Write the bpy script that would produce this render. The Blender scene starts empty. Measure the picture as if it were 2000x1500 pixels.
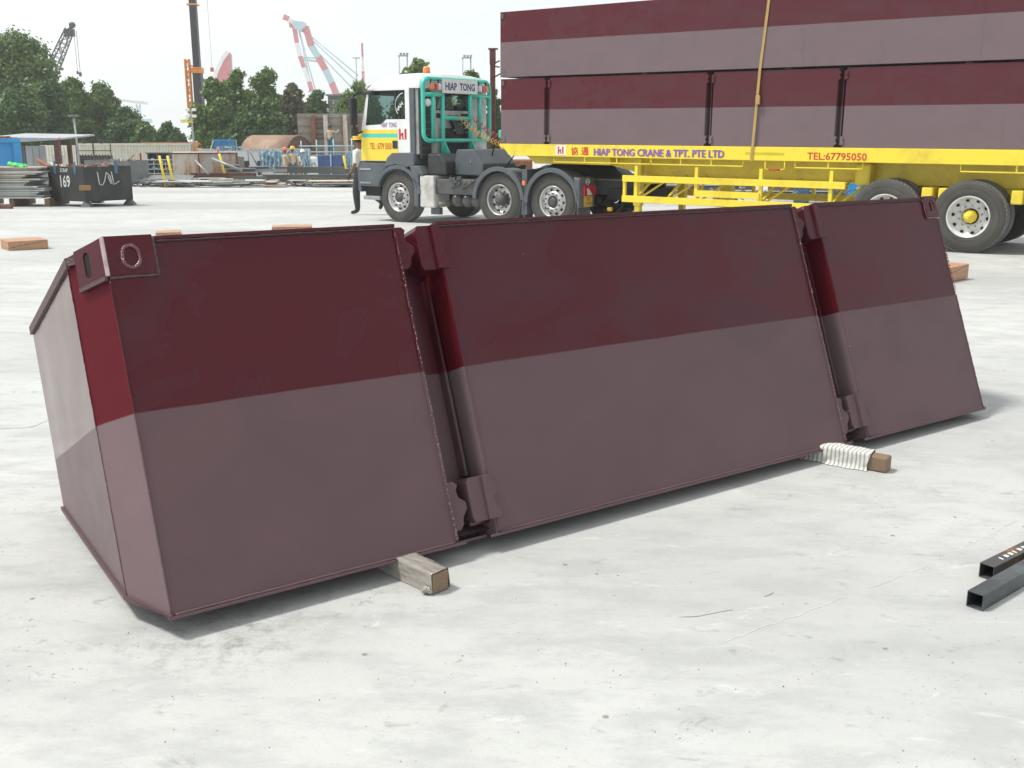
import bpy, bmesh, math, random
import numpy as np
from mathutils import Vector, Matrix, noise
rnd = random.Random(7)
R = math.radians
scene = bpy.context.scene
col = scene.collection

# ------------------------------------------------------------------ camera, sky, sun, exposure
FPX = 2025.0
PITCH = math.atan((750 - 262) / FPX)
CAMH = 1.6
cd = bpy.data.cameras.new('camera')
cd.lens = 36 * FPX / 2000
cd.sensor_width = 36
cd.clip_end = 5000
cd.clip_start = 0.05
cam = bpy.data.objects.new('camera', cd)
cam.location = (0, 0, CAMH)
cam.rotation_euler = (math.pi / 2 - PITCH, 0, 0)
col.objects.link(cam)
scene.camera = cam

SUN_AZ = Vector((-1.0, -0.04, 0)).normalized()
SUN_EL = R(61)
world = bpy.data.worlds.new('World')
scene.world = world
world.use_nodes = True
wn, wl = world.node_tree.nodes, world.node_tree.links
wn.clear()
wo = wn.new('ShaderNodeOutputWorld')
bg = wn.new('ShaderNodeBackground')
sky = wn.new('ShaderNodeTexSky')
sky.sky_type = 'NISHITA'
sky.sun_disc = False
sky.sun_elevation = SUN_EL
sky.sun_rotation = math.atan2(SUN_AZ.x, SUN_AZ.y)
sky.air_density = 1.0
sky.dust_density = 2.0
bg.inputs['Strength'].default_value = 0.125
tcw = wn.new('ShaderNodeTexCoord')
mpw = wn.new('ShaderNodeMapping')
mpw.inputs['Scale'].default_value = (1.0, 1.0, 2.6)
cl = wn.new('ShaderNodeTexNoise')
cl.inputs['Scale'].default_value = 2.3
cl.inputs['Detail'].default_value = 7
cl.inputs['Roughness'].default_value = 0.55
cr = wn.new('ShaderNodeValToRGB')
cr.color_ramp.elements[0].position = 0.36
cr.color_ramp.elements[0].color = (0.80, 0.80, 0.80, 1)
cr.color_ramp.elements[1].position = 0.56
cr.color_ramp.elements[1].color = (0.97, 0.97, 0.97, 1)
mxw = wn.new('ShaderNodeMix')
mxw.data_type = 'RGBA'
mxw.inputs[7].default_value = (7.75, 8.15, 8.25, 1)
wl.new(tcw.outputs['Generated'], mpw.inputs['Vector'])
wl.new(mpw.outputs['Vector'], cl.inputs['Vector'])
wl.new(cl.outputs['Fac'], cr.inputs['Fac'])
wl.new(cr.outputs['Color'], mxw.inputs[0])
wl.new(sky.outputs['Color'], mxw.inputs[6])
wl.new(mxw.outputs[2], bg.inputs['Color'])
wl.new(bg.outputs['Background'], wo.inputs['Surface'])

sd = bpy.data.lights.new('sun', 'SUN')
sd.energy = 3.7
sd.angle = R(9)
sd.color = (1.0, 0.965, 0.91)
sun = bpy.data.objects.new('sun', sd)
sdir = Vector((SUN_AZ.x * math.cos(SUN_EL), SUN_AZ.y * math.cos(SUN_EL), math.sin(SUN_EL)))
sun.rotation_euler = sdir.to_track_quat('Z', 'Y').to_euler()
sun.location = (0, 0, 40)
col.objects.link(sun)

vs = scene.view_settings
vs.view_transform = 'Standard'
vs.look = 'None'
vs.exposure = 0.0
vs.gamma = 1.0
vs.use_curve_mapping = False
scene.cycles.max_bounces = 8
scene.cycles.volume_bounces = 1
scene.cycles.use_denoising = True

# ------------------------------------------------------------------ placing helpers (metres)
GP = [(0, 0), (9, 0), (46, -.57), (75, -1.6), (400, -1.8), (3000, -1.8)]
def gz(Y):
    if Y <= 0: return 0.0
    for (a, za), (b, zb) in zip(GP, GP[1:]):
        if Y <= b: return za + (zb - za) * (Y - a) / (b - a)
    return GP[-1][1]
cP, sP = math.cos(PITCH), math.sin(PITCH)
def ray(px, py):
    a, b = (px - 1000) / FPX, (750 - py) / FPX
    return Vector((a, cP + b * sP, -sP + b * cP))
def at(px, py, Y):
    d = ray(px, py)
    return d * (Y / d.y) + Vector((0, 0, CAMH))
def gp(px, py):
    d = ray(px, py)
    t = 10
    for _ in range(80): t = (gz(t * d.y) - CAMH) / d.z
    return d * t + Vector((0, 0, CAMH))

# ------------------------------------------------------------------ materials
MATS = {}
def _new(name):
    m = bpy.data.materials.new(name)
    m.use_nodes = True
    return m, m.node_tree.nodes, m.node_tree.links, m.node_tree.nodes['Principled BSDF']
def mat(name, c, rough=0.6, metal=0.0, c2=None, scale=3.0, lo=0.45, hi=0.65, bump=0.0, bscale=60, coat=0.0, stretch=(1, 1, 1), fine=0.06, spec=0.5):
    """paint / steel / cloth: base colour, optional second colour in worn patches, fine mottling, small bump"""
    if name in MATS: return MATS[name]
    m, n, l, b = _new(name)
    tc = n.new('ShaderNodeTexCoord')
    mp = n.new('ShaderNodeMapping')
    mp.inputs['Scale'].default_value = stretch
    l.new(tc.outputs['Object'], mp.inputs['Vector'])
    nz = n.new('ShaderNodeTexNoise')
    nz.inputs['Scale'].default_value = scale
    nz.inputs['Detail'].default_value = 8
    nz.inputs['Roughness'].default_value = 0.65
    l.new(mp.outputs['Vector'], nz.inputs['Vector'])
    rp = n.new('ShaderNodeValToRGB')
    rp.color_ramp.elements[0].position = lo
    rp.color_ramp.elements[1].position = hi
    l.new(nz.outputs['Fac'], rp.inputs['Fac'])
    mx = n.new('ShaderNodeMix'); mx.data_type = 'RGBA'
    mx.inputs[6].default_value = (*c, 1)
    c2 = c2 or tuple(v * 0.82 for v in c)
    mx.inputs[7].default_value = (*c2, 1)
    l.new(rp.outputs['Color'], mx.inputs[0])
    n2 = n.new('ShaderNodeTexNoise')
    n2.inputs['Scale'].default_value = scale * 14
    n2.inputs['Detail'].default_value = 4
    l.new(mp.outputs['Vector'], n2.inputs['Vector'])
    hs = n.new('ShaderNodeHueSaturation')
    mr = n.new('ShaderNodeMapRange')
    mr.inputs['To Min'].default_value = 1 - fine * 2
    mr.inputs['To Max'].default_value = 1 + fine * 2
    l.new(n2.outputs['Fac'], mr.inputs['Value'])
    l.new(mr.outputs['Result'], hs.inputs['Value'])
    l.new(mx.outputs[2], hs.inputs['Color'])
    l.new(hs.outputs['Color'], b.inputs['Base Color'])
    mr2 = n.new('ShaderNodeMapRange')
    mr2.inputs['To Min'].default_value = max(0.04, rough - 0.1)
    mr2.inputs['To Max'].default_value = min(1, rough + 0.1)
    l.new(nz.outputs['Fac'], mr2.inputs['Value'])
    l.new(mr2.outputs['Result'], b.inputs['Roughness'])
    b.inputs['Metallic'].default_value = metal
    b.inputs['Specular IOR Level'].default_value = spec
    b.inputs['Coat Weight'].default_value = coat
    b.inputs['Coat Roughness'].default_value = 0.12
    if bump:
        n3 = n.new('ShaderNodeTexNoise')
        n3.inputs['Scale'].default_value = bscale
        n3.inputs['Detail'].default_value = 5
        l.new(mp.outputs['Vector'], n3.inputs['Vector'])
        bp = n.new('ShaderNodeBump')
        bp.inputs['Strength'].default_value = bump
        bp.inputs['Distance'].default_value = 0.02
        l.new(n3.outputs['Fac'], bp.inputs['Height'])
        l.new(bp.outputs['Normal'], b.inputs['Normal'])
    MATS[name] = m
    return m

def pontoon_mat(name, zsplit, red=(0.072, 0.0080, 0.013), mauve=(0.136, 0.077, 0.086), haze=0.0, scuff=1.0, spec=.22, gloss=.25):
    """two-coat paint: glossy dark red above a sprayed line, matt mauve primer below, mauve overspray in the red"""
    m, n, l, b = _new(name)
    tc = n.new('ShaderNodeTexCoord')
    sp = n.new('ShaderNodeSeparateXYZ')
    l.new(tc.outputs['Object'], sp.inputs[0])
    w = n.new('ShaderNodeTexNoise'); w.inputs['Scale'].default_value = 2.5; w.inputs['Detail'].default_value = 6
    l.new(tc.outputs['Object'], w.inputs['Vector'])
    ma = n.new('ShaderNodeMath'); ma.operation = 'MULTIPLY_ADD'
    l.new(w.outputs['Fac'], ma.inputs[0]); ma.inputs[1].default_value = 0.012
    l.new(sp.outputs['Z'], ma.inputs[2])
    st = n.new('ShaderNodeMapRange')
    st.inputs['From Min'].default_value = zsplit + 0.003
    st.inputs['From Max'].default_value = zsplit + 0.008
    l.new(ma.outputs[0], st.inputs['Value'])
    # overspray in the red coat: grows to the right end of the hull and in soft blotches
    mp = n.new('ShaderNodeMapping'); mp.inputs['Scale'].default_value = (1.1, 1, 1.6); mp.inputs['Rotation'].default_value = (0, 0.5, 0)
    l.new(tc.outputs['Object'], mp.inputs['Vector'])
    n1 = n.new('ShaderNodeTexNoise'); n1.inputs['Scale'].default_value = 1.9; n1.inputs['Detail'].default_value = 5; n1.inputs['Roughness'].default_value = 0.5; n1.inputs['Distortion'].default_value = 1.3
    l.new(mp.outputs['Vector'], n1.inputs['Vector'])
    r1 = n.new('ShaderNodeMapRange'); r1.inputs['From Min'].default_value = 0.45; r1.inputs['From Max'].default_value = 0.68
    r1.inputs['To Min'].default_value = 0.0; r1.inputs['To Max'].default_value = 0.5 * scuff
    l.new(n1.outputs['Fac'], r1.inputs['Value'])
    gx = n.new('ShaderNodeMapRange'); gx.inputs['From Min'].default_value = 0.0; gx.inputs['From Max'].default_value = 5.0
    gx.inputs['To Min'].default_value = -0.05; gx.inputs['To Max'].default_value = 0.32 * scuff
    l.new(sp.outputs['X'], gx.inputs['Value'])
    ad = n.new('ShaderNodeMath'); ad.operation = 'ADD'
    l.new(r1.outputs['Result'], ad.inputs[0]); l.new(gx.outputs['Result'], ad.inputs[1])
    redmix = n.new('ShaderNodeMix'); redmix.data_type = 'RGBA'
    redmix.inputs[6].default_value = (*red, 1)
    redmix.inputs[7].default_value = (red[0] * .86, red[1] * 3.0, red[2] * 2.5, 1)
    l.new(ad.outputs[0], redmix.inputs[0])
    mv = n.new('ShaderNodeMix'); mv.data_type = 'RGBA'
    mv.inputs[6].default_value = (*mauve, 1)
    mv.inputs[7].default_value = (mauve[0] * .74, mauve[1] * .86, mauve[2] * .82, 1)
    l.new(n1.outputs['Fac'], mv.inputs[0])
    mx = n.new('ShaderNodeMix'); mx.data_type = 'RGBA'
    l.new(st.outputs['Result'], mx.inputs[0]); l.new(mv.outputs[2], mx.inputs[6]); l.new(redmix.outputs[2], mx.inputs[7])
    # small chips and dust
    nv = n.new('ShaderNodeTexNoise'); nv.inputs['Scale'].default_value = 170; nv.inputs['Detail'].default_value = 3
    l.new(tc.outputs['Object'], nv.inputs['Vector'])
    hv = n.new('ShaderNodeMapRange'); hv.inputs['To Min'].default_value = .88; hv.inputs['To Max'].default_value = 1.12
    l.new(nv.outputs['Fac'], hv.inputs['Value'])
    hs = n.new('ShaderNodeHueSaturation'); l.new(hv.outputs['Result'], hs.inputs['Value']); l.new(mx.outputs[2], hs.inputs['Color'])
    vo = n.new('ShaderNodeTexVoronoi'); vo.inputs['Scale'].default_value = 5.5; vo.feature = 'F1'
    l.new(tc.outputs['Object'], vo.inputs['Vector'])
    ch = n.new('ShaderNodeMapRange'); ch.inputs['From Min'].default_value = .022; ch.inputs['From Max'].default_value = .016
    l.new(vo.outputs['Distance'], ch.inputs['Value'])
    cx = n.new('ShaderNodeMix'); cx.data_type = 'RGBA'; cx.inputs[7].default_value = (.45, .40, .40, 1)
    l.new(ch.outputs['Result'], cx.inputs[0]); l.new(hs.outputs['Color'], cx.inputs[6])
    l.new(cx.outputs[2], b.inputs['Base Color'])
    # gloss: red shiny, mauve semi matt
    ro = n.new('ShaderNodeMix'); ro.data_type = 'FLOAT'
    l.new(st.outputs['Result'], ro.inputs[0]); ro.inputs[2].default_value = .46; ro.inputs[3].default_value = gloss
    rr = n.new('ShaderNodeMath'); rr.operation = 'MULTIPLY_ADD'
    l.new(ad.outputs[0], rr.inputs[0]); rr.inputs[1].default_value = .28; l.new(ro.outputs[0], rr.inputs[2])
    l.new(rr.outputs[0], b.inputs['Roughness'])
    b.inputs['Specular IOR Level'].default_value = spec
    nb = n.new('ShaderNodeTexNoise'); nb.inputs['Scale'].default_value = 95; nb.inputs['Detail'].default_value = 4
    l.new(tc.outputs['Object'], nb.inputs['Vector'])
    bp = n.new('ShaderNodeBump'); bp.inputs['Strength'].default_value = .05; bp.inputs['Distance'].default_value = .01
    l.new(nb.outputs['Fac'], bp.inputs['Height'])
    nb2 = n.new('ShaderNodeTexNoise'); nb2.inputs['Scale'].default_value = 1.6; nb2.inputs['Detail'].default_value = 2
    l.new(tc.outputs['Object'], nb2.inputs['Vector'])
    bp2 = n.new('ShaderNodeBump'); bp2.inputs['Strength'].default_value = .6; bp2.inputs['Distance'].default_value = .02
    l.new(nb2.outputs['Fac'], bp2.inputs['Height']); l.new(bp.outputs['Normal'], bp2.inputs['Normal'])
    l.new(bp2.outputs['Normal'], b.inputs['Normal'])
    return m

def concrete_mat():
    m, n, l, b = _new('concrete_yard')
    tc = n.new('ShaderNodeTexCoord')
    def nz(scale, detail=8, rough=.6, st=(1, 1, 1), rot=0, dist=0):
        mp = n.new('ShaderNodeMapping'); mp.inputs['Scale'].default_value = st; mp.inputs['Rotation'].default_value = (0, 0, rot)
        l.new(tc.outputs['Object'], mp.inputs['Vector'])
        x = n.new('ShaderNodeTexNoise'); x.inputs['Scale'].default_value = scale; x.inputs['Detail'].default_value = detail
        x.inputs['Roughness'].default_value = rough; x.inputs['Distortion'].default_value = dist
        l.new(mp.outputs['Vector'], x.inputs['Vector']); return x.outputs['Fac']
    def ramp(v, a, b_, c0=0, c1=1):
        r = n.new('ShaderNodeMapRange'); r.inputs['From Min'].default_value = a; r.inputs['From Max'].default_value = b_
        r.inputs['To Min'].default_value = c0; r.inputs['To Max'].default_value = c1
        l.new(v, r.inputs['Value']); return r.outputs['Result']
    def mix(fac, c0, c1):
        x = n.new('ShaderNodeMix'); x.data_type = 'RGBA'
        l.new(fac, x.inputs[0])
        for i, c in ((6, c0), (7, c1)):
            if isinstance(c, tuple): x.inputs[i].default_value = (*c, 1)
            else: l.new(c, x.inputs[i])
        return x.outputs[2]
    def mul(a, b_):
        x = n.new('ShaderNodeMath'); x.operation = 'MULTIPLY'; l.new(a, x.inputs[0])
        if isinstance(b_, float): x.inputs[1].default_value = b_
        else: l.new(b_, x.inputs[1])
        return x.outputs[0]
    c = mix(ramp(nz(.55, 6), .35, .65), (.465, .468, .45), (.545, .55, .532))
    c = mix(ramp(nz(2.4, 10, .7, (1, 2.2, 1), .5), .46, .60, 0, .6), c, (.37, .375, .365))          # trowel smears
    c = mix(ramp(nz(.16, 5, .6, (.35, 1.5, 1)), .46, .62, 0, .6), c, (.335, .34, .335))                 # wide worn bands further out
    c = mix(ramp(nz(7, 10, .75, (1, 1.8, 1), .9, .6), .585, .68, 0, .7), c, (.27, .275, .26))        # small grey stains
    c = mix(ramp(nz(3.2, 9, .75, (1, 2.6, 1), -.5, .8), .595, .68, 0, .5), c, (.64, .645, .635))          # chalky scuffs
    region = ramp(nz(.8, 3), .50, .62)
    spots = ramp(nz(42, 3, .6), .655, .70, 0, .85)
    c = mix(mul(spots, region), c, (.13, .105, .085))                                      # grit and rust specks
    vo = n.new('ShaderNodeTexVoronoi'); vo.inputs['Scale'].default_value = 4.2; l.new(tc.outputs['Object'], vo.inputs['Vector'])
    c = mix(ramp(vo.outputs['Distance'], .055, .03, 0, .75), c, (.16, .14, .12))
    c = mix(ramp(nz(150, 2), .3, .7, 0, .14), c, (.25, .25, .24))
    # hairline cracks
    wv = n.new('ShaderNodeTexVoronoi'); wv.feature = 'DISTANCE_TO_EDGE'; wv.inputs['Scale'].default_value = .33
    wmp = n.new('ShaderNodeMapping'); l.new(tc.outputs['Object'], wmp.inputs['Vector'])
    add = n.new('ShaderNodeVectorMath'); add.operation = 'ADD'
    nn = n.new('ShaderNodeTexNoise'); nn.inputs['Scale'].default_value = 1.7; nn.inputs['Detail'].default_value = 6; l.new(tc.outputs['Object'], nn.inputs['Vector'])
    l.new(wmp.outputs['Vector'], add.inputs[0]); l.new(nn.outputs['Color'], add.inputs[1]); l.new(add.outputs[0], wv.inputs['Vector'])
    crk = ramp(wv.outputs['Distance'], .0055, .0015, 0, 1)
    c = mix(mul(crk, ramp(nz(.9, 4), .54, .66, 0, .38)), c, (.30, .29, .27))
    # grimy patches where things stood and dripped (own shapes, fixed to the slab)
    for (X, Yc, rad, a0, a1, col_) in STAINS:
        vd = n.new('ShaderNodeVectorMath'); vd.operation = 'DISTANCE'; l.new(tc.outputs['Object'], vd.inputs[0]); vd.inputs[1].default_value = (X, Yc, 0)
        c = mix(mul(ramp(vd.outputs['Value'], rad, rad * .25, 0, 1), ramp(nz(9 / rad if rad > .5 else 14, 10, .8), a0, a1, 0, .8)), c, col_)
    c = mix(ramp(nz(26, 8, .8, (1, 1.6, 1), .4), .54, .72, 0, .30), c, (.30, .30, .285))
    l.new(c, b.inputs['Base Color'])
    b.inputs['Roughness'].default_value = .82
    bp = n.new('ShaderNodeBump'); bp.inputs['Strength'].default_value = .35; bp.inputs['Distance'].default_value = .006
    l.new(nz(38, 9, .7), bp.inputs['Height']); l.new(bp.outputs['Normal'], b.inputs['Normal'])
    return m

def leaf_mat(name, c1, c2, c3):
    m, n, l, b = _new(name)
    g = n.new('ShaderNodeNewGeometry')
    tc = n.new('ShaderNodeTexCoord')
    nz = n.new('ShaderNodeTexNoise'); nz.inputs['Scale'].default_value = .7; nz.inputs['Detail'].default_value = 3
    l.new(tc.outputs['Object'], nz.inputs['Vector'])
    mx = n.new('ShaderNodeMix'); mx.data_type = 'RGBA'
    mx.inputs[6].default_value = (*c1, 1); mx.inputs[7].default_value = (*c2, 1)
    l.new(nz.outputs['Fac'], mx.inputs[0])
    m2 = n.new('ShaderNodeMix'); m2.data_type = 'RGBA'; m2.inputs[7].default_value = (*c3, 1)
    r = n.new('ShaderNodeMapRange'); r.inputs['From Min'].default_value = .55; r.inputs['To Max'].default_value = .8
    l.new(g.outputs['Random Per Island'], r.inputs['Value']); l.new(r.outputs['Result'], m2.inputs[0]); l.new(mx.outputs[2], m2.inputs[6])
    l.new(m2.outputs[2], b.inputs['Base Color'])
    b.inputs['Roughness'].default_value = .5
    tr = n.new('ShaderNodeBsdfTranslucent'); l.new(m2.outputs[2], tr.inputs['Color'])
    ms = n.new('ShaderNodeMixShader'); ms.inputs[0].default_value = .36
    out = n['Material Output']
    l.new(b.outputs[0], ms.inputs[1]); l.new(tr.outputs[0], ms.inputs[2]); l.new(ms.outputs[0], out.inputs['Surface'])
    return m

def glass_mat(name, tint=(.03, .04, .045)):
    m, n, l, b = _new(name)
    b.inputs['Base Color'].default_value = (*tint, 1)
    b.inputs['Roughness'].default_value = .04
    b.inputs['Specular IOR Level'].default_value = .9
    tr = n.new('ShaderNodeBsdfTransparent'); tr.inputs['Color'].default_value = (.78, .88, .86, 1)
    ms = n.new('ShaderNodeMixShader'); ms.inputs[0].default_value = .84
    l.new(b.outputs[0], ms.inputs[1]); l.new(tr.outputs[0], ms.inputs[2]); l.new(ms.outputs[0], n['Material Output'].inputs['Surface'])
    return m

M = {}
M['white'] = mat('white_paint', (.78, .79, .78), .32, c2=(.66, .66, .63), scale=2, lo=.5, hi=.75, coat=.5, fine=.02)
M['dirty_white'] = mat('dirty_white_paint', (.62, .62, .60), .5, c2=(.42, .41, .37), scale=3)
M['yellow'] = mat('yellow_paint', (.86, .68, .05), .38, c2=(.60, .43, .05), scale=1.8, lo=.52, hi=.74, fine=.05, bump=.04, bscale=20)
M['yellow_cab'] = mat('yellow_cab_paint', (.86, .65, .035), .3, c2=(.82, .60, .03), coat=.5, fine=.02)
M['teal'] = mat('teal_paint', (.055, .60, .46), .33, c2=(.05, .50, .39), fine=.03, coat=.3)
M['grey_plastic'] = mat('grey_plastic', (.085, .10, .112), .55, c2=(.115, .13, .14), scale=2.5, fine=.05, bump=.05)
M['dark_plastic'] = mat('dark_plastic', (.022, .025, .028), .5, c2=(.04, .043, .045), fine=.05)
M['chassis'] = mat('chassis_grey', (.06, .066, .07), .6, c2=(.11, .105, .095), scale=4, fine=.08)
M['black'] = mat('black_matt', (.012, .012, .013), .7)
M['tyre'] = mat('tyre_rubber', (.052, .050, .047), .8, c2=(.098, .092, .08), scale=2.2, lo=.35, hi=.7, bump=.1, bscale=40, fine=.08)
M['tread'] = mat('tyre_tread', (.22, .23, .235), .85, c2=(.15, .155, .155), scale=5, fine=.1)
M['alloy'] = mat('alloy_rim', (.60, .60, .59), .36, .75, c2=(.45, .44, .42), scale=5, fine=.05)
M['rim_white'] = mat('painted_rim', (.68, .69, .69), .4, .1, c2=(.5, .5, .48), scale=5)
M['rim_hole'] = mat('rim_opening', (.01, .01, .01), .9)
M['red_lens'] = mat('red_lens', (.55, .02, .03), .2, coat=1)
M['clear_lens'] = mat('clear_lens', (.7, .7, .72), .15, coat=1)
M['amber'] = mat('amber_lens', (.85, .22, .02), .25, coat=1)
M['red_letter'] = mat('red_lettering', (.60, .035, .03), .5, fine=.02)
M['blue_letter'] = mat('blue_lettering', (.09, .15, .42), .5, fine=.02)
M['shadow_letter'] = mat('pink_lettering', (.62, .13, .22), .5, fine=.02)
M['navy_letter'] = mat('navy_lettering', (.05, .045, .19), .5, fine=.02)
M['purple_letter'] = mat('purple_lettering', (.28, .10, .36), .5, fine=.02)
M['white_letter'] = mat('white_lettering', (.70, .72, .70), .6, fine=.05)
M['plate_yellow'] = mat('number_plate', (.70, .43, .05), .45)
M['rust'] = mat('rusty_steel', (.19, .075, .042), .85, c2=(.33, .14, .07), scale=4, lo=.35, hi=.7, bump=.2, bscale=30, fine=.12)
M['rust_post'] = mat('rust_primer', (.125, .045, .035), .7, c2=(.19, .08, .06), scale=5, fine=.1)
M['rusty_plate'] = mat('rusty_galvanised_plate', (.38, .36, .33), .7, c2=(.36, .15, .06), scale=1.6, lo=.48, hi=.62, stretch=(1.6, 1.6, .55), fine=.12)
M['pale_rusty'] = mat('pale_rusty_plate', (.60, .56, .50), .7, c2=(.50, .25, .10), scale=1.7, lo=.50, hi=.63, stretch=(1.8, 1.8, .5), fine=.12)
M['grey_rust_panel'] = mat('grey_rusty_panel', (.35, .34, .30), .8, c2=(.25, .20, .15), scale=.8, lo=.4, hi=.65, fine=.12, bump=.1, bscale=12)
M['black_steel'] = mat('black_bin_paint', (.026, .027, .028), .6, c2=(.06, .055, .048), scale=2.2, lo=.48, hi=.7, stretch=(1.4, 1.4, .6), fine=.1)
M['grey_steel'] = mat('grey_bin_paint', (.14, .16, .17), .6, c2=(.22, .23, .23), scale=2.5, fine=.1)
M['beam'] = mat('beam_primer', (.125, .13, .118), .65, c2=(.17, .17, .155), scale=1.5, stretch=(.3, 1, 1), fine=.08)
M['galv'] = mat('galvanised_steel', (.36, .38, .39), .5, .3, c2=(.25, .27, .28), scale=3, fine=.1)
M['sheet'] = mat('weathered_sheet', (.50, .52, .50), .6, .1, c2=(.34, .36, .35), scale=2.5, stretch=(.6, 1, 3), fine=.12)
M['sheet_brown'] = mat('brown_weathered_sheet', (.40, .31, .24), .75, c2=(.22, .15, .10), scale=2.5, stretch=(.6, 1, 3), fine=.12)
M['pipe'] = mat('olive_pipe', (.19, .17, .12), .6, c2=(.27, .24, .17), fine=.1)
M['wood'] = mat('weathered_timber', (.22, .15, .095), .75, c2=(.20, .13, .075), scale=6, stretch=(1, 1, 6), bump=.25, bscale=40, fine=.12)
M['orange_wood'] = mat('orange_plywood', (.46, .25, .145), .6, c2=(.38, .20, .11), scale=5, stretch=(.5, .5, 6), fine=.08)
M['pale_wood'] = mat('pale_board', (.60, .47, .33), .7, c2=(.45, .32, .21), scale=3, stretch=(.3, 2, 1), fine=.08)
M['cream'] = mat('cream_container', (.62, .60, .50), .6, c2=(.50, .43, .32), scale=1.6, lo=.5, hi=.75, fine=.05)
M['orange_rust'] = mat('orange_edge_rust', (.45, .2, .08), .8)
M['blue'] = mat('blue_container_paint', (.02, .23, .52), .5, c2=(.03, .30, .58), scale=1.3, fine=.08)
M['blue_machine'] = mat('blue_machine_paint', (.035, .10, .30), .5, c2=(.05, .08, .16), scale=2)
M['tarp'] = mat('blue_tarpaulin', (.20, .34, .42), .55, c2=(.34, .47, .54), scale=2.2, lo=.4, hi=.66, fine=.1, bump=.5, bscale=6)
M['blue_sheet'] = mat('blue_roof_sheet', (.07, .22, .42), .5, c2=(.12, .30, .5), scale=2)
M['white_wall'] = mat('white_site_wall', (.60, .61, .61), .7, c2=(.48, .48, .47), scale=1, fine=.04)
M['roof_grey'] = mat('grey_roof_sheet', (.42, .43, .46), .5, c2=(.32, .33, .36), scale=2)
M['brown_shell'] = mat('brown_steel_shell', (.27, .16, .105), .6, c2=(.36, .25, .17), scale=1.2, fine=.08)
M['bollard'] = mat('yellow_bollard_paint', (.80, .64, .03), .5, c2=(.62, .46, .05), scale=4)
M['red_paint'] = mat('red_paint', (.50, .045, .035), .5)
M['pink_red'] = mat('hazy_red_paint', (.64, .17, .19), .5, fine=.02)  # red paled towards pink: distance haze put into the colour
M['pale_blue'] = mat('pale_blue_paint', (.42, .62, .68), .5, fine=.02)
M['boom'] = mat('boom_charcoal', (.028, .030, .036), .45, c2=(.04, .04, .05))
M['orange'] = mat('orange_paint', (.78, .28, .03), .45)
M['bark'] = mat('bark', (.10, .075, .05), .9, c2=(.15, .12, .09), scale=5, bump=.4)
M['lugblue'] = mat('blue_steel_lug', (.05, .12, .20), .5, c2=(.08, .15, .22))
M['weld'] = mat('glossy_red_weld', (.12, .02, .028), .16, coat=1.0, bump=.6, bscale=140)
M['weld_mauve'] = mat('mauve_weld', (.17, .115, .125), .3, bump=.5, bscale=140)
M['weld_grey'] = mat('greyish_weld_strip', (.105, .062, .060), .55, bump=.6, bscale=120, fine=.1)
M['weld_dark'] = mat('dark_weld_line', (.045, .022, .024), .6, bump=.5, bscale=120)
M['worn_highlight'] = mat('worn_highlight_edge', (.42, .34, .34), .4, c2=(.30, .20, .20), scale=20, fine=.15)  # worn edge with the rounded corner's pale highlight put into its colour
M['dark_hole'] = mat('dark_hollow', (.008, .006, .007), .8)
M['eye'] = mat('ochre_steel_eye', (.27, .16, .06), .6, c2=(.2, .11, .05))
M['skin'] = mat('skin', (.25, .125, .08), .55, fine=.03)
M['shirt_white'] = mat('white_cloth', (.70, .71, .72), .85, c2=(.58, .58, .6), scale=7, fine=.04)
M['beige'] = mat('beige_cloth', (.52, .40, .28), .9, c2=(.42, .31, .21), scale=7, fine=.06)
M['khaki'] = mat('khaki_cloth', (.45, .36, .22), .9, c2=(.35, .27, .17), scale=7)
M['charcoal'] = mat('charcoal_cloth', (.035, .037, .042), .9, c2=(.06, .06, .065), scale=7)
M['denim'] = mat('denim_cloth', (.045, .10, .16), .9, c2=(.07, .14, .21), scale=7)
M['shoe'] = mat('shoe_leather', (.018, .017, .016), .6)
M['helmet_yellow'] = mat('yellow_helmet', (.88, .50, .02), .3, coat=.5)
M['helmet_orange'] = mat('orange_helmet', (.85, .14, .02), .3, coat=.5)
M['helmet_white'] = mat('white_helmet', (.8, .8, .8), .3, coat=.5)
M['helmet_dark'] = mat('dark_blue_mask', (.02, .04, .08), .4)
M['glove'] = mat('grey_glove', (.06, .065, .07), .85)
M['strap'] = mat('webbing_strap', (.46, .30, .10), .8, c2=(.38, .25, .10), scale=20)
M['hose_y'] = mat('yellow_air_hose', (.80, .50, .12), .35)
M['hose_r'] = mat('red_air_hose', (.62, .05, .045), .35)
M['cyl_black'] = mat('gas_bottle_black', (.02, .024, .03), .5)
M['green_net'] = mat('green_sheet', (.08, .60, .14), .6)
M['interior'] = mat('cab_interior', (.05, .055, .055), .9)
M['glass'] = glass_mat('cab_glass')
M['leafA'] = leaf_mat('mid_green_leaves', (.075, .150, .022), (.110, .200, .032), (.17, .25, .06))
M['leafB'] = leaf_mat('dark_green_leaves', (.042, .105, .022), (.066, .145, .028), (.11, .19, .045))
M['leafC'] = leaf_mat('light_green_leaves', (.10, .18, .03), (.14, .22, .04), (.19, .26, .07))
M['leafD'] = leaf_mat('dry_vine_leaves', (.12, .105, .05), (.09, .12, .045), (.17, .14, .085))

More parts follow.
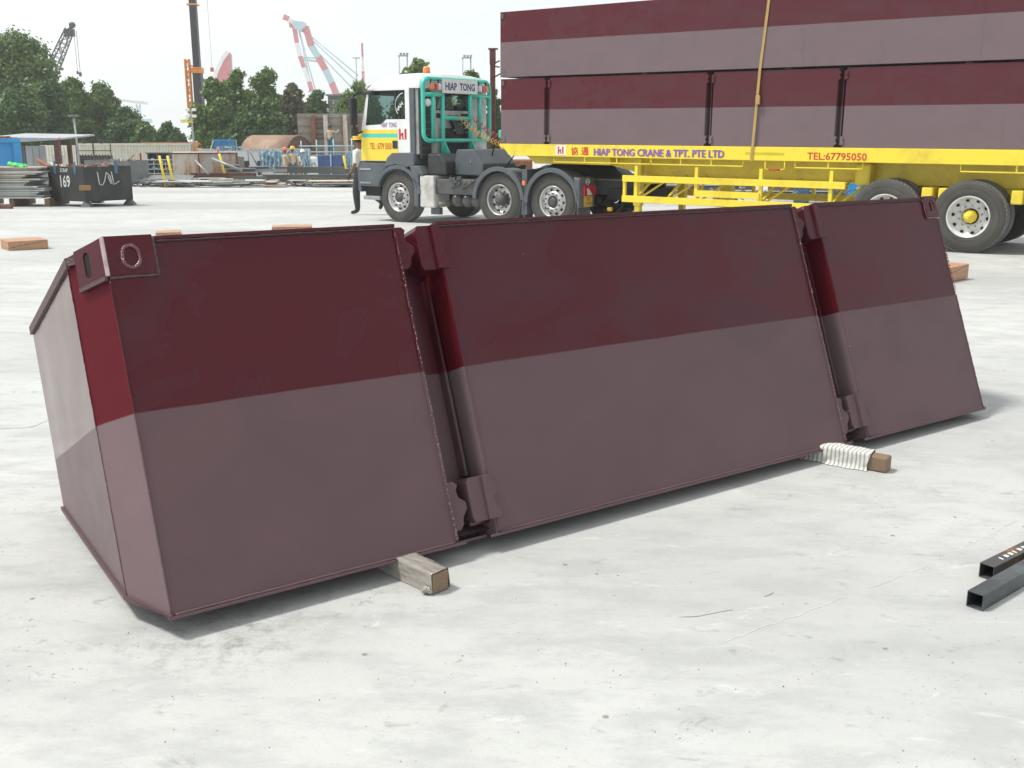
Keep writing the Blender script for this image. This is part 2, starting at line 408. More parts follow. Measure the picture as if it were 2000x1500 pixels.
def cloth_mat():
    m, n, l, b = _new('striped_cloth')
    tc = n.new('ShaderNodeTexCoord'); sp = n.new('ShaderNodeSeparateXYZ'); l.new(tc.outputs['Object'], sp.inputs[0])
    nn = n.new('ShaderNodeTexNoise'); nn.inputs['Scale'].default_value = 6; l.new(tc.outputs['Object'], nn.inputs['Vector'])
    a = n.new('ShaderNodeMath'); a.operation = 'MULTIPLY_ADD'; l.new(nn.outputs['Fac'], a.inputs[0]); a.inputs[1].default_value = .02; l.new(sp.outputs['X'], a.inputs[2])
    s = n.new('ShaderNodeMath'); s.operation = 'MULTIPLY'; l.new(a.outputs[0], s.inputs[0]); s.inputs[1].default_value = 2 * math.pi / .0215
    si = n.new('ShaderNodeMath'); si.operation = 'SINE'; l.new(s.outputs[0], si.inputs[0])
    r = n.new('ShaderNodeMapRange'); r.inputs['From Min'].default_value = .15; r.inputs['From Max'].default_value = .6; l.new(si.outputs[0], r.inputs['Value'])
    mx = n.new('ShaderNodeMix'); mx.data_type = 'RGBA'; mx.inputs[6].default_value = (.66, .64, .58, 1); mx.inputs[7].default_value = (.34, .345, .35, 1)
    l.new(r.outputs['Result'], mx.inputs[0]); l.new(mx.outputs[2], b.inputs['Base Color']); b.inputs['Roughness'].default_value = .9
    nb = n.new('ShaderNodeTexNoise'); nb.inputs['Scale'].default_value = 22; nb.inputs['Detail'].default_value = 5; l.new(tc.outputs['Object'], nb.inputs['Vector'])
    bp = n.new('ShaderNodeBump'); bp.inputs['Strength'].default_value = .5; bp.inputs['Distance'].default_value = .01
    l.new(nb.outputs['Fac'], bp.inputs['Height']); l.new(bp.outputs['Normal'], b.inputs['Normal'])
    return m
def wrap_mat():
    m, n, l, b = _new('plastic_film')
    tc = n.new('ShaderNodeTexCoord')
    mp = n.new('ShaderNodeMapping'); mp.inputs['Rotation'].default_value = (.5, .6, .8); mp.inputs['Scale'].default_value = (1, 4, 2)
    l.new(tc.outputs['Object'], mp.inputs['Vector'])
    nb = n.new('ShaderNodeTexNoise'); nb.inputs['Scale'].default_value = 16; nb.inputs['Detail'].default_value = 6; l.new(mp.outputs['Vector'], nb.inputs['Vector'])
    bp = n.new('ShaderNodeBump'); bp.inputs['Strength'].default_value = 1.0; bp.inputs['Distance'].default_value = .012
    l.new(nb.outputs['Fac'], bp.inputs['Height']); l.new(bp.outputs['Normal'], b.inputs['Normal'])
    mx = n.new('ShaderNodeMix'); mx.data_type = 'RGBA'; mx.inputs[6].default_value = (.22, .20, .17, 1); mx.inputs[7].default_value = (.44, .41, .37, 1)
    l.new(nb.outputs['Fac'], mx.inputs[0]); l.new(mx.outputs[2], b.inputs['Base Color'])
    b.inputs['Roughness'].default_value = .22; b.inputs['Coat Weight'].default_value = .6
    return m
M['cloth'] = cloth_mat()
M['film'] = wrap_mat()

# ------------------------------------------------------------------ mesh builder
class MB:
    def __init__(s): s.v = []; s.f = []; s.m = []; s.mi = 0; s.sm = []
    def add(s, vs_, fs, smooth=False):
        o = len(s.v)
        s.v += [tuple(v) for v in vs_]
        for f in fs: s.f.append(tuple(i + o for i in f)); s.m.append(s.mi); s.sm.append(smooth)
        return s
    def box(s, x0, x1, y0, y1, z0, z1, T=None):
        vs_ = [(x, y, z) for z in (z0, z1) for y in (y0, y1) for x in (x0, x1)]
        if T: vs_ = [T @ Vector(v) for v in vs_]
        return s.add(vs_, [(0, 2, 3, 1), (4, 5, 7, 6), (0, 1, 5, 4), (2, 6, 7, 3), (0, 4, 6, 2), (1, 3, 7, 5)])
    def prism(s, pts, axis, a, b, T=None):
        """closed polygon extruded along axis ('x','y','z') from a to b; pts in the two other axes in order"""
        def mk(p, t):
            return {'x': (t, p[0], p[1]), 'y': (p[0], t, p[1]), 'z': (p[0], p[1], t)}[axis]
        n = len(pts)
        vs_ = [mk(p, a) for p in pts] + [mk(p, b) for p in pts]
        if T: vs_ = [T @ Vector(v) for v in vs_]
        fs = [tuple(range(n))[::-1], tuple(range(n, 2 * n))] + [(i, (i + 1) % n, n + (i + 1) % n, n + i) for i in range(n)]
        return s.add(vs_, fs)
    def tube(s, path, r, seg=8, close=False, caps=True, smooth=True):
        path = [Vector(p) for p in path]; n = len(path)
        rr = r if isinstance(r, (list, tuple)) else [r] * n
        vs_, fs = [], []; pu = None
        for i, p in enumerate(path):
            a = path[(i - 1) % n] if (close or i > 0) else p
            b = path[(i + 1) % n] if (close or i < n - 1) else p
            d = (b - a).normalized()
            if pu is None:
                pu = d.orthogonal().normalized()
            u = (pu - d * pu.dot(d))
            u = u.normalized() if u.length > 1e-6 else d.orthogonal().normalized()
            pu = u; w = d.cross(u)
            for k in range(seg):
                t = 2 * math.pi * k / seg
                vs_.append(p + (u * math.cos(t) + w * math.sin(t)) * rr[i])
        m = n if close else n - 1
        for i in range(m):
            for k in range(seg):
                a = i * seg + k; b = i * seg + (k + 1) % seg; j = (i + 1) % n
                fs.append((a, b, j * seg + (k + 1) % seg, j * seg + k))
        s.add(vs_, fs, smooth)
        if caps and not close:
            o = len(s.v) - len(vs_)
            s.f.append(tuple(o + k for k in range(seg))[::-1]); s.m.append(s.mi); s.sm.append(False)
            s.f.append(tuple(o + (n - 1) * seg + k for k in range(seg))); s.m.append(s.mi); s.sm.append(False)
        return s
    def lathe(s, prof, c, axis='y', seg=32, smooth=True, T=None):
        """prof = [(radius, offset along axis)]"""
        c = Vector(c); vs_, fs = [], []
        for r, h in prof:
            for k in range(seg):
                t = 2 * math.pi * k / seg; a, b = r * math.cos(t), r * math.sin(t)
                vs_.append(c + Vector({'y': (a, h, b), 'z': (a, b, h), 'x': (h, a, b)}[axis]))
        if T: vs_ = [T @ v for v in vs_]
        for i in range(len(prof) - 1):
            for k in range(seg):
                a = i * seg + k; b = i * seg + (k + 1) % seg
                fs.append((a, b, b + seg, a + seg))
        return s.add(vs_, fs, smooth)
    def ball(s, c, r, seg=8, rings=5, sq=(1, 1, 1)):
        c = Vector(c); vs_ = []; fs = []
        for i in range(rings + 1):
            ph = math.pi * i / rings
            for k in range(seg):
                t = 2 * math.pi * k / seg
                vs_.append(c + Vector((math.sin(ph) * math.cos(t) * sq[0], math.sin(ph) * math.sin(t) * sq[1], math.cos(ph) * sq[2])) * r)
        for i in range(rings):
            for k in range(seg):
                a = i * seg + k; b = i * seg + (k + 1) % seg
                fs.append((a, b, b + seg, a + seg))
        return s.add(vs_, fs, True)
    def beam(s, a, b, w, h=None, up=(0, 0, 1)):
        a, b = Vector(a), Vector(b); h = h or w
        d = (b - a).normalized(); u = Vector(up)
        if abs(d.dot(u)) > .98: u = Vector((1, 0, 0))
        x = d.cross(u).normalized(); z = x.cross(d)
        vs_ = [p + x * sx * w / 2 + z * sz * h / 2 for p in (a, b) for sx, sz in ((-1, -1), (1, -1), (1, 1), (-1, 1))]
        return s.add(vs_, [(3, 2, 1, 0), (4, 5, 6, 7), (0, 1, 5, 4), (1, 2, 6, 5), (2, 3, 7, 6), (3, 0, 4, 7)])
    def build(s, name, mats, parent=None, bevel=0, label=None, kind=None):
        me = bpy.data.meshes.new(name)
        me.from_pydata(s.v, [], s.f)
        mats = mats if isinstance(mats, (list, tuple)) else [mats]
        for m in mats: me.materials.append(m)
        me.polygons.foreach_set('material_index', s.m)
        me.polygons.foreach_set('use_smooth', s.sm)
        bm = bmesh.new(); bm.from_mesh(me)
        bmesh.ops.recalc_face_normals(bm, faces=bm.faces)
        bm.to_mesh(me); bm.free()
        me.update()
        o = bpy.data.objects.new(name, me)
        col.objects.link(o)
        if parent: o.parent = parent
        if bevel:
            b = o.modifiers.new('bevel', 'BEVEL'); b.width = bevel; b.segments = 2; b.limit_method = 'ANGLE'; b.angle_limit = R(35)
        if label: o['label'] = label
        if kind: o['kind'] = kind
        return o

def thing(name, label, cat, matrix=None, group=None):
    o = bpy.data.objects.new(name, None)
    col.objects.link(o)
    if matrix is not None: o.matrix_world = matrix if isinstance(matrix, Matrix) else Matrix.Translation(matrix)
    o['label'] = label; o['category'] = cat
    if group: o['group'] = group
    o['kind'] = 'thing'
    o.empty_display_size = .2
    return o
def tag(o, label, cat, group=None):
    o['label'] = label; o['category'] = cat; o['kind'] = 'thing'
    if group: o['group'] = group
    return o
def frame(o, x, y, z):
    m = Matrix.Identity(4)
    for i, a in enumerate((x, y, z)):
        for j in range(3): m[j][i] = a[j]
    for j in range(3): m[j][3] = o[j]
    return m
def copy_tree(o, parent=None):
    c = o.copy(); col.objects.link(c)
    if parent: c.parent = parent
    for ch in list(o.children): copy_tree(ch, c)
    return c

def text_mesh(txt, w, h, offset=0.0, space=1.0, depth=.0015, condense=None):
    """flat lettering in the XZ plane starting at the origin, scaled to w x h, facing -Y"""
    cu = bpy.data.curves.new('t', 'FONT')
    cu.body = txt; cu.size = 1; cu.offset = offset; cu.space_character = space; cu.extrude = 0
    cu.resolution_u = 2
    ob = bpy.data.objects.new('t', cu); col.objects.link(ob)
    dg = bpy.context.evaluated_depsgraph_get()
    dg.update()
    me = bpy.data.meshes.new_from_object(ob.evaluated_get(dg))
    bpy.data.objects.remove(ob)
    vs_ = [v.co.copy() for v in me.vertices]
    fs = [tuple(p.vertices) for p in me.polygons]
    if not vs_: return [], []
    x0, x1 = min(v.x for v in vs_), max(v.x for v in vs_)
    y0, y1 = min(v.y for v in vs_), max(v.y for v in vs_)
    out = [((v.x - x0) / (x1 - x0) * w, 0.0, (v.y - y0) / (y1 - y0) * h) for v in vs_]
    return out, fs
def lettering(txt, T, w, h, material, parent, name='lettering', offset=.02, space=1.0, jitter=0):
    vs_, fs = text_mesh(txt, w, h, offset, space)
    me = bpy.data.meshes.new(name)
    me.from_pydata([tuple(T @ Vector(v)) for v in vs_], [], fs)
    me.materials.append(material)
    o = bpy.data.objects.new(name, me); col.objects.link(o); o.parent = parent
    return o
def TR(x, y, z, rx=0, ry=0, rz=0):
    return Matrix.Translation((x, y, z)) @ Matrix.Rotation(rz, 4, 'Z') @ Matrix.Rotation(ry, 4, 'Y') @ Matrix.Rotation(rx, 4, 'X')

# ------------------------------------------------------------------ ground
STAINS = [(-.95, 3.12, .42, .48, .66, (.17, .16, .14)), (-.55, 3.45, .35, .52, .66, (.20, .20, .185)), (1.45, 1.95, .60, .52, .64, (.15, .12, .10)), (.75, 2.0, .5, .56, .66, (.20, .17, .15)),
          (-.75, 1.75, .35, .52, .66, (.24, .24, .23)), (1.05, 3.1, .9, .60, .70, (.26, .24, .22)), (.3, 3.2, .8, .60, .72, (.30, .29, .27)), (2.4, 4.1, 1.0, .58, .70, (.33, .33, .32))]
def build_ground():
    ys = [-30, 0, 4, 9, 16, 24, 32, 40, 46, 52, 60, 68, 75, 120, 250, 400, 900, 3000]
    xs = [-3000, -600, -200, -80, -40, -20, -10, 0, 10, 20, 40, 80, 200, 600, 3000]
    vs_ = [(x, y, gz(y)) for y in ys for x in xs]; n = len(xs)
    fs = [(j * n + i, j * n + i + 1, (j + 1) * n + i + 1, (j + 1) * n + i) for j in range(len(ys) - 1) for i in range(n - 1)]
    me = bpy.data.meshes.new('ground'); me.from_pydata(vs_, [], fs)
    me.materials.append(concrete_mat())
    o = bpy.data.objects.new('ground', me); col.objects.link(o); o['kind'] = 'structure'
    for p in me.polygons: p.use_smooth = True
build_ground()
def scratch(pts, w, material, name):
    P = [gp(*p) for p in pts]; vs_ = []; fs = []; path = []
    for a, b in zip(P, P[1:]):
        n_ = max(4, int((b - a).length / .012))
        for i in range(n_): path.append(a.lerp(b, i / n_))
    k = 0
    for i in range(len(path) - 1):
        if noise.noise(Vector((path[i].x * 7, path[i].y * 7, 5))) < -.12: continue
        d = (path[i + 1] - path[i]).normalized(); sd_ = Vector((-d.y, d.x, 0))
        for p in (path[i], path[i + 1]):
            o = noise.noise(p * 16) * .010; ww = w * (.5 + abs(noise.noise(p * 31 + Vector((3, 1, 0)))) * 1.6)
            for sg in (-1, 1): q = p + sd_ * (o + sg * ww); vs_.append((q.x, q.y, gz(q.y) + .0012))
        fs.append((4 * k, 4 * k + 1, 4 * k + 3, 4 * k + 2)); k += 1
    MB().add(vs_, fs).build(name, material, kind='stuff')
scratch([(1325, 1206), (1370, 1204), (1430, 1191), (1480, 1172), (1516, 1156)], .0016, mat('crack_dirt', (.20, .195, .18), .9), 'hairline_crack')
scratch([(1400, 1260), (1560, 1200), (1700, 1150), (1830, 1095), (2010, 1005)], .0018, mat('chalk_scrape', (.61, .615, .60), .9), 'pale_scrape')
scratch([(0, 1490), (60, 1470), (130, 1448)], .0012, mat('crack_dirt', (.20, .195, .18), .9), 'hairline_crack')
scratch([(0, 838), (60, 835), (110, 815)], .0022, mat('crack_dirt', (.20, .195, .18), .9), 'hairline_crack')

# ------------------------------------------------------------------ pontoons
RED, MAUVE = (0.082, 0.0115, 0.017), (0.150, 0.098, 0.108)
def stadium(cx, cz, w, h, n=8):
    r = w / 2; pts = []
    for k in range(n + 1): t = math.pi * k / n; pts.append((cx + r * math.cos(t), cz + (h / 2 - r) + r * math.sin(t)))
    for k in range(n + 1): t = math.pi + math.pi * k / n; pts.append((cx + r * math.cos(t), cz - (h / 2 - r) + r * math.sin(t)))
    return pts
def holed_plate(outer, inner, T, thick):
    """plate in local XZ with a hole, extruded to -Y by thick -> (verts, faces)"""
    bm = bmesh.new()
    def loop(pts):
        v = [bm.verts.new((p[0], 0, p[1])) for p in pts]
        return [bm.edges.new((v[i], v[(i + 1) % len(v)])) for i in range(len(v))]
    e = loop(outer) + loop(inner)
    r = bmesh.ops.triangle_fill(bm, edges=e, use_beauty=True)
    fs = [g for g in r['geom'] if isinstance(g, bmesh.types.BMFace)]
    x = bmesh.ops.extrude_face_region(bm, geom=fs)
    for g in x['geom']:
        if isinstance(g, bmesh.types.BMVert): g.co.y -= thick
    bm.verts.index_update()
    vs_ = [tuple(T @ v.co) for v in bm.verts]
    ff = [tuple(v.index for v in f.verts) for f in bm.faces]
    bm.free(); return vs_, ff
def bead_line(mb, a, b, r=.005, step=.012, jit=.003):
    a, b = Vector(a), Vector(b); L = (b - a).length; n = int(L / step)
    for i in range(n):
        p = a.lerp(b, (i + rnd.random() * .5) / n)
        p = p + Vector((rnd.uniform(-jit, jit), rnd.uniform(-jit, jit) * .4, rnd.uniform(-jit, jit)))
        q = r * rnd.uniform(.6, 1.25)
        mb.ball(p, q, 5, 3, (1, 1, rnd.uniform(1, 1.6)))
def weld(root, a, b, r, mt, name='weld_bead'):
    """rolled weld: wobbly half-round strip with ripples"""
    a, b = Vector(a), Vector(b); n = max(6, int((b - a).length / .012)); pts = []; rs = []
    for i in range(n + 1):
        p = a.lerp(b, i / n) + Vector((rnd.uniform(-1, 1), rnd.uniform(-1, 1), rnd.uniform(-1, 1))) * r * .16
        pts.append(p); rs.append(r * rnd.uniform(.8, 1.15))
    return MB().tube(pts, rs, 6).build(name, mt, root)

def main_pontoon():
    yaw, tilt, slope = R(35.33), R(21.06), R(-.25)
    D1 = Vector((math.cos(yaw) * math.cos(slope), math.sin(yaw) * math.cos(slope), math.sin(slope)))
    bk = Vector((0, 0, 1)).cross(D1).normalized(); up = D1.cross(bk)
    D2 = up * math.cos(tilt) + bk * math.sin(tilt); D3 = bk * math.cos(tilt) - up * math.sin(tilt)
    root = thing('steel_pontoon', 'dark red and mauve steel pontoon tilted back on two timbers in the foreground', 'pontoon',
                 frame((-1.102, 3.092, .078), D1, D3, D2))
    L, H, zs = 4.697, 1.262, .674
    S = [(0, 1.089), (1.286, 3.437), (3.629, L)]
    c1, d1, b1, c2, d2, b2 = .077, .222, .089, .027, 1.311, .466
    pm = pontoon_mat('pontoon_paint', zs)
    pm_sunlit = pontoon_mat('pontoon_paint_sunlit', zs, red=(.105, .009, .016), mauve=(.205, .135, .148), scuff=.15, spec=.06, gloss=.4)  # brighter copy of the hull paint: sunlight put into the colour
    pm_end = pontoon_mat('pontoon_paint_end', zs, scuff=.3, spec=.75, gloss=.14)
    t = .010
    for i, (x0, x1) in enumerate(S):
        MB().box(x0, x1, 0, t, 0, H - .006).build('side_panel', pm, root, bevel=.002)
    # weld rims down the panel edges
    for x0, x1 in S[:2]: MB().box(x1 - .002, x1 + .012, -.006, .05, .01, H - .01).build('panel_edge_strip', pm, root, bevel=.002)
    # bottom lip plates: one along each section, with the notched tabs into the couplings
    for i, (x0, x1) in enumerate(S):
        a = x0 - (.0 if i == 0 else .045); b = x1 + (.0 if i == 2 else .04)
        pts = [(a if i else -.004, -.012), (b if i < 2 else L + .004, -.012)]
        if i < 2: pts += [(b - .03, .012), (x1 + .01, .03), (x1 + .01, .05)]
        else: pts += [(L + .004, .05)]
        pts += [(x0 if i else -.004, .05)]
        if i: pts += [(x0 - .01, .03), (a + .01, .006)]
        MB().prism(pts, 'z', -.010, 0.0).build('bottom_lip', pm, root, bevel=.0015)
    for x0, x1 in ((1.068, 1.261), (3.374, 3.563)):
        MB().prism([(x0, .05), (x1, .05), (x1, .17), (x0, .17)], 'z', -.008, .002).build('bottom_lip', pm, root)
    # deck plate (top) cut back over the couplings, bottom rake plate, back plate
    g1, g2 = S[0][1], S[1][0]; g3, g4 = S[1][1], S[2][0]; N = .155
    MB().prism([(0, -.005), (g1 + .01, -.005), (g1 + .01, N), (g2, N), (g2, -.005), (g3 + .01, -.005), (g3 + .01, N), (g4, N), (g4, -.005), (L, -.005),
                (L + c1, d1), (L + c2, d2), (-c2, d2), (-c1, d1)], 'z', H - .006, H + .006).build('deck_plate', pm, root)
    q = lambda y: (y - 0) / d1 * b1 if y < d1 else b1 + (y - d1) / (d2 - d1) * (b2 - b1)
    mb = MB()
    mb.add([(0, .05, q(.05)), (L, .05, q(.05)), (L + c1, d1, b1), (-c1, d1, b1), (L + c2, d2, b2), (-c2, d2, b2)], [(0, 1, 2, 3), (3, 2, 4, 5)])
    mb.build('rake_plate', pm, root)
    MB().add([(-c2, d2, b2), (L + c2, d2, b2), (L + c2, d2, H), (-c2, d2, H)], [(0, 1, 2, 3)]).build('back_plate', pm, root)
    # end plates
    for sx, X in ((-1, 0), (1, L)):
        MB().add([(X, 0, 0), (X + sx * c1, d1, b1), (X + sx * c1, d1, H - .006), (X, 0, H - .006)], [(0, 1, 2, 3)]).build('chamfer_plate', pm_sunlit, root)
        MB().add([(X + sx * c1, d1, b1), (X + sx * c2, d2, b2), (X + sx * c2, d2, H - .006), (X + sx * c1, d1, H - .006)], [(0, 1, 2, 3)]).build('end_plate', pm_end, root)
        # lip under the end plates
        o1 = .012
        mb = MB()
        pl = [(X - sx * .003, -.012, -.010), (X + sx * (c1 + o1), d1, b1 - .012), (X + sx * (c2 + o1), d2, b2 - .012)]
        pu = [(X, 0, .0), (X + sx * c1, d1, b1 + .002), (X + sx * c2, d2, b2 + .002)]
        po = [(X + sx * .012, -.012, .002), (X + sx * (c1 + o1), d1, b1 + .004), (X + sx * (c2 + o1), d2, b2 + .004)]
        mb.add(pl + po + pu, [(0, 1, 4, 3), (1, 2, 5, 4), (3, 4, 7, 6), (4, 5, 8, 7)])
        mb.build('end_lip', pm, root)
        # dark welded strip under the deck edge of the end plate
        a = Vector((X + sx * (c1 + .004), d1 - .03, H - .018)); b = Vector((X + sx * (c2 + .004), d2, H - .018))
        MB().beam(a, b, .014, .034, up=(0, 0, 1)).build('weld_strip', M['weld_grey'], root)
        a0 = Vector((X + sx * .052, .165, H - .018))
        MB().beam(a0, a, .012, .026).build('weld_strip', M['weld_grey'], root)
    # vertical crease highlights
    weld(root, (-.001, -.001, .01), (-.001, -.001, H - .14), .0035, pm)
    weld(root, (-c1, d1, b1), (-c1, d1, H), .003, pm)
    # recessed coupling channels
    for (x0, x1) in ((g1, g2), (g3, g4)):
        w = x1 - x0
        arc = []
        for k in range(9):
            t_ = k / 8; arc.append((x0 + .012 + (w - .012) * t_, .150 - .018 * math.sin(math.pi * t_)))
        mb = MB(); zt = H - .012
        vs_ = [(p[0], p[1], z) for z in (0.02, zt) for p in arc]
        mb.add(vs_, [(i, i + 1, i + 10, i + 9) for i in range(8)], True)
        mb.add([(p[0], p[1], zt) for p in arc] + [(p[0], p[1] + .012, zt) for p in arc], [(i, i + 1, i + 10, i + 9) for i in range(8)])
        mb.build('recess_plate', pm, root)
        MB().box(x0, x0 + .008, .012, .16, 0, H - .02).build('recess_cheek', pm, root)
        MB().box(x1 - .006, x1 - .0005, .0, .16, 0.0, H - .02).build('recess_cheek', pm_sunlit, root)  # right cheek takes the brighter copy, sunlight painted into it
        # long guide bar standing off the recess, and the shelf joining it to the right panel
        MB().box(x1 - .040, x1 - .028, .092, .142, .245, 1.055).build('guide_bar', pm, root, bevel=.002)
        # cast lock blocks (right side): slabs with a notched cheek proud of the panel
        def lug(xa, z0, z1, side, name='lock_block'):
            hgt = z1 - z0
            mb = MB()
            if side > 0:
                mb.prism([(xa - .098, z0 + .02), (xa - .090, z0), (xa + .002, z0), (xa + .002, z1), (xa - .085, z1), (xa - .098, z1 - .02)], 'y', .0, .10)
                f = [0, .05, .22, .30, .50, .58, .78, .86, 1.0]
                w_ = [.020, .026, .026, .006, .006, .028, .028, .008, .004]
                pts = [(xa - .030, z0)] + [(xa + ww, z0 + ff * hgt) for ff, ww in zip(f, w_)] + [(xa - .030, z1)]
                mb.prism(pts, 'y', -.016, .0)
            else:
                f = [0, .10, .24, .40, .54, .66, .80, .92, 1.0]
                w_ = [.030, .046, .050, .074, .074, .044, .040, .050, .034]
                pts = [(xa - .004, z0)] + [(xa + ww, z0 + ff * hgt) for ff, ww in zip(f, w_)] + [(xa - .004, z1)]
                mb.prism(pts, 'y', .004, .052)
                mb.prism([(p[0] - .018 if i not in (0, len(pts) - 1) else p[0], p[1]) for i, p in enumerate(pts)], 'y', .052, .085)
            mb.build(name, pm, root, bevel=.0025)
        lug(x1, .060, .235, 1)
        lug(x1, 1.075, H - .006, 1)
        lug(x0 + .008, .045, .235, -1)
        lug(x0 + .008, 1.085, H - .006, -1)
        MB().tube([(x1 - .098, .05, .058), (x1 - .004, .05, .058)], .012, 8).build('lock_pin', M['weld'], root)
        # sparkly weld beads down the left panel's edge strip
        mb = MB(); bead_line(mb, (x0 + .004, -.008, zs + .01), (x0 + .004, -.008, H - .03), .0042, .0085, .0035)
        mb.build('weld_bead', M['weld'], root)
        mb = MB(); bead_line(mb, (x0 + .004, -.008, .02), (x0 + .004, -.008, zs - .01), .0042, .0085, .0025)
        mb.build('weld_bead', M['weld_mauve'], root)
        weld(root, (x1 + .001, -.001, .24), (x1 + .001, -.001, 1.05), .0035, pm)
        weld(root, (x1 + .002, -.002, .0), (x1 + .002, -.002, .06), .004, pm)
    # weld under the deck edge
    for x0, x1 in S:
        weld(root, (x0 + (.165 if x0 == 0 else .0), -.003, H - .012), (x1 - (.12 if x1 == L else 0), -.003, H - .012), .0045, M['weld_dark'])
        weld(root, (x0 + .01, -.002, .004), (x1 - .01, -.002, .004), .0055, pm)
    # left corner casting wrapping the chamfer
    zc = H - .125; K = H + .010
    d = Vector((-c1, d1, 0)).normalized(); nrm = Vector((-d1, -c1, 0)).normalized()
    e = d * .172
    mb = MB()
    a0 = Vector((.158, -.014, 0)); a1 = Vector((.012, -.014, 0)); a1b = Vector((.0, -.0115, 0)); a2 = Vector((-.014, .004, 0)) ; a3 = e + nrm * .014
    poly = [(a0.x, a0.y), (a1.x, a1.y), (a1b.x - .004, a1b.y), (a2.x - .001, a2.y + .006), (a2.x - .004, a2.y + .02)]
    # front cheek with D-shaped recess
    T = Matrix.Identity(4)
    out = [(.158, zc), (.158, K), (.0, K), (.0, zc)]
    inn = stadium(.078, zc + .064, .064, .084)
    MB().box(-.002, .158, -.004, 0.0, zc, K).build('casting_backing', pm, root)
    vs_, fs = holed_plate(out, inn, Matrix.Translation((0, -.004, 0)), .006)
    mb.add(vs_, fs)
    # rounded worn corner, its pale highlight painted into the colour
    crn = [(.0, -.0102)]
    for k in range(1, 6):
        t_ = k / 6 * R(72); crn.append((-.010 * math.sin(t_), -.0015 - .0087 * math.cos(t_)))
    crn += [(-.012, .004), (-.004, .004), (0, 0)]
    MB().prism(crn, 'z', zc + .002, K - .0005).build('worn_highlight_corner', M['worn_highlight'], root, bevel=.001)
    # chamfer cheek with the slot
    Tm = frame(Vector((-.004, .006, 0)) + nrm * .0, d, -nrm, Vector((0, 0, 1)))
    out = [(0, zc), (.165, zc), (.165, K), (0, K)]
    inn = stadium(.095, zc + .068, .034, .088)
    vs_, fs = holed_plate(out, inn, Tm, .008)
    mb.add(vs_, fs)
    mb.prism([(.158, -.010), (-.004, -.010), (-.009, .0), (-.058, .165), (0, .16), (.158, .16)], 'z', K - .004, K + .002)
    mb.build('corner_casting', pm, root, bevel=.0025)
    MB().prism(inn, 'y', -.0035, -.001, T=Tm).build('casting_slot_shade', M['dark_hole'], root)  # dark insert: the shade inside the shallow slot put into colour
    # weld fill in the D recess
    st = stadium(.078, zc + .064, .056, .076, 10)
    r_ = MB().tube([(p[0], -.006 + rnd.uniform(-.0015, .001), p[1]) for p in st], [.0075 * rnd.uniform(.8, 1.2) for _ in st], 6, close=True)
    r_.build('weld_ring', M['weld'], root)
    weld(root, (.160, -.004, zc - .002), (.160, -.004, K - .006), .0055, M['weld_grey'])
    weld(root, (.0, -.004, zc - .004), (.160, -.004, zc - .004), .0055, M['weld_grey'])
    pa = Vector((-.006, 0, zc - .004)) + nrm * .006; pb = pa + d * .16
    MB().beam(pa, pb, .012, .014).build('weld_strip', M['weld_grey'], root)
    # right corner casting
    mb = MB()
    zc2 = H - .115
    out = [(L - .112, zc2), (L + .002, zc2), (L + .002, K - .012), (L - .008, K), (L - .112, K)]
    inn = stadium(L - .052, zc2 + .060, .052, .080)
    vs_, fs = holed_plate(out, inn, Matrix.Translation((0, -.001, 0)), .013)
    mb.add(vs_, fs); mb.build('corner_casting', pm, root, bevel=.0025)
    st = stadium(L - .052, zc2 + .060, .044, .072, 10)
    MB().tube([(p[0], -.003, p[1]) for p in st], .007, 6, close=True).build('weld_ring', M['weld'], root)
    mb = MB(); bead_line(mb, (L - .116, -.008, zc2), (L - .116, -.008, K - .02), .0045, .008, .003); mb.build('weld_bead', M['weld'], root)
    weld(root, (L - .112, -.005, zc2 - .004), (L, -.005, zc2 - .004), .006, M['weld'])
    mb = MB(); bead_line(mb, (L + .002, -.004, zs), (L + .002, -.004, zc2 - .01), .0035, .012, .002); mb.build('weld_bead', M['weld'], root)
    weld(root, (L + .001, -.001, .0), (L + .001, -.001, zs), .0035, pm)
    return root, D1, bk
PONT, PD1, PBK = main_pontoon()

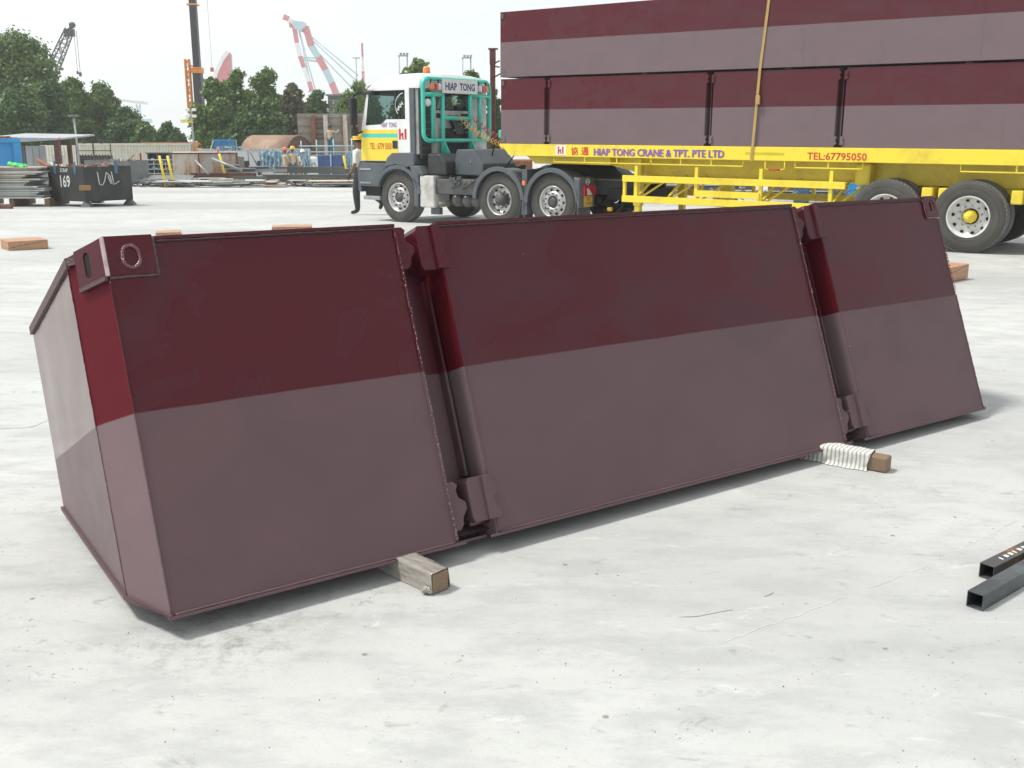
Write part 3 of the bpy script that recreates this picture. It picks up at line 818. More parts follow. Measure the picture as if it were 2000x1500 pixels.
# ------------------------------------------------------------------ timbers, cloth, tubes, chocks
def timber(end_c, w, h, length, z0, name, label, cat, skew=0, round_=.006):
    d = Vector((PBK.x, PBK.y, 0)).normalized(); d.rotate(Matrix.Rotation(skew, 3, 'Z'))
    x = d; y = Vector((0, 0, 1)).cross(x)
    root = thing(name, label, cat, frame((end_c[0], end_c[1], z0), x, y, Vector((0, 0, 1))))
    mb = MB(); mb.box(0, length, -w / 2, w / 2, 0, h)
    mb.build('timber_block', M['wood'], root, bevel=round_)
    return root
def sleeve(w, h, x0, x1, n=34, amp=.006, drop=0, seed=0):
    """wrinkled wrap round a block, open ended"""
    mb = MB(); ring = []
    pr = []
    for a, b, k in (((-w/2, 0), (-w/2, h), 6), ((-w/2, h), (w/2, h), 6), ((w/2, h), (w/2, 0), 6)):
        for i in range(k): pr.append((a[0] + (b[0]-a[0]) * i / k, a[1] + (b[1]-a[1]) * i / k))
    pr.append((w/2, 0))
    vs_ = []
    for i in range(n + 1):
        t = i / n; x = x0 + (x1 - x0) * t
        for j, p in enumerate(pr):
            c = Vector((p[0], p[1] - h / 2)); c2 = c.normalized()
            ww = (noise.noise(Vector((x * 15 + seed, p[0] * 16, p[1] * 16))) + .5 * noise.noise(Vector((x * 33 + p[1] * 60, seed, p[0] * 40)))) * amp + amp * 1.0
            xx = x + noise.noise(Vector((seed + 9, p[0] * 20, p[1] * 20))) * .012 * (1 if i in (0, n) else 0)
            z = max(.001, h / 2 + (c.y + c2.y * ww))
            y = c.x + c2.x * ww
            if p[1] == 0: y += math.copysign(drop * (1 + .8 * noise.noise(Vector((x * 13, seed, 2)))), p[0]); z = .002
            vs_.append((xx, y, z))
    m = len(pr)
    mb.add(vs_, [(i * m + j, i * m + j + 1, (i + 1) * m + j + 1, (i + 1) * m + j) for i in range(n) for j in range(m - 1)], True)
    return mb
t1 = timber((-.255, 3.445), .074, .076, 1.25, .001, 'wrapped_timber', 'square timber wrapped in clear plastic film under the left part of the pontoon', 'timber', skew=R(8))
sleeve(.076, .0775, .004, 1.0, 60, .004, .004, 3).build('plastic_wrap', M['film'], t1)
mb = MB()
for k in range(9):
    a = rnd.uniform(0, 6.28); mb.ball((rnd.uniform(.0, .035), .045 + rnd.uniform(-.008, .012), .012 + rnd.uniform(0, .012)), rnd.uniform(.012, .02), 6, 4, (rnd.uniform(.6, 1.3), rnd.uniform(.4, .9), rnd.uniform(.4, .8)))
mb.build('loose_film', M['film'], t1)
t2 = timber((1.835, 4.812), .078, .076, 1.1, .001, 'brown_timber', 'square brown timber end sticking out under the right part of the pontoon', 'timber', skew=R(18), round_=.009)
d2_ = Vector((PBK.x, PBK.y, 0)).normalized(); d2_.rotate(Matrix.Rotation(R(18), 3, 'Z'))
clo = sleeve(.082, .079, .085, .62, 60, .008, .020, 11).build('striped_cloth', M['cloth'])
clo.matrix_world = t2.matrix_world.copy()
tag(clo, 'white and grey striped cloth wrapped over the timber under the pontoon', 'cloth')

def square_tube(p0, d, L, a, z0, name, label, group, rusty, text=None):
    d = Vector((d[0], d[1], 0)).normalized(); y = Vector((0, 0, 1)).cross(d)
    root = thing(name, label, 'steel tube', frame((p0[0], p0[1], z0), d, y, Vector((0, 0, 1))), group)
    t = .0035; mb = MB()
    o = [(-a/2, 0), (a/2, 0), (a/2, a), (-a/2, a)]; i = [(-a/2 + t, t), (a/2 - t, t), (a/2 - t, a - t), (-a/2 + t, a - t)]
    vs_ = [(x, p[0], p[1]) for x in (0, L) for p in o + i]; fs = []
    for k in range(4):
        n = (k + 1) % 4
        fs += [(k, n, 8 + n, 8 + k), (4 + k, 4 + n, 12 + n, 12 + k), (k, n, 4 + n, 4 + k), (8 + k, 8 + n, 12 + n, 12 + k)]
    mb.add(vs_, fs); mb.build('tube_wall', rusty, root, bevel=.0015)
    if text:
        mk = MB()
        for k in range(11):
            x = .09 + .034 * k
            mk.prism([(x, -.013), (x + .008, -.013), (x + .013, .007), (x + .005, .007)], 'z', a + .0003, a + .0009)
            if k % 3: mk.prism([(x + .012, -.013), (x + .020, -.010), (x + .022, .004), (x + .014, .006)], 'z', a + .0003, a + .0009)
        mk.build('stencil_marks', M['white_letter'], root, kind='stuff')
    return root
M['tube_dark'] = mat('dark_mill_steel', (.065, .072, .078), .5, .4, c2=(.12, .13, .135), scale=5, fine=.1)
M['tube_rust'] = mat('rusting_mill_steel', (.080, .080, .078), .55, .3, c2=(.30, .14, .05), scale=9, lo=.55, hi=.68, fine=.12)
A, B = gp(1902, 1190), gp(2060, 1098)
square_tube((gp(1902, 1189).x, gp(1902, 1189).y), (B - A), 2.2, .058, .001, 'square_tube', 'dark square steel tube lying nearest the camera at the right edge', 'square steel tubes on the concrete', M['tube_dark'])
A2 = gp(1925, 1131); B2 = gp(2060, 1062)
square_tube((A2.x, A2.y), (B2 - A2), 2.2, .056, .001, 'square_tube', 'square steel tube with rusty end and white stencil marks, behind the darker tube', 'square steel tubes on the concrete', M['tube_rust'], True)

def chock(p, d, L, W, Hh, label, flip=1, mats=None):
    """wooden chock made of two wedge boards pinned with bolts"""
    d = Vector((d[0], d[1], 0)).normalized(); y = Vector((0, 0, 1)).cross(d)
    root = thing('wooden_chock', label, 'chock', frame((p[0], p[1], gz(p[1]) + .001), d, y, Vector((0, 0, 1))), 'orange wooden wedge chocks')
    mt = mats or M['orange_wood']
    MB().prism([(0, 0), (L, 0), (L, Hh * .95), (0, .03)], 'y', 0, W).build('wedge', mt, root, bevel=.003)
    MB().prism([(0, .036), (L, Hh * .95 + .004), (L, Hh), (0, Hh)], 'y', .002, W - .002).build('wedge', mt, root, bevel=.003)
    mb = MB()
    for k in range(6):
        x = L * (.08 + .15 * k); z = Hh * (.22 if k % 2 else .55) + .02 * k / 6
        mb.lathe([(.001, -.006), (.012, -.006), (.014, 0)], (x, 0, z), 'y', 10)
    mb.build('bolt_head', M['galv'], root, kind='stuff')
    return root
a, b = gp(17, 490), gp(95, 486)
chock((a.x, a.y), (b - a), (b - a).length, .55, .135, 'orange plywood wedge chock on the bare concrete at the left edge')
a, b = gp(531, 449), gp(609, 448)
chock((a.x, a.y), (b - a), (b - a).length * 1.0, .5, .05, 'flat orange board lying behind the left part of the pontoon')
a, b = gp(304, 460), gp(352, 459)
chock((a.x, a.y), (b - a), (b - a).length, .5, .045, 'thin pale orange board lying behind the left end of the pontoon deck')
a, b = gp(1856, 552), gp(1890, 545)
d_ = (b - a).normalized()
chock((a.x - d_.x * .5, a.y - d_.y * .5), d_, .5 + (b - a).length, .45, .165, 'brown wedge chock pair just past the right end of the pontoon')

# ------------------------------------------------------------------ wheels
def tyre_mb(Rr, w, treads=True):
    prof = [(Rr * .56, .02), (Rr * .60, .005), (Rr * .72, -.004), (Rr * .86, .004), (Rr * .95, .022), (Rr * .985, .045), (Rr * .99, w / 2),
            (Rr * .985, w - .045), (Rr * .95, w - .022), (Rr * .86, w - .004), (Rr * .72, w + .004), (Rr * .56, w - .02)]
    mb = MB(); mb.lathe(prof, (0, 0, 0), 'y', 48)
    for rr in (.64, .80, .905):
        mb.lathe([(Rr * rr, -.0055), (Rr * (rr + .006), -.0085), (Rr * (rr + .014), -.0055)], (0, 0, 0), 'y', 48)
    mb.mi = 1
    N = 52
    if treads:
        for k in range(N):
            t = 2 * math.pi * k / N
            for j, (ya, yb, off) in enumerate(((.03, w * .30, 0), (w * .34, w * .64, .5), (w * .69, w - .03, 0))):
                tt = t + off * 2 * math.pi / N; da = math.pi / N * .78
                vs_ = []
                for r_ in (Rr * .975, Rr * 1.002 - (.006 if j != 1 else 0)):
                    for yy, sh in ((ya, -.12 * (j - 1)), (yb, .12 * (j - 1) + .1)):
                        for q in (-1, 1):
                            a = tt + q * da + sh * da; vs_.append((r_ * math.cos(a), yy, r_ * math.sin(a)))
                mb.add(vs_, [(4, 5, 7, 6), (0, 1, 5, 4), (2, 6, 7, 3), (0, 4, 6, 2), (1, 3, 7, 5)])
    return mb
_wm = {}
def wheel(parent, s, y, z, kind='flat', Rr=.515, w=.29, flip=False):
    """wheel (> tyre, rim, hub, nut...) with its outer face to -y"""
    T = Matrix.Translation((s, y, z)) @ (Matrix.Rotation(math.pi, 4, 'Z') if flip else Matrix.Identity(4)) @ Matrix.Rotation(rnd.uniform(0, 6.28), 4, 'Y')
    key = (kind, Rr, w)
    def mesh_obj(k, fn, mats, par):
        kk = key + (k,)
        if kk not in _wm:
            o = fn().build(k, mats, None); _wm[kk] = o.data
        else:
            o = bpy.data.objects.new(k, _wm[kk]); col.objects.link(o)
        o.parent = par
        if k in ('hand_hole', 'wheel_nut'): o['kind'] = 'stuff'
        return o
    ty = mesh_obj('wheel', lambda: tyre_mb(Rr, w), [M['tyre'], M['tread']], parent)
    ty.matrix_local = T
    rm = {'flat': M['alloy'], 'deep': M['alloy'], 'trailer': M['rim_white'], 'inner': M['chassis']}[kind]
    q = Rr * .565
    if kind == 'inner': return ty
    def rimf():
        mb = MB()
        if kind == 'flat':
            mb.lathe([(q, .028), (q * 1.03, .008), (q, .000), (q * .93, .012), (q * .90, .05), (q * .80, .075), (q * .70, .045), (q * .64, .010), (q * .40, .006), (q * .38, .03)], (0, 0, 0), 'y', 40)
        else:
            dd = .16
            mb.lathe([(q, .028), (q * 1.03, .006), (q, -.002), (q * .95, .012), (q * .92, .05), (q * .86, dd * .8), (q * .72, dd), (q * .66, dd - .015), (q * .40, dd - .015), (q * .38, dd + .02)], (0, 0, 0), 'y', 40)
        return mb
    mesh_obj('rim', rimf, rm, ty)
    def holes():
        mb = MB(); yy, rr_ = (.056, .78) if kind == 'flat' else (.138, .80)
        for k in range(10):
            t = 2 * math.pi * k / 10
            c = Vector((q * rr_ * math.cos(t), yy - (.004 if kind == 'flat' else .012), q * rr_ * math.sin(t)))
            u = Vector((math.cos(t), 0, math.sin(t))); v = Vector((-math.sin(t), 0, math.cos(t)))
            nrm_ = Vector((0, -.004, 0))
            pts = [c + u * (.020 if kind == 'flat' else .020) * math.cos(a) + v * .027 * math.sin(a) + nrm_ + Vector((0, (math.cos(a) * (.012 if kind == 'flat' else -.014)), 0)) for a in [2 * math.pi * j / 10 for j in range(10)]]
            mb.add(pts, [tuple(range(10))])
        return mb
    mesh_obj('hand_hole', holes, M['rim_hole'], ty)
    def nuts():
        mb = MB(); yy = .008 if kind == 'flat' else .145
        for k in range(10):
            t = 2 * math.pi * (k + .5) / 10; c = (q * .54 * math.cos(t), yy, q * .54 * math.sin(t))
            mb.lathe([(.001, -.035), (.010, -.034), (.014, -.02), (.017, 0)], c, 'y', 6, smooth=False)
        return mb
    mesh_obj('wheel_nut', nuts, M['chassis'] if kind != 'trailer' else M['galv'], ty)
    def hub():
        mb = MB()
        if kind == 'trailer':
            mb.lathe([(.001, -.035), (.036, -.035), (.042, -.025), (.045, .01), (.060, .03), (.066, .06), (.088, .08), (.095, .15)], (0, 0, 0), 'y', 24)
            for k in range(8):
                t = 2 * math.pi * k / 8; mb.beam((.055 * math.cos(t), .04, .055 * math.sin(t)), (.095 * math.cos(t), .12, .095 * math.sin(t)), .008, .03)
            mb.lathe([(.001, -.055), (.028, -.055), (.031, -.03)], (0, 0, 0), 'y', 6, smooth=False)
        elif kind == 'flat':
            mb.lathe([(.001, -.012), (.05, -.012), (.075, 0), (.095, .02), (.10, .04)], (0, 0, 0), 'y', 24)
        else:
            mb.lathe([(.001, -.03), (.06, -.03), (.09, -.01), (.105, .02), (.11, .15)], (0, 0, 0), 'y', 24)
        return mb
    mesh_obj('hub', hub, M['yellow_cab'] if kind == 'trailer' else M['chassis'], ty)
    return ty

# ------------------------------------------------------------------ vehicle frame shared by truck and trailer line
YW = R(-36.888)
AX = Vector((math.cos(YW), math.sin(YW), 0)); AY = Vector((-math.sin(YW), math.cos(YW), 0))
T0 = Vector((-.243, 20.349, 0))
def road_z(s, y=0):
    p = T0 + AX * s + AY * y
    return gz(p.y)
VF = frame(T0, AX, AY, Vector((0, 0, 1)))
SLP = -.00387
TF = frame(T0, (AX + Vector((0, 0, SLP))).normalized(), AY, (AY.cross(-(AX + Vector((0, 0, SLP))).normalized())).normalized() * 1)
TF = frame(T0, (AX + Vector((0, 0, SLP))).normalized(), AY, ((AX + Vector((0, 0, SLP))).normalized()).cross(AY))

def hl_logo(T, w, h, material, parent):
    mb = MB()
    P_ = lambda pts: mb.add([T @ Vector((p[0] * w, 0, p[1] * h)) for p in pts], [tuple(range(len(pts)))])
    P_([(0, 0), (.24, 0), (.24, .97), (0, 1.0)])
    P_([(.24, .50), (.38, .60), (.58, .64), (.58, .46), (.42, .42), (.24, .30)])
    P_([(.40, .60), (.58, .64), (.58, .14), (.70, .02), (.62, 0), (.46, .02), (.40, .14)])
    P_([(.74, .12), (.80, .04), (1.0, .0), (1.0, 1.0), (.74, .95)])
    return mb.build('logo', material, parent)

def build_truck():
    root = thing('tractor_truck', 'white, yellow and grey tractor truck with turquoise tubular guard behind its cab', 'truck', VF)
    g = M['grey_plastic']
    CY = 2.36
    # ---- chassis
    for y in (.72, 1.52):
        MB().box(-2.9, 2.75, y, y + .09, .50, .76).build('chassis_rail', M['chassis'], root, bevel=.005)
    MB().box(-1.75, -.62, .06, .70, .42, .72).build('side_box', M['chassis'], root, bevel=.02)
    MB().box(-2.06, -1.68, .0, .5, .14, .78).build('storage_locker', M['dirty_white'], root, bevel=.025)
    mb = MB()
    for s0 in (-1.20, -.93, -.70):
        mb = MB(); mb.lathe([(.001, 0), (.09, .01), (.135, .05), (.14, .10), (.14, .85), (.09, .9), (.001, .9)], (s0, .10, .31), 'y', 20)
        mb.build('air_tank', M['chassis'], root)
        MB().box(s0 - .02, s0 + .015, .095, .10, .37, .40).build('tank_label', M['white_letter'], root)
    MB().tube([(-1.60, .05, .22), (-1.55, .10, .21), (-1.45, .3, .25)], .05, 10).build('exhaust_pipe', M['pipe'], root)
    MB().box(-1.85, -1.62, .1, .2, .0, .14).build('mud_flap', g, root)
    for sy in (.0, 2.06):
        for (s, w0) in ((.58, .40), (1.80, .2)):
            MB().box(s - .04, s - .01, sy + .05, sy + .32, -.02, .30).build('mud_flap', M['chassis'], root)
    # valve bank and clutter behind the front tag of the chassis
    mb = MB()
    for k in range(14):
        x = rnd.uniform(-1.35, -.75); z = rnd.uniform(.50, .75); y = rnd.uniform(.02, .06)
        mb.box(x, x + rnd.uniform(.04, .1), y, y + .05, z, z + rnd.uniform(.03, .07))
    mb.build('valve_bank', M['chassis'], root, kind='stuff')
    MB().beam((-.98, .05, .55), (-.55, .05, .76), .03, .03).build('fender_stay', M['chassis'], root)
    # deck plate, battery box, fifth wheel
    MB().box(-1.95, 2.55, .55, 1.80, .765, .79).build('deck_plate', M['chassis'], root)
    MB().prism([(-1.45, .79), (-.72, .79), (-.72, 1.02), (-.98, 1.30), (-1.40, 1.30), (-1.45, 1.1)], 'y', .40, 1.5).build('sloping_toolbox', M['grey_plastic'], root, bevel=.02)
    MB().tube([(-1.02, .395, 1.08), (-1.02, .385, 1.02)], .008, 6).build('latch', M['galv'], root)
    MB().prism([(-1.95, .79), (-1.45, .79), (-1.45, 1.05), (-1.62, 1.22), (-1.95, 1.22)], 'y', .12, .75).build('intake_box', M['dark_plastic'], root, bevel=.04)
    MB().prism([(.55, .80), (1.75, .80), (1.60, 1.0), (1.25, 1.04), (.70, 1.04)], 'y', .72, 1.64).build('fifth_wheel', M['black'], root, bevel=.02)
    mb = MB()
    for k in range(30):
        x = rnd.uniform(-1.9, .3); y = rnd.uniform(.6, 1.7); mb.box(x, x + rnd.uniform(.05, .2), y, y + rnd.uniform(.05, .2), .79, .79 + rnd.uniform(.05, .22))
    mb.build('chassis_equipment', M['dark_plastic'], root, kind='stuff')
    # ---- cab shell (profile extruded, hollow side window cut by building wall pieces)
    shell = MB()
    roof = [(-3.40, 2.56), (-3.24, 2.70), (-2.85, 2.79), (-2.20, 2.80), (-2.03, 2.74), (-2.05, 2.55)]
    # roof with a crown
    cols = [0, .10, .35, .8, 1.18, 1.56, 2.01, 2.26, 2.36]
    rise = [-.08, .0, .035, .06, .07, .06, .035, 0, -.08]
    prof = [(-3.44, 2.53), (-3.33, 2.66), (-3.10, 2.735), (-2.75, 2.77), (-2.30, 2.775), (-2.08, 2.73), (-2.04, 2.60), (-2.04, 2.50)]
    vs_, fs = [], []
    for yy, rs in zip(cols, rise):
        for i, p in enumerate(prof):
            k = 0 if i in (0, 7) else (.5 if i in (1, 6) else 1)
            ins = .04 if yy in (0, 2.36) and k else 0
            vs_.append((p[0], yy + (ins if yy == 0 else -ins if yy == 2.36 else 0), p[1] + rs * k))
    n = len(prof)
    for j in range(len(cols) - 1):
        for i in range(n - 1): fs.append((j * n + i, j * n + i + 1, (j + 1) * n + i + 1, (j + 1) * n + i))
    fs.append(tuple(range(n))); fs.append(tuple(range((len(cols) - 1) * n, len(cols) * n)))
    MB().add(vs_, fs, True).build('roof', M['white'], root)
    for y0, y1, nm in ((.0, .05, 1), (2.31, 2.36, 2)):
        # side wall as panels around the window opening
        MB().prism([(-3.70, 1.05), (-2.30, 1.05), (-2.30, 1.90), (-2.95, 1.90), (-3.10, 1.80), (-3.52, 1.78), (-3.66, 1.78)], 'y', y0, y1).build('door', M['white'], root, bevel=.01)
        MB().prism([(-3.66, 1.78), (-3.545, 1.78), (-3.42, 2.47), (-2.42, 2.47), (-2.42, 1.90), (-2.30, 1.90), (-2.30, 2.535), (-3.46, 2.535)], 'y', y0, y1).build('window_surround', M['white'], root, bevel=.006)
        gy = y0 + (.018 if nm == 1 else .02)
        MB().prism([(-3.545, 1.78), (-3.10, 1.80), (-2.95, 1.90), (-2.42, 1.90), (-2.42, 2.47), (-3.42, 2.47)], 'y', gy, gy + .006).build('side_window', M['glass'], root)
        MB().tube([(-3.535, gy - .01, 1.79), (-3.10, gy - .01, 1.805), (-2.95, gy - .01, 1.905), (-2.43, gy - .01, 1.905), (-2.43, gy - .01, 2.465), (-3.415, gy - .01, 2.465)], .010, 6, close=True).build('window_seal', M['black'], root)
        MB().box(-2.72, -2.66, gy - .012, gy + .012, 1.90, 2.47).build('window_bar', M['black'], root)
        MB().box(-2.295, -2.175, y0 + .004 if nm == 1 else y0 - .004, y1, 1.05, 2.50).build('side_flap', g, root, bevel=.01)
        MB().prism([(-3.69, 1.04), (-2.31, 1.04), (-2.31, 1.02), (-3.69, 1.02)], 'y', y0, y1).build('door_sill', M['black'], root)
    # front, rear, floor
    MB().prism([(-3.70, 1.05), (-3.66, 1.78), (-3.61, 1.78), (-3.65, 1.05)], 'y', .05, 2.31).build('front_panel', M['yellow_cab'], root)
    MB().prism([(-3.66, 1.785), (-3.44, 2.53), (-3.42, 2.53), (-3.64, 1.785)], 'y', .06, 2.30).build('windscreen', M['glass'], root)
    rw = MB()
    rw.box(-2.20, -2.12, .06, .60, 1.2, 2.52); rw.box(-2.20, -2.12, 1.68, 2.30, 1.2, 2.52)
    rw.box(-2.20, -2.12, .60, 1.68, 1.2, 2.08); rw.box(-2.20, -2.12, .60, 1.68, 2.42, 2.52)
    rw.build('rear_wall', M['dirty_white'], root, bevel=.01)
    MB().box(-2.118, -2.06, .08, .40, 1.10, 2.46).build('bellows', M['dark_plastic'], root, bevel=.02)
    for k in range(9): MB().box(-2.058, -2.05, .09, .39, 1.18 + k * .13, 1.20 + k * .13).build('bellows_rib', M['grey_plastic'], root)
    MB().box(-2.17, -2.15, .60, 1.68, 2.08, 2.42).build('rear_window', M['glass'], root)
    MB().tube([(-2.115, .62, 2.10), (-2.115, 1.66, 2.10), (-2.115, 1.66, 2.40), (-2.115, .62, 2.40)], .014, 6, close=True).build('window_seal', M['black'], root)
    MB().box(-2.12, -2.105, .62, .80, 1.93, 2.02).build('vent_grille', M['black'], root)
    MB().box(-2.12, -2.105, 1.42, 1.68, 1.93, 2.02).build('vent_grille', M['black'], root)
    MB().prism([(1.15, 2.27), (1.20, 2.33), (1.25, 2.27), (1.20, 2.17)], 'x', -2.145, -2.14).build('window_sticker', M['plate_yellow'], root)
    MB().prism([(1.10, 2.40), (1.28, 2.40), (1.2, 2.35)], 'x', -2.145, -2.14).build('window_sticker', M['white_letter'], root)
    MB().box(-2.12, -2.05, .75, 1.62, .90, 1.72).build('engine_tunnel', M['black'], root)
    MB().prism([(.95, 1.98), (1.55, 1.98), (1.50, 1.80), (1.38, 1.60), (1.15, 1.60), (1.05, 1.80)], 'x', -2.10, -2.02).build('connector_panel', M['dark_plastic'], root, bevel=.01)
    mb = MB()
    for k in range(12):
        mb.lathe([(.001, .03), (.012, .03), (.014, 0)], (-2.02, rnd.uniform(1.02, 1.5), rnd.uniform(1.62, 1.95)), 'x', 8)
    mb.build('coupling_head', M['galv'], root)
    MB().box(-3.62, -2.2, .06, 2.30, 1.06, 1.10).build('cab_floor', M['interior'], root)
    MB().box(-3.60, -3.35, .08, 2.28, 1.10, 1.82).build('dashboard', M['interior'], root, bevel=.04)
    for y in (.25, 1.55):
        mb = MB(); mb.box(-3.0, -2.55, y, y + .5, 1.3, 1.5); mb.prism([(-2.62, 1.45), (-2.48, 1.45), (-2.38, 2.15), (-2.48, 2.2)], 'y', y + .02, y + .48)
        mb.build('seat', M['interior'], root, bevel=.04)
    mb = MB(); mb.tube([(-3.18 + .04 * math.cos(a), .5 + .21 * math.sin(a), 1.85 + .19 * math.cos(a)) for a in [2 * math.pi * k / 20 for k in range(20)]], .014, 6, close=True)
    mb.build('steering_wheel', M['black'], root)
    # ---- painted door bands (proud panels)
    MB().prism([(-3.70, 1.06), (-2.63, 1.06), (-2.63, 1.525), (-3.675, 1.525)], 'y', -.006, .0).build('yellow_door_skirt', M['yellow_cab'], root, bevel=.003)
    MB().prism([(-3.673, 1.532), (-2.64, 1.532), (-2.64, 1.605), (-3.669, 1.605)], 'y', -.005, .0).build('teal_stripe', M['teal'], root)
    MB().prism([(-3.668, 1.612), (-2.64, 1.612), (-2.64, 1.69), (-3.664, 1.69)], 'y', -.005, .0).build('yellow_stripe', M['yellow_cab'], root)
    lettering('HIAP  TONG', TR(-3.08, -.004, 1.735), .42, .10, M['purple_letter'], root, offset=.012)
    lettering('TEL : 6779 5050', TR(-3.43, -.0095, 1.29), .62, .13, M['red_letter'], root, offset=.01)
    hl_logo(TR(-2.60, -.004, 1.49), .21, .22, M['red_letter'], root)
    MB().box(-2.78, -2.64, -.014, -.006, 1.31, 1.47).build('door_handle', M['dark_plastic'], root, bevel=.01)
    mb = MB(); ar = [(-2.45 + .24 * math.cos(a), .012, 2.17 + .24 * math.sin(a)) for a in [R(95) + R(130) * k / 16 for k in range(17)]]
    mb.tube(ar, .010, 6); mb.build('window_decal', M['white_letter'], root)
    lettering('MAN', TR(-2.66, .012, 2.02, 0, R(-42), 0), .26, .08, M['white_letter'], root, 'window_decal', .03)
    # sun visor, roof light, mirrors
    MB().prism([(-3.50, 2.56), (-3.40, 2.60), (-3.60, 2.44), (-3.66, 2.40)], 'y', .05, 2.31).build('sun_visor', M['dark_plastic'], root)
    MB().lathe([(.001, .125), (.05, .12), (.072, .10), (.078, 0)], (-2.36, .62, 2.83), 'z', 16).build('beacon_lamp', M['amber'], root)
    for y, sg in ((-.13, 1), (2.49, -1)):
        MB().box(-3.80, -3.72, y - .09, y + .09, 1.78, 2.34).build('mirror', M['dark_plastic'], root, bevel=.03)
        MB().box(-3.78, -3.71, y - .09, y + .09, 1.56, 1.75).build('mirror', M['dark_plastic'], root, bevel=.03)
        inner = .03 if sg > 0 else 2.33
        MB().tube([(-3.45, inner, 2.44), (-3.64, (y + inner) / 2, 2.46), (-3.75, y, 2.38), (-3.75, y, 1.60), (-3.70, (y + inner) / 2, 1.62), (-3.62, inner, 1.66)], .020, 8).build('mirror_arm', M['black'], root)
        MB().box(-3.50, -3.22, y - .05 + .06 * sg, y + .07 + .06 * sg, 2.40, 2.48).build('kerb_mirror', M['dark_plastic'], root, bevel=.03)
    # ---- bumper, steps, front fender
    MB().prism([(-3.76, .52), (-3.20, .52), (-3.16, .70), (-3.04, .88), (-2.90, .98), (-2.90, 1.015), (-3.72, 1.015), (-3.78, .85)], 'y', -.01, .42).build('step_well', g, root, bevel=.015)
    MB().box(-3.74, -3.42, -.022, .15, .86, .90).build('step', M['galv'], root)
    MB().box(-3.74, -3.42, -.022, .15, .58, .61).build('step', M['galv'], root)
    MB().box(-3.70, -3.22, .02, .30, .24, .32).build('step', M['galv'], root, bevel=.01)
    MB().box(-3.68, -3.24, .08, .28, .32, .52).build('step_bracket', M['black'], root)
    MB().prism([(-3.82, .40), (-3.74, .40), (-3.74, 1.04), (-3.76, 1.04), (-3.84, .9)], 'y', .0, 2.36).build('bumper', g, root, bevel=.02)
    MB().box(-3.74, -3.2, 1.9, 2.36, .4, 1.0).build('step_well', g, root, bevel=.02)
    def arch(sc, zc, r0, r1, y0, y1, a0, a1, nm='fender', n=18, extra=None):
        mb = MB(); vs_ = []; fs = []
        for k in range(n + 1):
            a = a0 + (a1 - a0) * k / n
            for rr in (r0, r1):
                for yy in (y0, y1): vs_.append((sc + rr * math.cos(a), yy, zc + rr * math.sin(a)))
        for k in range(n):
            o = 4 * k
            for a_, b_ in ((0, 1), (1, 3), (3, 2), (2, 0)): fs.append((o + a_, o + b_, o + 4 + b_, o + 4 + a_))
        fs += [(0, 1, 3, 2), (4 * n, 4 * n + 2, 4 * n + 3, 4 * n + 1)]
        mb.add(vs_, fs); return mb.build(nm, g, root, bevel=.008)
    arch(-2.68, .32, .58, .66, -.02, .45, R(8), R(160))
    MB().prism([(-3.02, .93), (-2.95, 1.12), (-2.80, 1.225), (-2.19, 1.235), (-2.19, .98), (-2.4, .93), (-2.7, .99)], 'y', -.02, .45).build('fender_top', g, root, bevel=.02)
    MB().prism([(-2.32, .98), (-2.05, .97), (-1.93, .80), (-2.08, .78), (-2.10, .14), (-2.22, .14), (-2.20, .55)], 'y', -.02, .42).build('mudguard', g, root, bevel=.02)
    # rear fenders
    for y0, y1 in ((.0, .55), (1.81, 2.36)):
        for (sc, zc, a0, a1) in ((-.05, .36, R(2), R(178)), (1.21, .36, R(2), R(182))):
            arch(sc, zc, .565, .60, y0 + .012, y1, a0, a1)
            arch(sc, zc, .545, .635, y0, y0 + .03, a0, a1, 'fender_edge')
        MB().prism([(.50, .10), (.62, .10), (.62, .95), (.50, .95)], 'y', y0 + .05, y1).build('fender_bridge', g, root)
        # panel closing the fender to the rear, with its lamp
        MB().prism([(1.795, .28), (1.84, .28), (1.84, .80), (1.70, .84), (1.74, .60)], 'y', y0, y0 + .54).build('lamp_panel', g, root, bevel=.02)
        MB().box(1.84, 1.89, y0 + .10, y0 + .50, .50, .68).build('tail_lamp', M['red_lens'], root, bevel=.01)
        MB().prism([(y0 + .20, .505), (y0 + .36, .505), (y0 + .31, .56), (y0 + .25, .62), (y0 + .18, .63)], 'x', 1.892, 1.896).build('lamp_lens', M['clear_lens'], root)
    FY = lambda y, z: frame((1.8455, y, z), Vector((0, 1, 0)), Vector((-1, 0, 0)), Vector((0, 0, 1)))
    MB().box(1.84, 1.848, .16, .44, .29, .485).build('number_plate', M['plate_yellow'], root)
    lettering('XD', frame((1.8495, .245, .40), Vector((0, 1, 0)), Vector((-1, 0, 0)), Vector((0, 0, 1))), .11, .065, M['black'], root, 'plate_lettering', .0)
    lettering('2599X', frame((1.8495, .18, .31), Vector((0, 1, 0)), Vector((-1, 0, 0)), Vector((0, 0, 1))), .24, .065, M['black'], root, 'plate_lettering', .0)
    mb = MB(); mb.tube([(1.846, .27 + .062 * math.cos(a), .745 + .055 * math.sin(a)) for a in [2 * math.pi * k / 24 for k in range(24)]], .006, 6, close=True)
    mb.build('speed_roundel', M['white_letter'], root)
    lettering('60', FY(.232, .718), .08, .055, M['white_letter'], root, 'speed_figures', .02)
    MB().box(.56, .63, -.03, .02, .66, .74).build('side_marker', M['amber'], root, bevel=.008)
    MB().lathe([(.001, 0), (.04, 0), (.04, .08), (.001, .08)], (2.25, .35, .26), 'x', 12).build('tow_knob', M['plate_yellow'], root)
    # axles, suspension and drive parts seen in the gap to the trailer leg
    mb = MB()
    mb.box(2.1, 2.8, .55, 1.8, .42, .62)
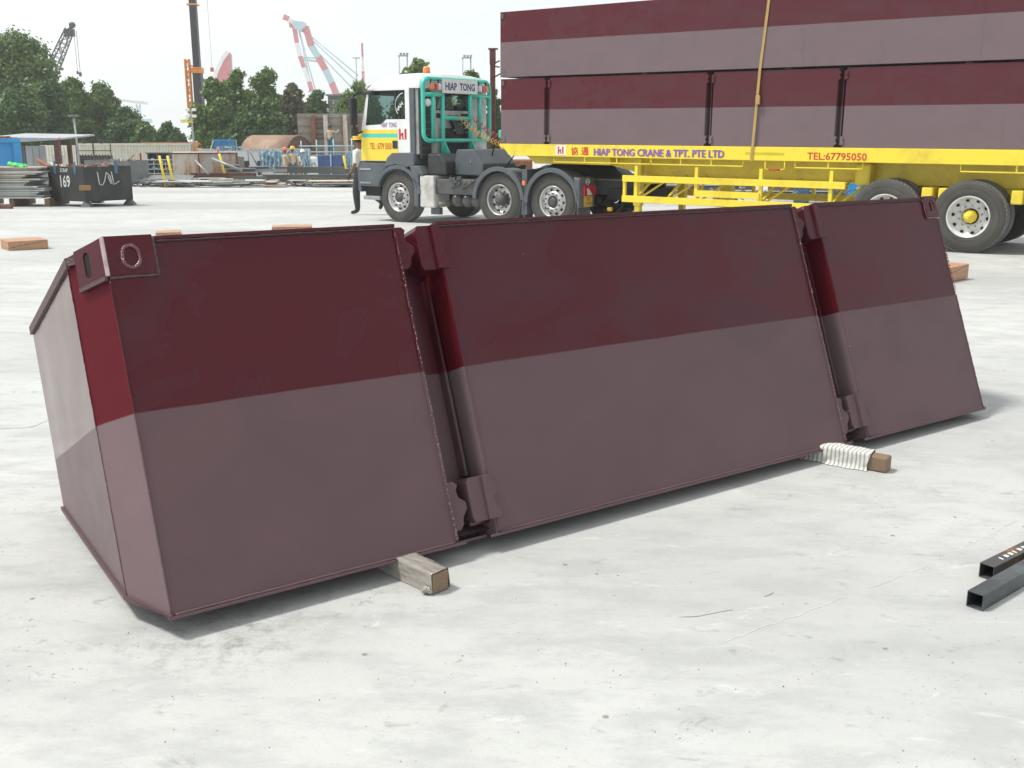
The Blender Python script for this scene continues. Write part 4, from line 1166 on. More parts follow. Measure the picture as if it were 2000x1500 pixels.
    for k in range(8): mb.lathe([(.001, 0), (.12, 0), (.14, .12), (.001, .2)], (rnd.uniform(.2, 2.4), rnd.uniform(.7, 1.4), rnd.uniform(.15, .35)), 'z', 12)
    mb.tube([(2.05, .5, .25), (2.3, .45, .12), (2.45, .5, .3), (2.5, .6, .6)], .03, 8)
    mb.build('suspension', M['black'], root, kind='stuff')
    for s in (-2.68, -.05, 1.21):
        z = {-2.68: .315, -.05: .35, 1.21: .355}[s]
        MB().tube([(s, .2, z), (s, 2.2, z)], .07, 10).build('axle', M['black'], root)
    # wheels: near and far side
    wheel(root, -2.68, .03, .315, 'flat', .52, .31); wheel(root, -2.68, 2.33, .30, 'flat', .52, .31, True)
    wheel(root, -.05, .05, .355, 'deep', .515, .27); wheel(root, -.05, .34, .355, 'inner', .515, .27)
    wheel(root, 1.21, .05, .365, 'flat', .515, .30)
    wheel(root, -.05, 2.32, .345, 'deep', .515, .27, True); wheel(root, 1.21, 2.32, .345, 'flat', .515, .30, True)
    # ---- turquoise guard frame at s=-1.96
    X = -1.96; rr = .045
    def rrect(y0, y1, z0, z1, r):
        p = []
        for cy, cz, a0 in ((y1 - r, z1 - r, 0), (y0 + r, z1 - r, 90), (y0 + r, z0 + r, 180), (y1 - r, z0 + r, 270)):
            for k in range(7): a = R(a0 + 15 * k); p.append((X, cy + r * math.cos(a), cz + r * math.sin(a)))
        return p
    gd = MB().tube(rrect(.04, 2.19, 1.47, 2.69, .16), rr, 12, close=True).build('guard_hoop', M['teal'], root)
    for nm, p in (('guard_bar', [(X, .04, 2.38), (X, .66, 2.38)]), ('guard_bar', [(X, 1.54, 2.38), (X, 2.19, 2.38)]),
                  ('guard_bar', [(X, .33, 2.38), (X, .33, 1.47)]), ('guard_bar', [(X, .64, 2.40), (X, .64, .79)]),
                  ('guard_bar', [(X, 1.53, 2.40), (X, 1.53, .79)]), ('guard_bar', [(X, 1.85, 2.38), (X, 1.85, 1.47)]),
                  ('guard_bar', [(X, .64, 1.92), (X, 1.53, 1.92)])):
        MB().tube(p, rr if nm == 'guard_bar' else .04, 12).build(nm, M['teal'], root)
    for y in (.64, 1.53):
        MB().prism([(X, 1.50), (X + .03, 1.50), (X + .42, .79), (X + .30, .79), (X + .02, 1.30)], 'y', y - .012, y + .012).build('guard_brace', M['teal'], root)
    MB().box(X - .02, X + .35, .50, 1.65, .77, .80).build('guard_foot', M['teal'], root)
    MB().box(X + .055, X + .065, .57, 1.71, 2.42, 2.70).build('name_board', M['white'], root)
    lettering('HIAP  TONG', frame((X + .067, .66, 2.475), Vector((0, 1, 0)), Vector((-1, 0, 0)), Vector((0, 0, 1))), .96, .155, M['navy_letter'], root, 'board_lettering', .03)
    for ya, yb, cols_ in ((.20, .52, ('amber', 'red_lens', 'clear_lens')), (1.74, 2.06, ('clear_lens', 'red_lens', 'amber'))):
        for k, cn in enumerate(cols_):
            y = ya + (yb - ya) * k / 3
            MB().box(X + .04, X + .10, y, y + .10, 2.47, 2.60).build('work_lamp', M[cn], root, bevel=.02)
        for y in (ya + .03, yb - .06): MB().box(X + .03, X + .05, y, y + .02, 2.55, 2.68).build('lamp_bracket', M['black'], root)
    MB().lathe([(.001, .05), (.06, .04), (.085, 0), (.08, -.04), (.001, -.07)], (X + .02, .17, 2.22), 'x', 16).build('spot_lamp', M['clear_lens'], root)
    MB().box(-2.10, -2.02, .42, .52, 1.45, 2.42).build('exhaust_stack', M['dirty_white'], root, bevel=.02)
    # coiled air lines
    def coil(a, b, sag, turns, r, material, nm, tail=.15):
        a, b = Vector(a), Vector(b); n_ = turns * 12; pts = []
        d = (b - a).normalized(); u = d.orthogonal().normalized(); w = d.cross(u)
        for i in range(n_ + 1):
            t = i / n_; p = a.lerp(b, t) - Vector((0, 0, sag * 4 * t * (1 - t)))
            e = min(1, min(t, 1 - t) / .05)
            ang = 2 * math.pi * turns * t
            pts.append(p + (u * math.cos(ang) + w * math.sin(ang)) * r * e)
        MB().tube(pts, .0085, 5).build(nm, material, root)
    coil((-1.95, 1.15, 1.98), (-.05, .62, 1.38), .16, 17, .050, M['hose_y'], 'yellow_air_coil')
    coil((-1.95, 1.62, 1.95), (-.05, .95, 1.42), .14, 13, .050, M['hose_r'], 'red_air_coil')
    MB().tube([(-.9, .9, 1.1), (-.75, .85, 1.5), (-.6, .82, 1.62), (-.35, .78, 1.55), (-.2, .75, 1.2), (-.45, .8, .95)], .013, 6).build('power_cable', M['black'], root)
    MB().box(-.60, -.44, .74, .84, 1.52, 1.68).build('cable_plug', M['teal'], root, bevel=.02)
    return root
build_truck()

def build_trailer():
    root = thing('flatbed_trailer', 'long yellow flatbed semi-trailer with company lettering carrying the two stacked pontoons', 'trailer', TF)
    Y = M['yellow']; LEN = 12.4; W = 2.46
    dt, db = 1.422, 1.205
    for y0, y1 in ((.0, .07), (W - .07, W)):
        MB().prism([(0, db + .16), (.10, db + .14), (.22, db + .01), (.30, db), (LEN, db), (LEN, dt), (0, dt)], 'y', y0, y1).build('side_rail', Y, root, bevel=.006)
    MB().box(0, .07, .07, W - .07, db + .15, dt - .002).build('head_rail', Y, root)
    MB().box(.07, LEN - .05, .07, W - .07, dt - .05, dt - .004).build('deck', M['rust_post'], root)
    for k in range(20):
        s = .5 + k * .6; MB().box(s, s + .08, .075, W - .075, db + .04, dt - .06).build('cross_member', Y, root)
    # nose plate and gooseneck, main beams
    MB().prism([(.42, 1.20), (.55, 1.20), (2.3, 1.20), (2.3, 1.06), (.62, 1.06)], 'y', .30, W - .30).build('gooseneck', Y, root, bevel=.01)
    for y in (.62, 1.72):
        MB().prism([(1.9, 1.205), (1.9, 1.10), (2.9, .885), (LEN - .3, .885), (LEN - .3, 1.205)], 'y', y, y + .14).build('main_beam', Y, root)
        MB().box(2.9, LEN - .3, y - .05, y + .19, .865, .884).build('beam_flange', Y, root)
    MB().prism([(6.75, 1.2), (6.75, .84), (7.0, .84), (7.0, 1.2)], 'y', .35, .62).build('beam_stiffener', Y, root, bevel=.05)
    # lashing rails under the side rail
    def tie(sa, sb, n):
        mb = MB(); z = 1.105 + .0
        mb.tube([(sa, .03, db), (sa, .03, z), (sb, .03, z), (sb, .03, db)], .013, 6)
        for k in range(1, n): s = sa + (sb - sa) * k / n; mb.beam((s, .03, z), (s, .03, db), .02, .02)
        mb.build('lashing_rail', Y, root)
    tie(1.25, 3.28, 3); tie(3.30, 5.01, 3); tie(5.90, 6.98, 2); tie(8.4, 11.4, 4)
    MB().tube([(5.40, .02, db), (5.40, .02, 1.08), (5.47, .02, 1.065)], .011, 6).build('hook_bracket', Y, root)
    MB().tube([(5.47, .02, 1.065), (5.66, .02, 1.065)], .015, 6).build('hook_grip', M['red_paint'], root)
    MB().tube([(5.66, .02, 1.065), (5.73, .02, 1.08), (5.73, .02, db)], .011, 6).build('hook_bracket', Y, root)
    MB().box(5.05, 5.72, -.004, .0, 1.30, 1.335).build('reflector_strip', mat('dull_yellow_strip', (.62, .50, .02), .5), root)
    # side frame: four posts, two long rails, a short rail, braces
    for s in (3.0, 4.17, 5.33, 6.50):
        MB().box(s - .03, s + .03, .03, .09, .50, 1.075).build('guard_post', Y, root, bevel=.004)
    MB().box(2.74, 6.74, .0, .03, .795, .905).build('guard_rail', Y, root, bevel=.004)
    MB().box(2.74, 6.35, .0, .03, .44, .555).build('guard_rail', Y, root, bevel=.004)
    MB().box(4.17, 5.33, .0, .03, .585, .69).build('guard_rail', Y, root, bevel=.004)
    MB().box(2.74, 2.79, .03, .08, .44, .905).build('guard_post', Y, root)
    for s, q in ((3.0, 1), (5.33, 1), (6.5, 1), (4.17, -1), (3.6, 1)):
        MB().beam((s, .09, .52), (s + .10 * q, .66, .93), .035, .035).build('guard_brace', Y, root)
        MB().beam((s + .06, .11, .52), (s + .45, .60, .90), .03, .03).build('guard_brace', Y, root)
    for z0_, z1_, e_ in ((.795, .905, 6.74), (.44, .555, 6.35)): MB().box(2.74, e_, W - .03, W, z0_, z1_).build('guard_rail', Y, root, bevel=.004)
    for s_ in (3.0, 4.17, 5.33, 6.50): MB().box(s_ - .03, s_ + .03, W - .09, W - .03, .50, 1.075).build('guard_post', Y, root, bevel=.004)
    # landing legs
    for y in (.30, 1.98):
        MB().box(2.80, 2.94, y, y + .14, .36, 1.19).build('landing_leg', Y, root, bevel=.01)
        MB().box(2.815, 2.925, y + .015, y + .125, .10, .36).build('leg_ram', Y, root, bevel=.01)
        MB().prism([(2.74, -.125), (3.0, -.125), (2.98, -.09), (2.92, -.05), (2.90, .10), (2.84, .10), (2.82, -.05), (2.76, -.09)], 'y', y - .02, y + .16).build('leg_foot', M['yellow'], root, bevel=.006)
    MB().beam((2.87, .44, .75), (2.87, 1.98, .75), .05, .05).build('cross_shaft', Y, root)
    MB().box(3.8, 4.0, 1.75, 1.95, .30, .88).build('air_reservoir_box', Y, root)
    # axles and wheels
    for k, s in enumerate((7.36, 8.57)):
        z = .43 - s * SLP + (road_z(s) + .093)
        MB().tube([(s, .3, z), (s, 2.16, z)], .075, 10).build('axle', M['black'], root)
        MB().prism([(s - .5, .90), (s - .35, .62), (s - .18, .5), (s + .18, .5), (s + .35, .62), (s + .5, .9)], 'y', .66, .76).build('spring_hanger', Y, root)
        wheel(root, s, .02, z, 'trailer', .525, .265); wheel(root, s, .32, z, 'inner', .525, .265)
        wheel(root, s, 2.44, z, 'trailer', .525, .265, True); wheel(root, s, 2.14, z, 'inner', .525, .265, True)
    for s in (7.86, 8.10, 9.1):
        MB().box(s, s + .16, .10, .5, .66, .86).build('suspension_bracket', Y, root, bevel=.02)
    MB().box(7.9, 12.0, .76, 1.70, .5, .86).build('underbody', M['black'], root)
    # lettering
    MB().box(1.30, 1.535, -.004, .0, 1.235, 1.405).build('logo_board', M['white'], root)
    hl_logo(TR(1.355, -.006, 1.255), .125, .13, M['red_letter'], root)
    lettering('協', TR(1.645, -.003, 1.235), .15, .145, M['red_letter'], root, offset=.02)
    lettering('通', TR(1.865, -.003, 1.235), .16, .145, M['red_letter'], root, offset=.02)
    tx = 'HIAP TONG CRANE & TPT. PTE LTD'
    lettering(tx, TR(2.152, -.003, 1.232), 2.54, .125, M['shadow_letter'], root, 'lettering_shadow', .012)
    lettering(tx, TR(2.135, -.0055, 1.236), 2.54, .125, M['blue_letter'], root, 'lettering', .012)
    lettering('TEL:67795050', TR(6.10, -.003, 1.232), .94, .115, M['red_letter'], root, offset=.015)
    return root
build_trailer()

def stacked_pontoon(z0, z1, zsplit, gaps, name, label, inset=.02, slots=True, tone=1.0):
    Lx, D = 12.2, 2.38
    T = TF @ Matrix.Translation((.02, inset, z0))
    root = thing(name, label, 'pontoon', T, 'pontoons loaded on the trailer')
    H = z1 - z0
    pm = pontoon_mat(name + '_paint', zsplit - z0, red=(.098, .017, .024), mauve=(.20, .135, .15), scuff=.45)
    edges = [0] + [v for g_ in gaps for v in g_] + [Lx]
    for i in range(0, len(edges), 2):
        MB().box(edges[i], edges[i + 1], 0, .012, 0, H).build('side_panel', pm, root, bevel=.003)
    MB().box(0, Lx, .16, D, .01, H - .03).build('hull_box', pm, root)
    mb = MB()
    cuts = [0] + [v for g_ in gaps for v in g_] + [Lx]
    for i in range(0, len(cuts), 2): mb.box(cuts[i], cuts[i + 1], .0125, .16, H - .014, H - .002); mb.box(cuts[i], cuts[i + 1], .0125, .16, .0, .010)
    for c_ in cuts: mb.box(max(0, min(Lx - .01, c_ - .005)), max(.01, min(Lx, c_ + .005)), .0125, .16, .011, H - .015)
    mb.build('panel_return', pm, root)
    for a_, b_ in gaps:
        MB().box(b_ - .05, b_ - .042, .03, .16, .12, H - .12).build('guide_bar', pm, root)
        for z_ in (.04, H - .17):
            f = [0, .2, .45, .6, .8, 1]; w_ = [.01, .03, .012, .012, .03, .01]; hh = .13
            MB().prism([(b_ - .03, z_)] + [(b_ + ww, z_ + ff * hh) for ff, ww in zip(f, w_)] + [(b_ - .03, z_ + hh)], 'y', -.022, .06).build('lock_block', pm, root)
            MB().prism([(a_ - .004, z_)] + [(a_ + .012 + ww, z_ + ff * hh) for ff, ww in zip(f, w_)] + [(a_ - .004, z_ + hh)], 'y', -.008, .05).build('lock_block', pm, root)
    # corner plates with slots
    for z_ in (.015, H - .135):
        MB().box(.004, .11, -.008, .0, z_, z_ + .12).build('corner_plate', pm, root, bevel=.003)
        MB().prism(stadium(.05, z_ + .06, .026, .07), 'y', -.0095, -.0082).build('corner_slot', M['dark_hole'], root)
        mb = MB(); st = stadium(.05, z_ + .06, .026, .07, 6)
        mb.tube([(p[0], -.009, p[1]) for p in st], .004, 5, close=True); mb.build('slot_rim', M['galv'], root)
    MB().add([(0, .0, 0), (0, D, 0), (0, D, H), (0, 0, H)], [(0, 1, 2, 3)]).build('end_plate', pm, root)
    if not slots:
        MB().lathe([(.001, -.012), (.02, -.012), (.02, 0)], (.36, 0, H * .62), 'y', 10).build('drain_plug', M['dark_hole'], root)
    for s in ((3.4, 5.9, 8.5) if not slots else (2.35, 8.9)):
        weld(root, (s, .001, .02), (s, .001, H - .02), .003, pm)
    return root
stacked_pontoon(1.424, 2.606, 2.045, [(1.00, 1.12), (4.27, 4.40), (6.48, 6.61), (10.0, 10.13)], 'loaded_pontoon', 'lower pontoon of the trailer load, with three slots between its red-topped panels')
stacked_pontoon(2.640, 3.80, 3.262, [], 'upper_loaded_pontoon', 'upper pontoon of the trailer load, one long plain red and mauve side', inset=.0, slots=False)
# timber packers between the two
for k, s in enumerate((.5, 3.0, 5.6, 8.3)):
    o = MB().box(0, .1, 0, 2.2, 0, .032).build('timber_packer', M['wood'])
    o.matrix_world = TF @ Matrix.Translation((s, .12, 2.607)); tag(o, ('first', 'second', 'third', 'last')[k] + ' packing strip from the cab end squeezed between the two loaded pontoons', 'packer', 'packers between the loaded pontoons')
# lashing strap over the load
def strap():
    w = .045
    root = thing('lashing_strap', 'yellow-brown webbing strap pulled down over the stacked pontoons', 'strap', TF)
    pts = [(5.17, -.012, 1.19), (5.175, -.014, 1.30), (5.23, -.014, 2.60), (5.325, -.010, 3.80), (5.34, .02, 3.812), (5.34, 2.40, 3.812), (5.33, 2.41, 3.80), (5.2, 2.41, 1.3)]
    vs_, fs = [], []
    for p in pts:
        vs_ += [(p[0] - w / 2, p[1], p[2]), (p[0] + w / 2, p[1], p[2])]
    for i in range(len(pts) - 1): fs.append((2 * i, 2 * i + 1, 2 * i + 3, 2 * i + 2))
    o = MB().add(vs_, fs).build('webbing', M['strap'], root)
    sm = o.modifiers.new('t', 'SOLIDIFY'); sm.thickness = .004; sm.offset = 1
    MB().box(5.195, 5.27, -.05, -.015, 2.08, 2.22).build('ratchet', M['strap'], root, bevel=.01)
strap()

# rusty steel post behind the truck
def post():
    b = T0 + AX * (-.98) + AY * 1.35
    b = at(963, 300, 24.6); z = gz(b.y)
    root = thing('steel_post', 'rust-brown steel post with a plate head standing behind the truck cab', 'post', Matrix.Translation((b.x, b.y, z)))
    top = at(965, 97, 24.6).z - z
    MB().box(-.06, .06, -.06, .06, 0, top).build('post_shaft', M['rust_post'], root, bevel=.008)
    MB().box(-.07, .07, -.075, .075, top - .32, top - .01).build('post_head', M['rust_post'], root, bevel=.01)
    MB().box(-.10, .12, -.08, .08, top, top + .03).build('cap_plate', M['rust_post'], root)
    mb = MB(); mb.beam((.03, 0, top - .60), (.22, .0, top - .50), .03, .03); mb.beam((.03, 0, top - .30), (.16, 0, top - .24), .03, .03); mb.beam((.03, 0, top - .36), (.16, 0, top - .38), .03, .03)
    mb.build('bracket', M['rust_post'], root)
post()
# ------------------------------------------------------------------ trees
def tree(px, top, Y, wpx, leaf, label, name='broadleaf_tree', base=None, n=9000, size=.24, clumps=22, low=.16, group='trees behind the yard', vines=0, lean=0, seed=1, gap=.5):
    rs = np.random.RandomState(seed)
    p = at(px, top, Y); g0 = gz(Y); Ht = p.z - g0; Rx = wpx / 2 * Y / FPX
    n = int(n * 2.6); size = size * .56; clumps = int(clumps * 2.2)
    root = thing(name, label, 'tree', (p.x, Y, g0), group)
    c0 = Ht * low
    # trunk and limbs
    mb = MB(); r0 = max(.12, Ht * .028)
    pts = [(0, 0, 0)]
    for k in range(1, 6): pts.append((lean * k / 5 + rs.uniform(-.12, .12) * r0 * 5, rs.uniform(-.3, .3), Ht * .62 * k / 5))
    mb.tube(pts, [r0 * (1 - .13 * k) for k in range(6)], 8)
    mb.build('trunk', M['bark'], root)
    cc = []
    for k in range(clumps):
        while True:
            v = rs.uniform(-1, 1, 3)
            if .25 < np.dot(v, v) < 1: break
        t = (v[2] + 1) / 2
        prof = (.62 + .38 * math.sin(math.pi * min(1, t * 1.1))) if t < .75 else .8
        cc.append((v[0] * Rx * .78 * prof + lean * t, v[1] * Rx * .7 * prof, c0 + (Ht - c0) * (.10 + .80 * t), Rx * rs.uniform(.17, .31)))
    cc.append((lean, 0, Ht * .90, Rx * .22)); cc.append((lean * .5, 0, Ht * .6, Rx * .42)); cc.append((0, 0, Ht * .35, Rx * .45))
    lm = MB()
    for c in cc[:10]:
        z0 = Ht * rs.uniform(.2, .5)
        lm.tube([(0, 0, z0), (c[0] * .5, c[1] * .5, (z0 + c[2]) / 2 + .2), (c[0], c[1], c[2])], [r0 * .45, r0 * .3, r0 * .12], 5)
    lm.build('limb', M['bark'], root, kind='stuff')
    C = np.array(cc); w = C[:, 3] ** 2; idx = rs.choice(len(C), n, p=w / w.sum())
    d = rs.normal(size=(n, 3)); d /= np.linalg.norm(d, axis=1)[:, None]
    rad = np.abs(rs.normal(.84, .27, n))[:, None]
    P = C[idx, :3] + d * rad * C[idx, 3:4] * np.array([1, 1, .82])
    P += rs.normal(scale=.06 * Rx, size=(n, 3)) * (rs.rand(n, 1) < .35)
    P[:, 2] = np.maximum(P[:, 2], .25)
    nr = d + rs.normal(scale=.75, size=(n, 3)) + np.array([0, 0, .35]); nr /= np.linalg.norm(nr, axis=1)[:, None]
    u = np.cross(nr, rs.normal(size=(n, 3))); u /= np.linalg.norm(u, axis=1)[:, None]; v = np.cross(nr, u)
    s1 = size * rs.uniform(.6, 1.35, (n, 1)); s2 = s1 * rs.uniform(.45, .7, (n, 1))
    V = np.stack([P - u * s1, P + v * s2 - u * s1 * .1, P + u * s1, P - v * s2 - u * s1 * .1], 1).reshape(-1, 3)
    me = bpy.data.meshes.new('crown')
    me.vertices.add(4 * n); me.loops.add(4 * n); me.polygons.add(n)
    me.vertices.foreach_set('co', V.ravel()); me.loops.foreach_set('vertex_index', np.arange(4 * n))
    me.polygons.foreach_set('loop_start', np.arange(n) * 4); me.polygons.foreach_set('loop_total', np.full(n, 4))
    me.materials.append(leaf); me.update(); me.validate()
    o = bpy.data.objects.new('crown', me); col.objects.link(o); o.parent = root
    if vines:
        m = vines; vv = MB()
        for k in range(m):
            c = cc[rs.randint(len(cc))]; x, y, z = c[0] + rs.uniform(-1, 1) * c[3], c[1] + rs.uniform(-1, 1) * c[3], c[2]
            L = rs.uniform(.25, .75) * z
            for j in range(16):
                q = Vector((x + rs.uniform(-.10, .10), y + rs.uniform(-.1, .1), z - L * j / 16)); s_ = rs.uniform(.10, .20)
                a = Vector(rs.normal(size=3)).normalized() * s_; b = a.orthogonal().normalized() * s_ * .6
                vv.add([q - a, q + b, q + a, q - b], [(0, 1, 2, 3)])
        vv.build('hanging_vines', M['leafD'], root, kind='stuff')
    return root
A_, B_, C_, D_ = M['leafA'], M['leafB'], M['leafC'], M['leafD']
tree(28, 56, 78, 190, A_, 'tall feathery green tree at the far left behind the blue container', n=15000, clumps=30, seed=3, size=.26)
tree(-60, 95, 74, 150, A_, 'green tree cut by the left edge of the picture', n=7000, seed=31)
tree(22, 168, 66, 130, B_, 'low dark green tree in front of the tallest tree on the left', n=11000, seed=4, low=.08)
tree(95, 150, 70, 90, B_, 'narrow dark tree left of the thin lamp post', n=8000, seed=5, low=.08)
tree(137, 139, 76, 80, A_, 'round-topped tree directly behind the thin lamp post', n=8000, seed=6)
tree(192, 152, 78, 105, A_, 'broad mid green tree above the white container roof', n=11000, seed=7)
tree(243, 203, 76, 90, B_, 'darker rounded tree right of the middle of the white container', n=8000, seed=8)
tree(282, 232, 74, 66, A_, 'small tree second from the right end of the left-hand row', n=5000, seed=10, low=.08)
tree(326, 234, 72, 78, B_, 'last low tree at the right end of the left-hand row', n=6500, seed=9, low=.08)
tree(412, 142, 68, 96, A_, 'dense tree right behind the floodlight pole', n=12000, seed=12, low=.06)
tree(462, 124, 72, 92, A_, 'tallest tree in the middle group, under the red crane boom', n=12000, seed=13, low=.1)
tree(520, 122, 74, 88, A_, 'open-crowned tree right of the tallest middle tree', n=10000, seed=14, low=.1)
tree(500, 190, 66, 120, B_, 'low spreading tree above the blue roof sheet', n=8000, seed=15, low=.18)
tree(569, 150, 70, 62, D_, 'brownish vine-draped tree left of the rusty grey panel', name='vine_covered_tree', n=7000, seed=16, low=.12, vines=130)
tree(548, 215, 74, 60, D_, 'thin brownish tree behind the steel half shell', name='vine_covered_tree', n=3500, seed=26, low=.3, vines=40)
tree(618, 168, 80, 66, B_, 'small dark tree rising behind the rusty grey panel', n=7000, seed=17, low=.1)
tree(700, 150, 84, 100, C_, 'light green tree between the grey roof and the truck mirror', n=11000, seed=18, low=.1)
tree(672, 205, 80, 46, C_, 'light green bush at the right top of the rusty panel', name='bush', n=4500, seed=28, low=.05)
tree(818, 106, 62, 108, C_, 'big-leaved tree showing above the truck roof by the orange beacon', n=6500, seed=19, size=.32)
tree(862, 132, 60, 60, B_, 'lower shoulder of foliage right of the beacon tree', n=3500, seed=29, size=.3)
tree(918, 124, 56, 74, B_, 'dark tree behind the lettered board and turquoise guard', n=6000, seed=20, size=.28, low=.05)
tree(965, 160, 58, 44, B_, 'narrow tree strip seen behind the rust-brown post', n=3500, seed=21, size=.28, low=.05)

# ------------------------------------------------------------------ cranes and masts far off
def lattice(mb, a, b, w, n, t, w2=None, up=(0, 1, 0)):
    a, b = Vector(a), Vector(b); w2 = w2 or w
    d = (b - a).normalized(); x = d.cross(Vector(up)).normalized(); z = x.cross(d)
    C = []
    for i in range(n + 1):
        p = a.lerp(b, i / n); ww = (w + (w2 - w) * i / n) / 2
        C.append([p + x * sx * ww + z * sz * ww for sx, sz in ((-1, -1), (1, -1), (1, 1), (-1, 1))])
    for k in range(4): mb.beam(C[0][k], C[-1][k], t * 1.5)
    for i in range(n):
        for k in range(4):
            q = (k + 1) % 4
            mb.beam(C[i][k], C[i + 1][q] if i % 2 else C[i + 1][k], t) if False else mb.beam(C[i][k] if i % 2 else C[i][q], C[i + 1][q] if i % 2 else C[i + 1][k], t)
            mb.beam(C[i][k], C[i][q], t)
    return mb
def hook(root, top, zdrop, r=.03, block=.35, material=None):
    material = material or M['boom']
    MB().tube([top, (top[0], top[1], top[2] - zdrop)], r, 4).build('hoist_cable', material, root)
    MB().box(top[0] - block / 2, top[0] + block / 2, top[1] - .15, top[1] + .15, top[2] - zdrop - block * 2, top[2] - zdrop).build('hook_block', material, root)
def cranes():
    # black lattice jib over the left trees
    Y = 150; a = at(78, 190, Y); b = at(136, 58, Y); base = Vector((a.x - (b.x - a.x) * .5, Y, gz(Y)))
    root = thing('lattice_crane', 'black lattice crane jib leaning out of the left-hand trees', 'crane', base)
    L = lambda p: Vector(p) - base
    mb = lattice(MB(), L(at(55, 245, Y)), L(b), 1.9, 14, .085, .9); mb.build('jib', M['boom'], root, kind='stuff')
    h = L(b); mb = MB(); mb.box(h.x - .7, h.x + .6, -.3, .3, h.z - .9, h.z + .1); mb.beam(h, L(at(142, 48, Y)), .5, .3); mb.build('jib_head', M['boom'], root)
    MB().lathe([(.001, -.15), (.42, -.15), (.42, .15), (.001, .15)], L(at(141, 49, Y)), 'y', 14).build('sheave', M['boom'], root)
    hook(root, L(at(149, 60, Y)) , (140 - 66) / FPX * Y, .035, .28); hook(root, L(at(144, 60, Y)), (132 - 60) / FPX * Y, .03, .2)
    mb = MB(); mb.box(-2.2, 1.5, -1.5, 1.5, 1.0, 3.4); mb.box(-2.5, 2.5, -1.8, 1.8, 0, .95); mb.build('crane_house', M['boom'], root)
    mb = MB(); mb.beam((0, 0, 3.4), L(at(55, 245, Y)), .9, .9); mb.build('jib_foot', M['boom'], root)
    # telescopic boom
    Y = 88; base = at(396, 290, Y); base.z = gz(Y)
    root = thing('telescopic_crane', 'charcoal telescopic crane boom with orange collars rising behind the middle trees', 'crane', base)
    zt = at(393, 0, Y).z + 9 - base.z; zc = at(395, 142, Y).z - base.z
    MB().box(-.26, .26, -.3, .3, zc, zt).build('boom_section', M['boom'], root, bevel=.05)
    MB().box(-.33, .33, -.4, .4, 2.6, zc).build('boom_section', M['boom'], root, bevel=.05)
    for z_, h_ in ((zc - .05, .32), (at(393, 11, Y).z - base.z, .12), (zc + .28, .12)):
        MB().box(-.42, .42, -.42, .42, z_, z_ + h_).build('boom_collar', M['orange'], root, bevel=.03)
    mb = lattice(MB(), (-.75, -.1, zc - 3.2), (-.75, -.1, zc + 1.05), .32, 7, .06); mb.beam((-.75, -.1, zc + .6), (-.3, 0, zc + .5), .1); mb.beam((-.75, -.1, zc + .1), (-.3, 0, zc), .1)
    mb.build('boom_jib', M['orange'], root, kind='stuff')
    mb = MB(); mb.box(-.6, 3.2, -1.3, 1.3, .9, 2.6); mb.box(-3.5, 5.0, -1.3, 1.3, .45, .9); mb.build('crane_carrier', M['orange'], root)
    for s_ in (-2.6, -1.2, 2.0, 3.6): MB().lathe([(.001, -.2), (.3, -.2), (.55, -.18), (.58, 0), (.55, .18), (.001, .2)], (s_, -1.3, .55), 'y', 18).build('wheel', M['tyre'], root)
    MB().tube([(1.1, 0, zt), (1.2, 0, at(420, 132, Y).z - base.z)], .012, 4).build('hoist_cable', M['boom'], root)
    MB().box(-.1, 1.25, -.15, .15, zt - .2, zt + .2).build('boom_head', M['orange'], root)
    MB().box(1.08, 1.32, -.1, .1, at(420, 140, Y).z - base.z, at(420, 132, Y).z - base.z).build('hook_block', M['pink_red'], root)
    # red curved boom
    Y = 260; base = at(432, 250, Y); base.z = gz(Y)
    root = thing('red_crane', 'red triangular crane boom with a white edge peeping over the middle trees', 'crane', base)
    L = lambda p: Vector(p) - base
    P_ = [(413, 172), (418, 160), (425, 140), (436, 116), (447, 101), (451, 106), (452, 140), (445, 172)]
    q = [L(at(x, y, Y)) for x, y in P_]
    MB().prism([(v.x, v.z) for v in q[1:]] , 'y', -.6, .6).build('boom_plate', M['pink_red'], root)
    mb = MB()
    for i in range(4): mb.beam(q[i] + Vector((0, -.7, 0)), q[i + 1] + Vector((0, -.7, 0)), .9, .6, up=(0, 1, 0))
    mb.build('boom_edge', M['white'], root)
    mb = MB(); mb.beam(q[5], q[6], .5); mb.beam(q[6], Vector((2, 0, 3)), .8); mb.beam(q[0], Vector((-3, 0, 3)), .9); mb.box(-5, 5, -2, 2, 0, 3.4); mb.build('crane_base', M['pale_blue'], root)
    # floating sheerlegs crane
    Y = 320; base = at(640, 262, Y); base.z = gz(Y)
    root = thing('sheerlegs_crane', 'tall sheerlegs crane with red and white striped legs and a pale blue head', 'crane', base)
    L = lambda x, y, dy=0: Vector(at(x, y, Y + dy)) - base
    def striped(pts, w, cols_):
        for (a, b), c in zip(zip(pts, pts[1:]), cols_):
            MB().beam(L(*a), L(*b), w, w, up=(0, 1, 0)).build('leg_section', M[c], root)
    striped([(597, 52), (608, 90), (622, 112), (636, 137), (648, 162), (658, 187), (664, 240)], 1.75, ['pink_red', 'pale_blue', 'pink_red', 'pale_blue', 'pink_red', 'pale_blue'])
    striped([(574, 48), (580, 84), (586, 110), (594, 132), (604, 160), (609, 178), (616, 240)], 1.15, ['pink_red', 'white', 'pink_red', 'white', 'pink_red', 'white'])
    MB().prism([(v.x, v.z) for v in (L(574, 42), (L(595, 44)), L(597, 54), L(588, 62), L(577, 56))], 'y', -2.5, 2.5).build('crane_head', M['pale_blue'], root)
    MB().beam(L(554, 33), L(578, 46), 1.2, .8, up=(0, 1, 0)).build('fly_jib', M['white'], root)
    MB().beam(L(554, 33), L(564, 37), 1.5, 1.3, up=(0, 1, 0)).build('jib_tip', M['pink_red'], root)
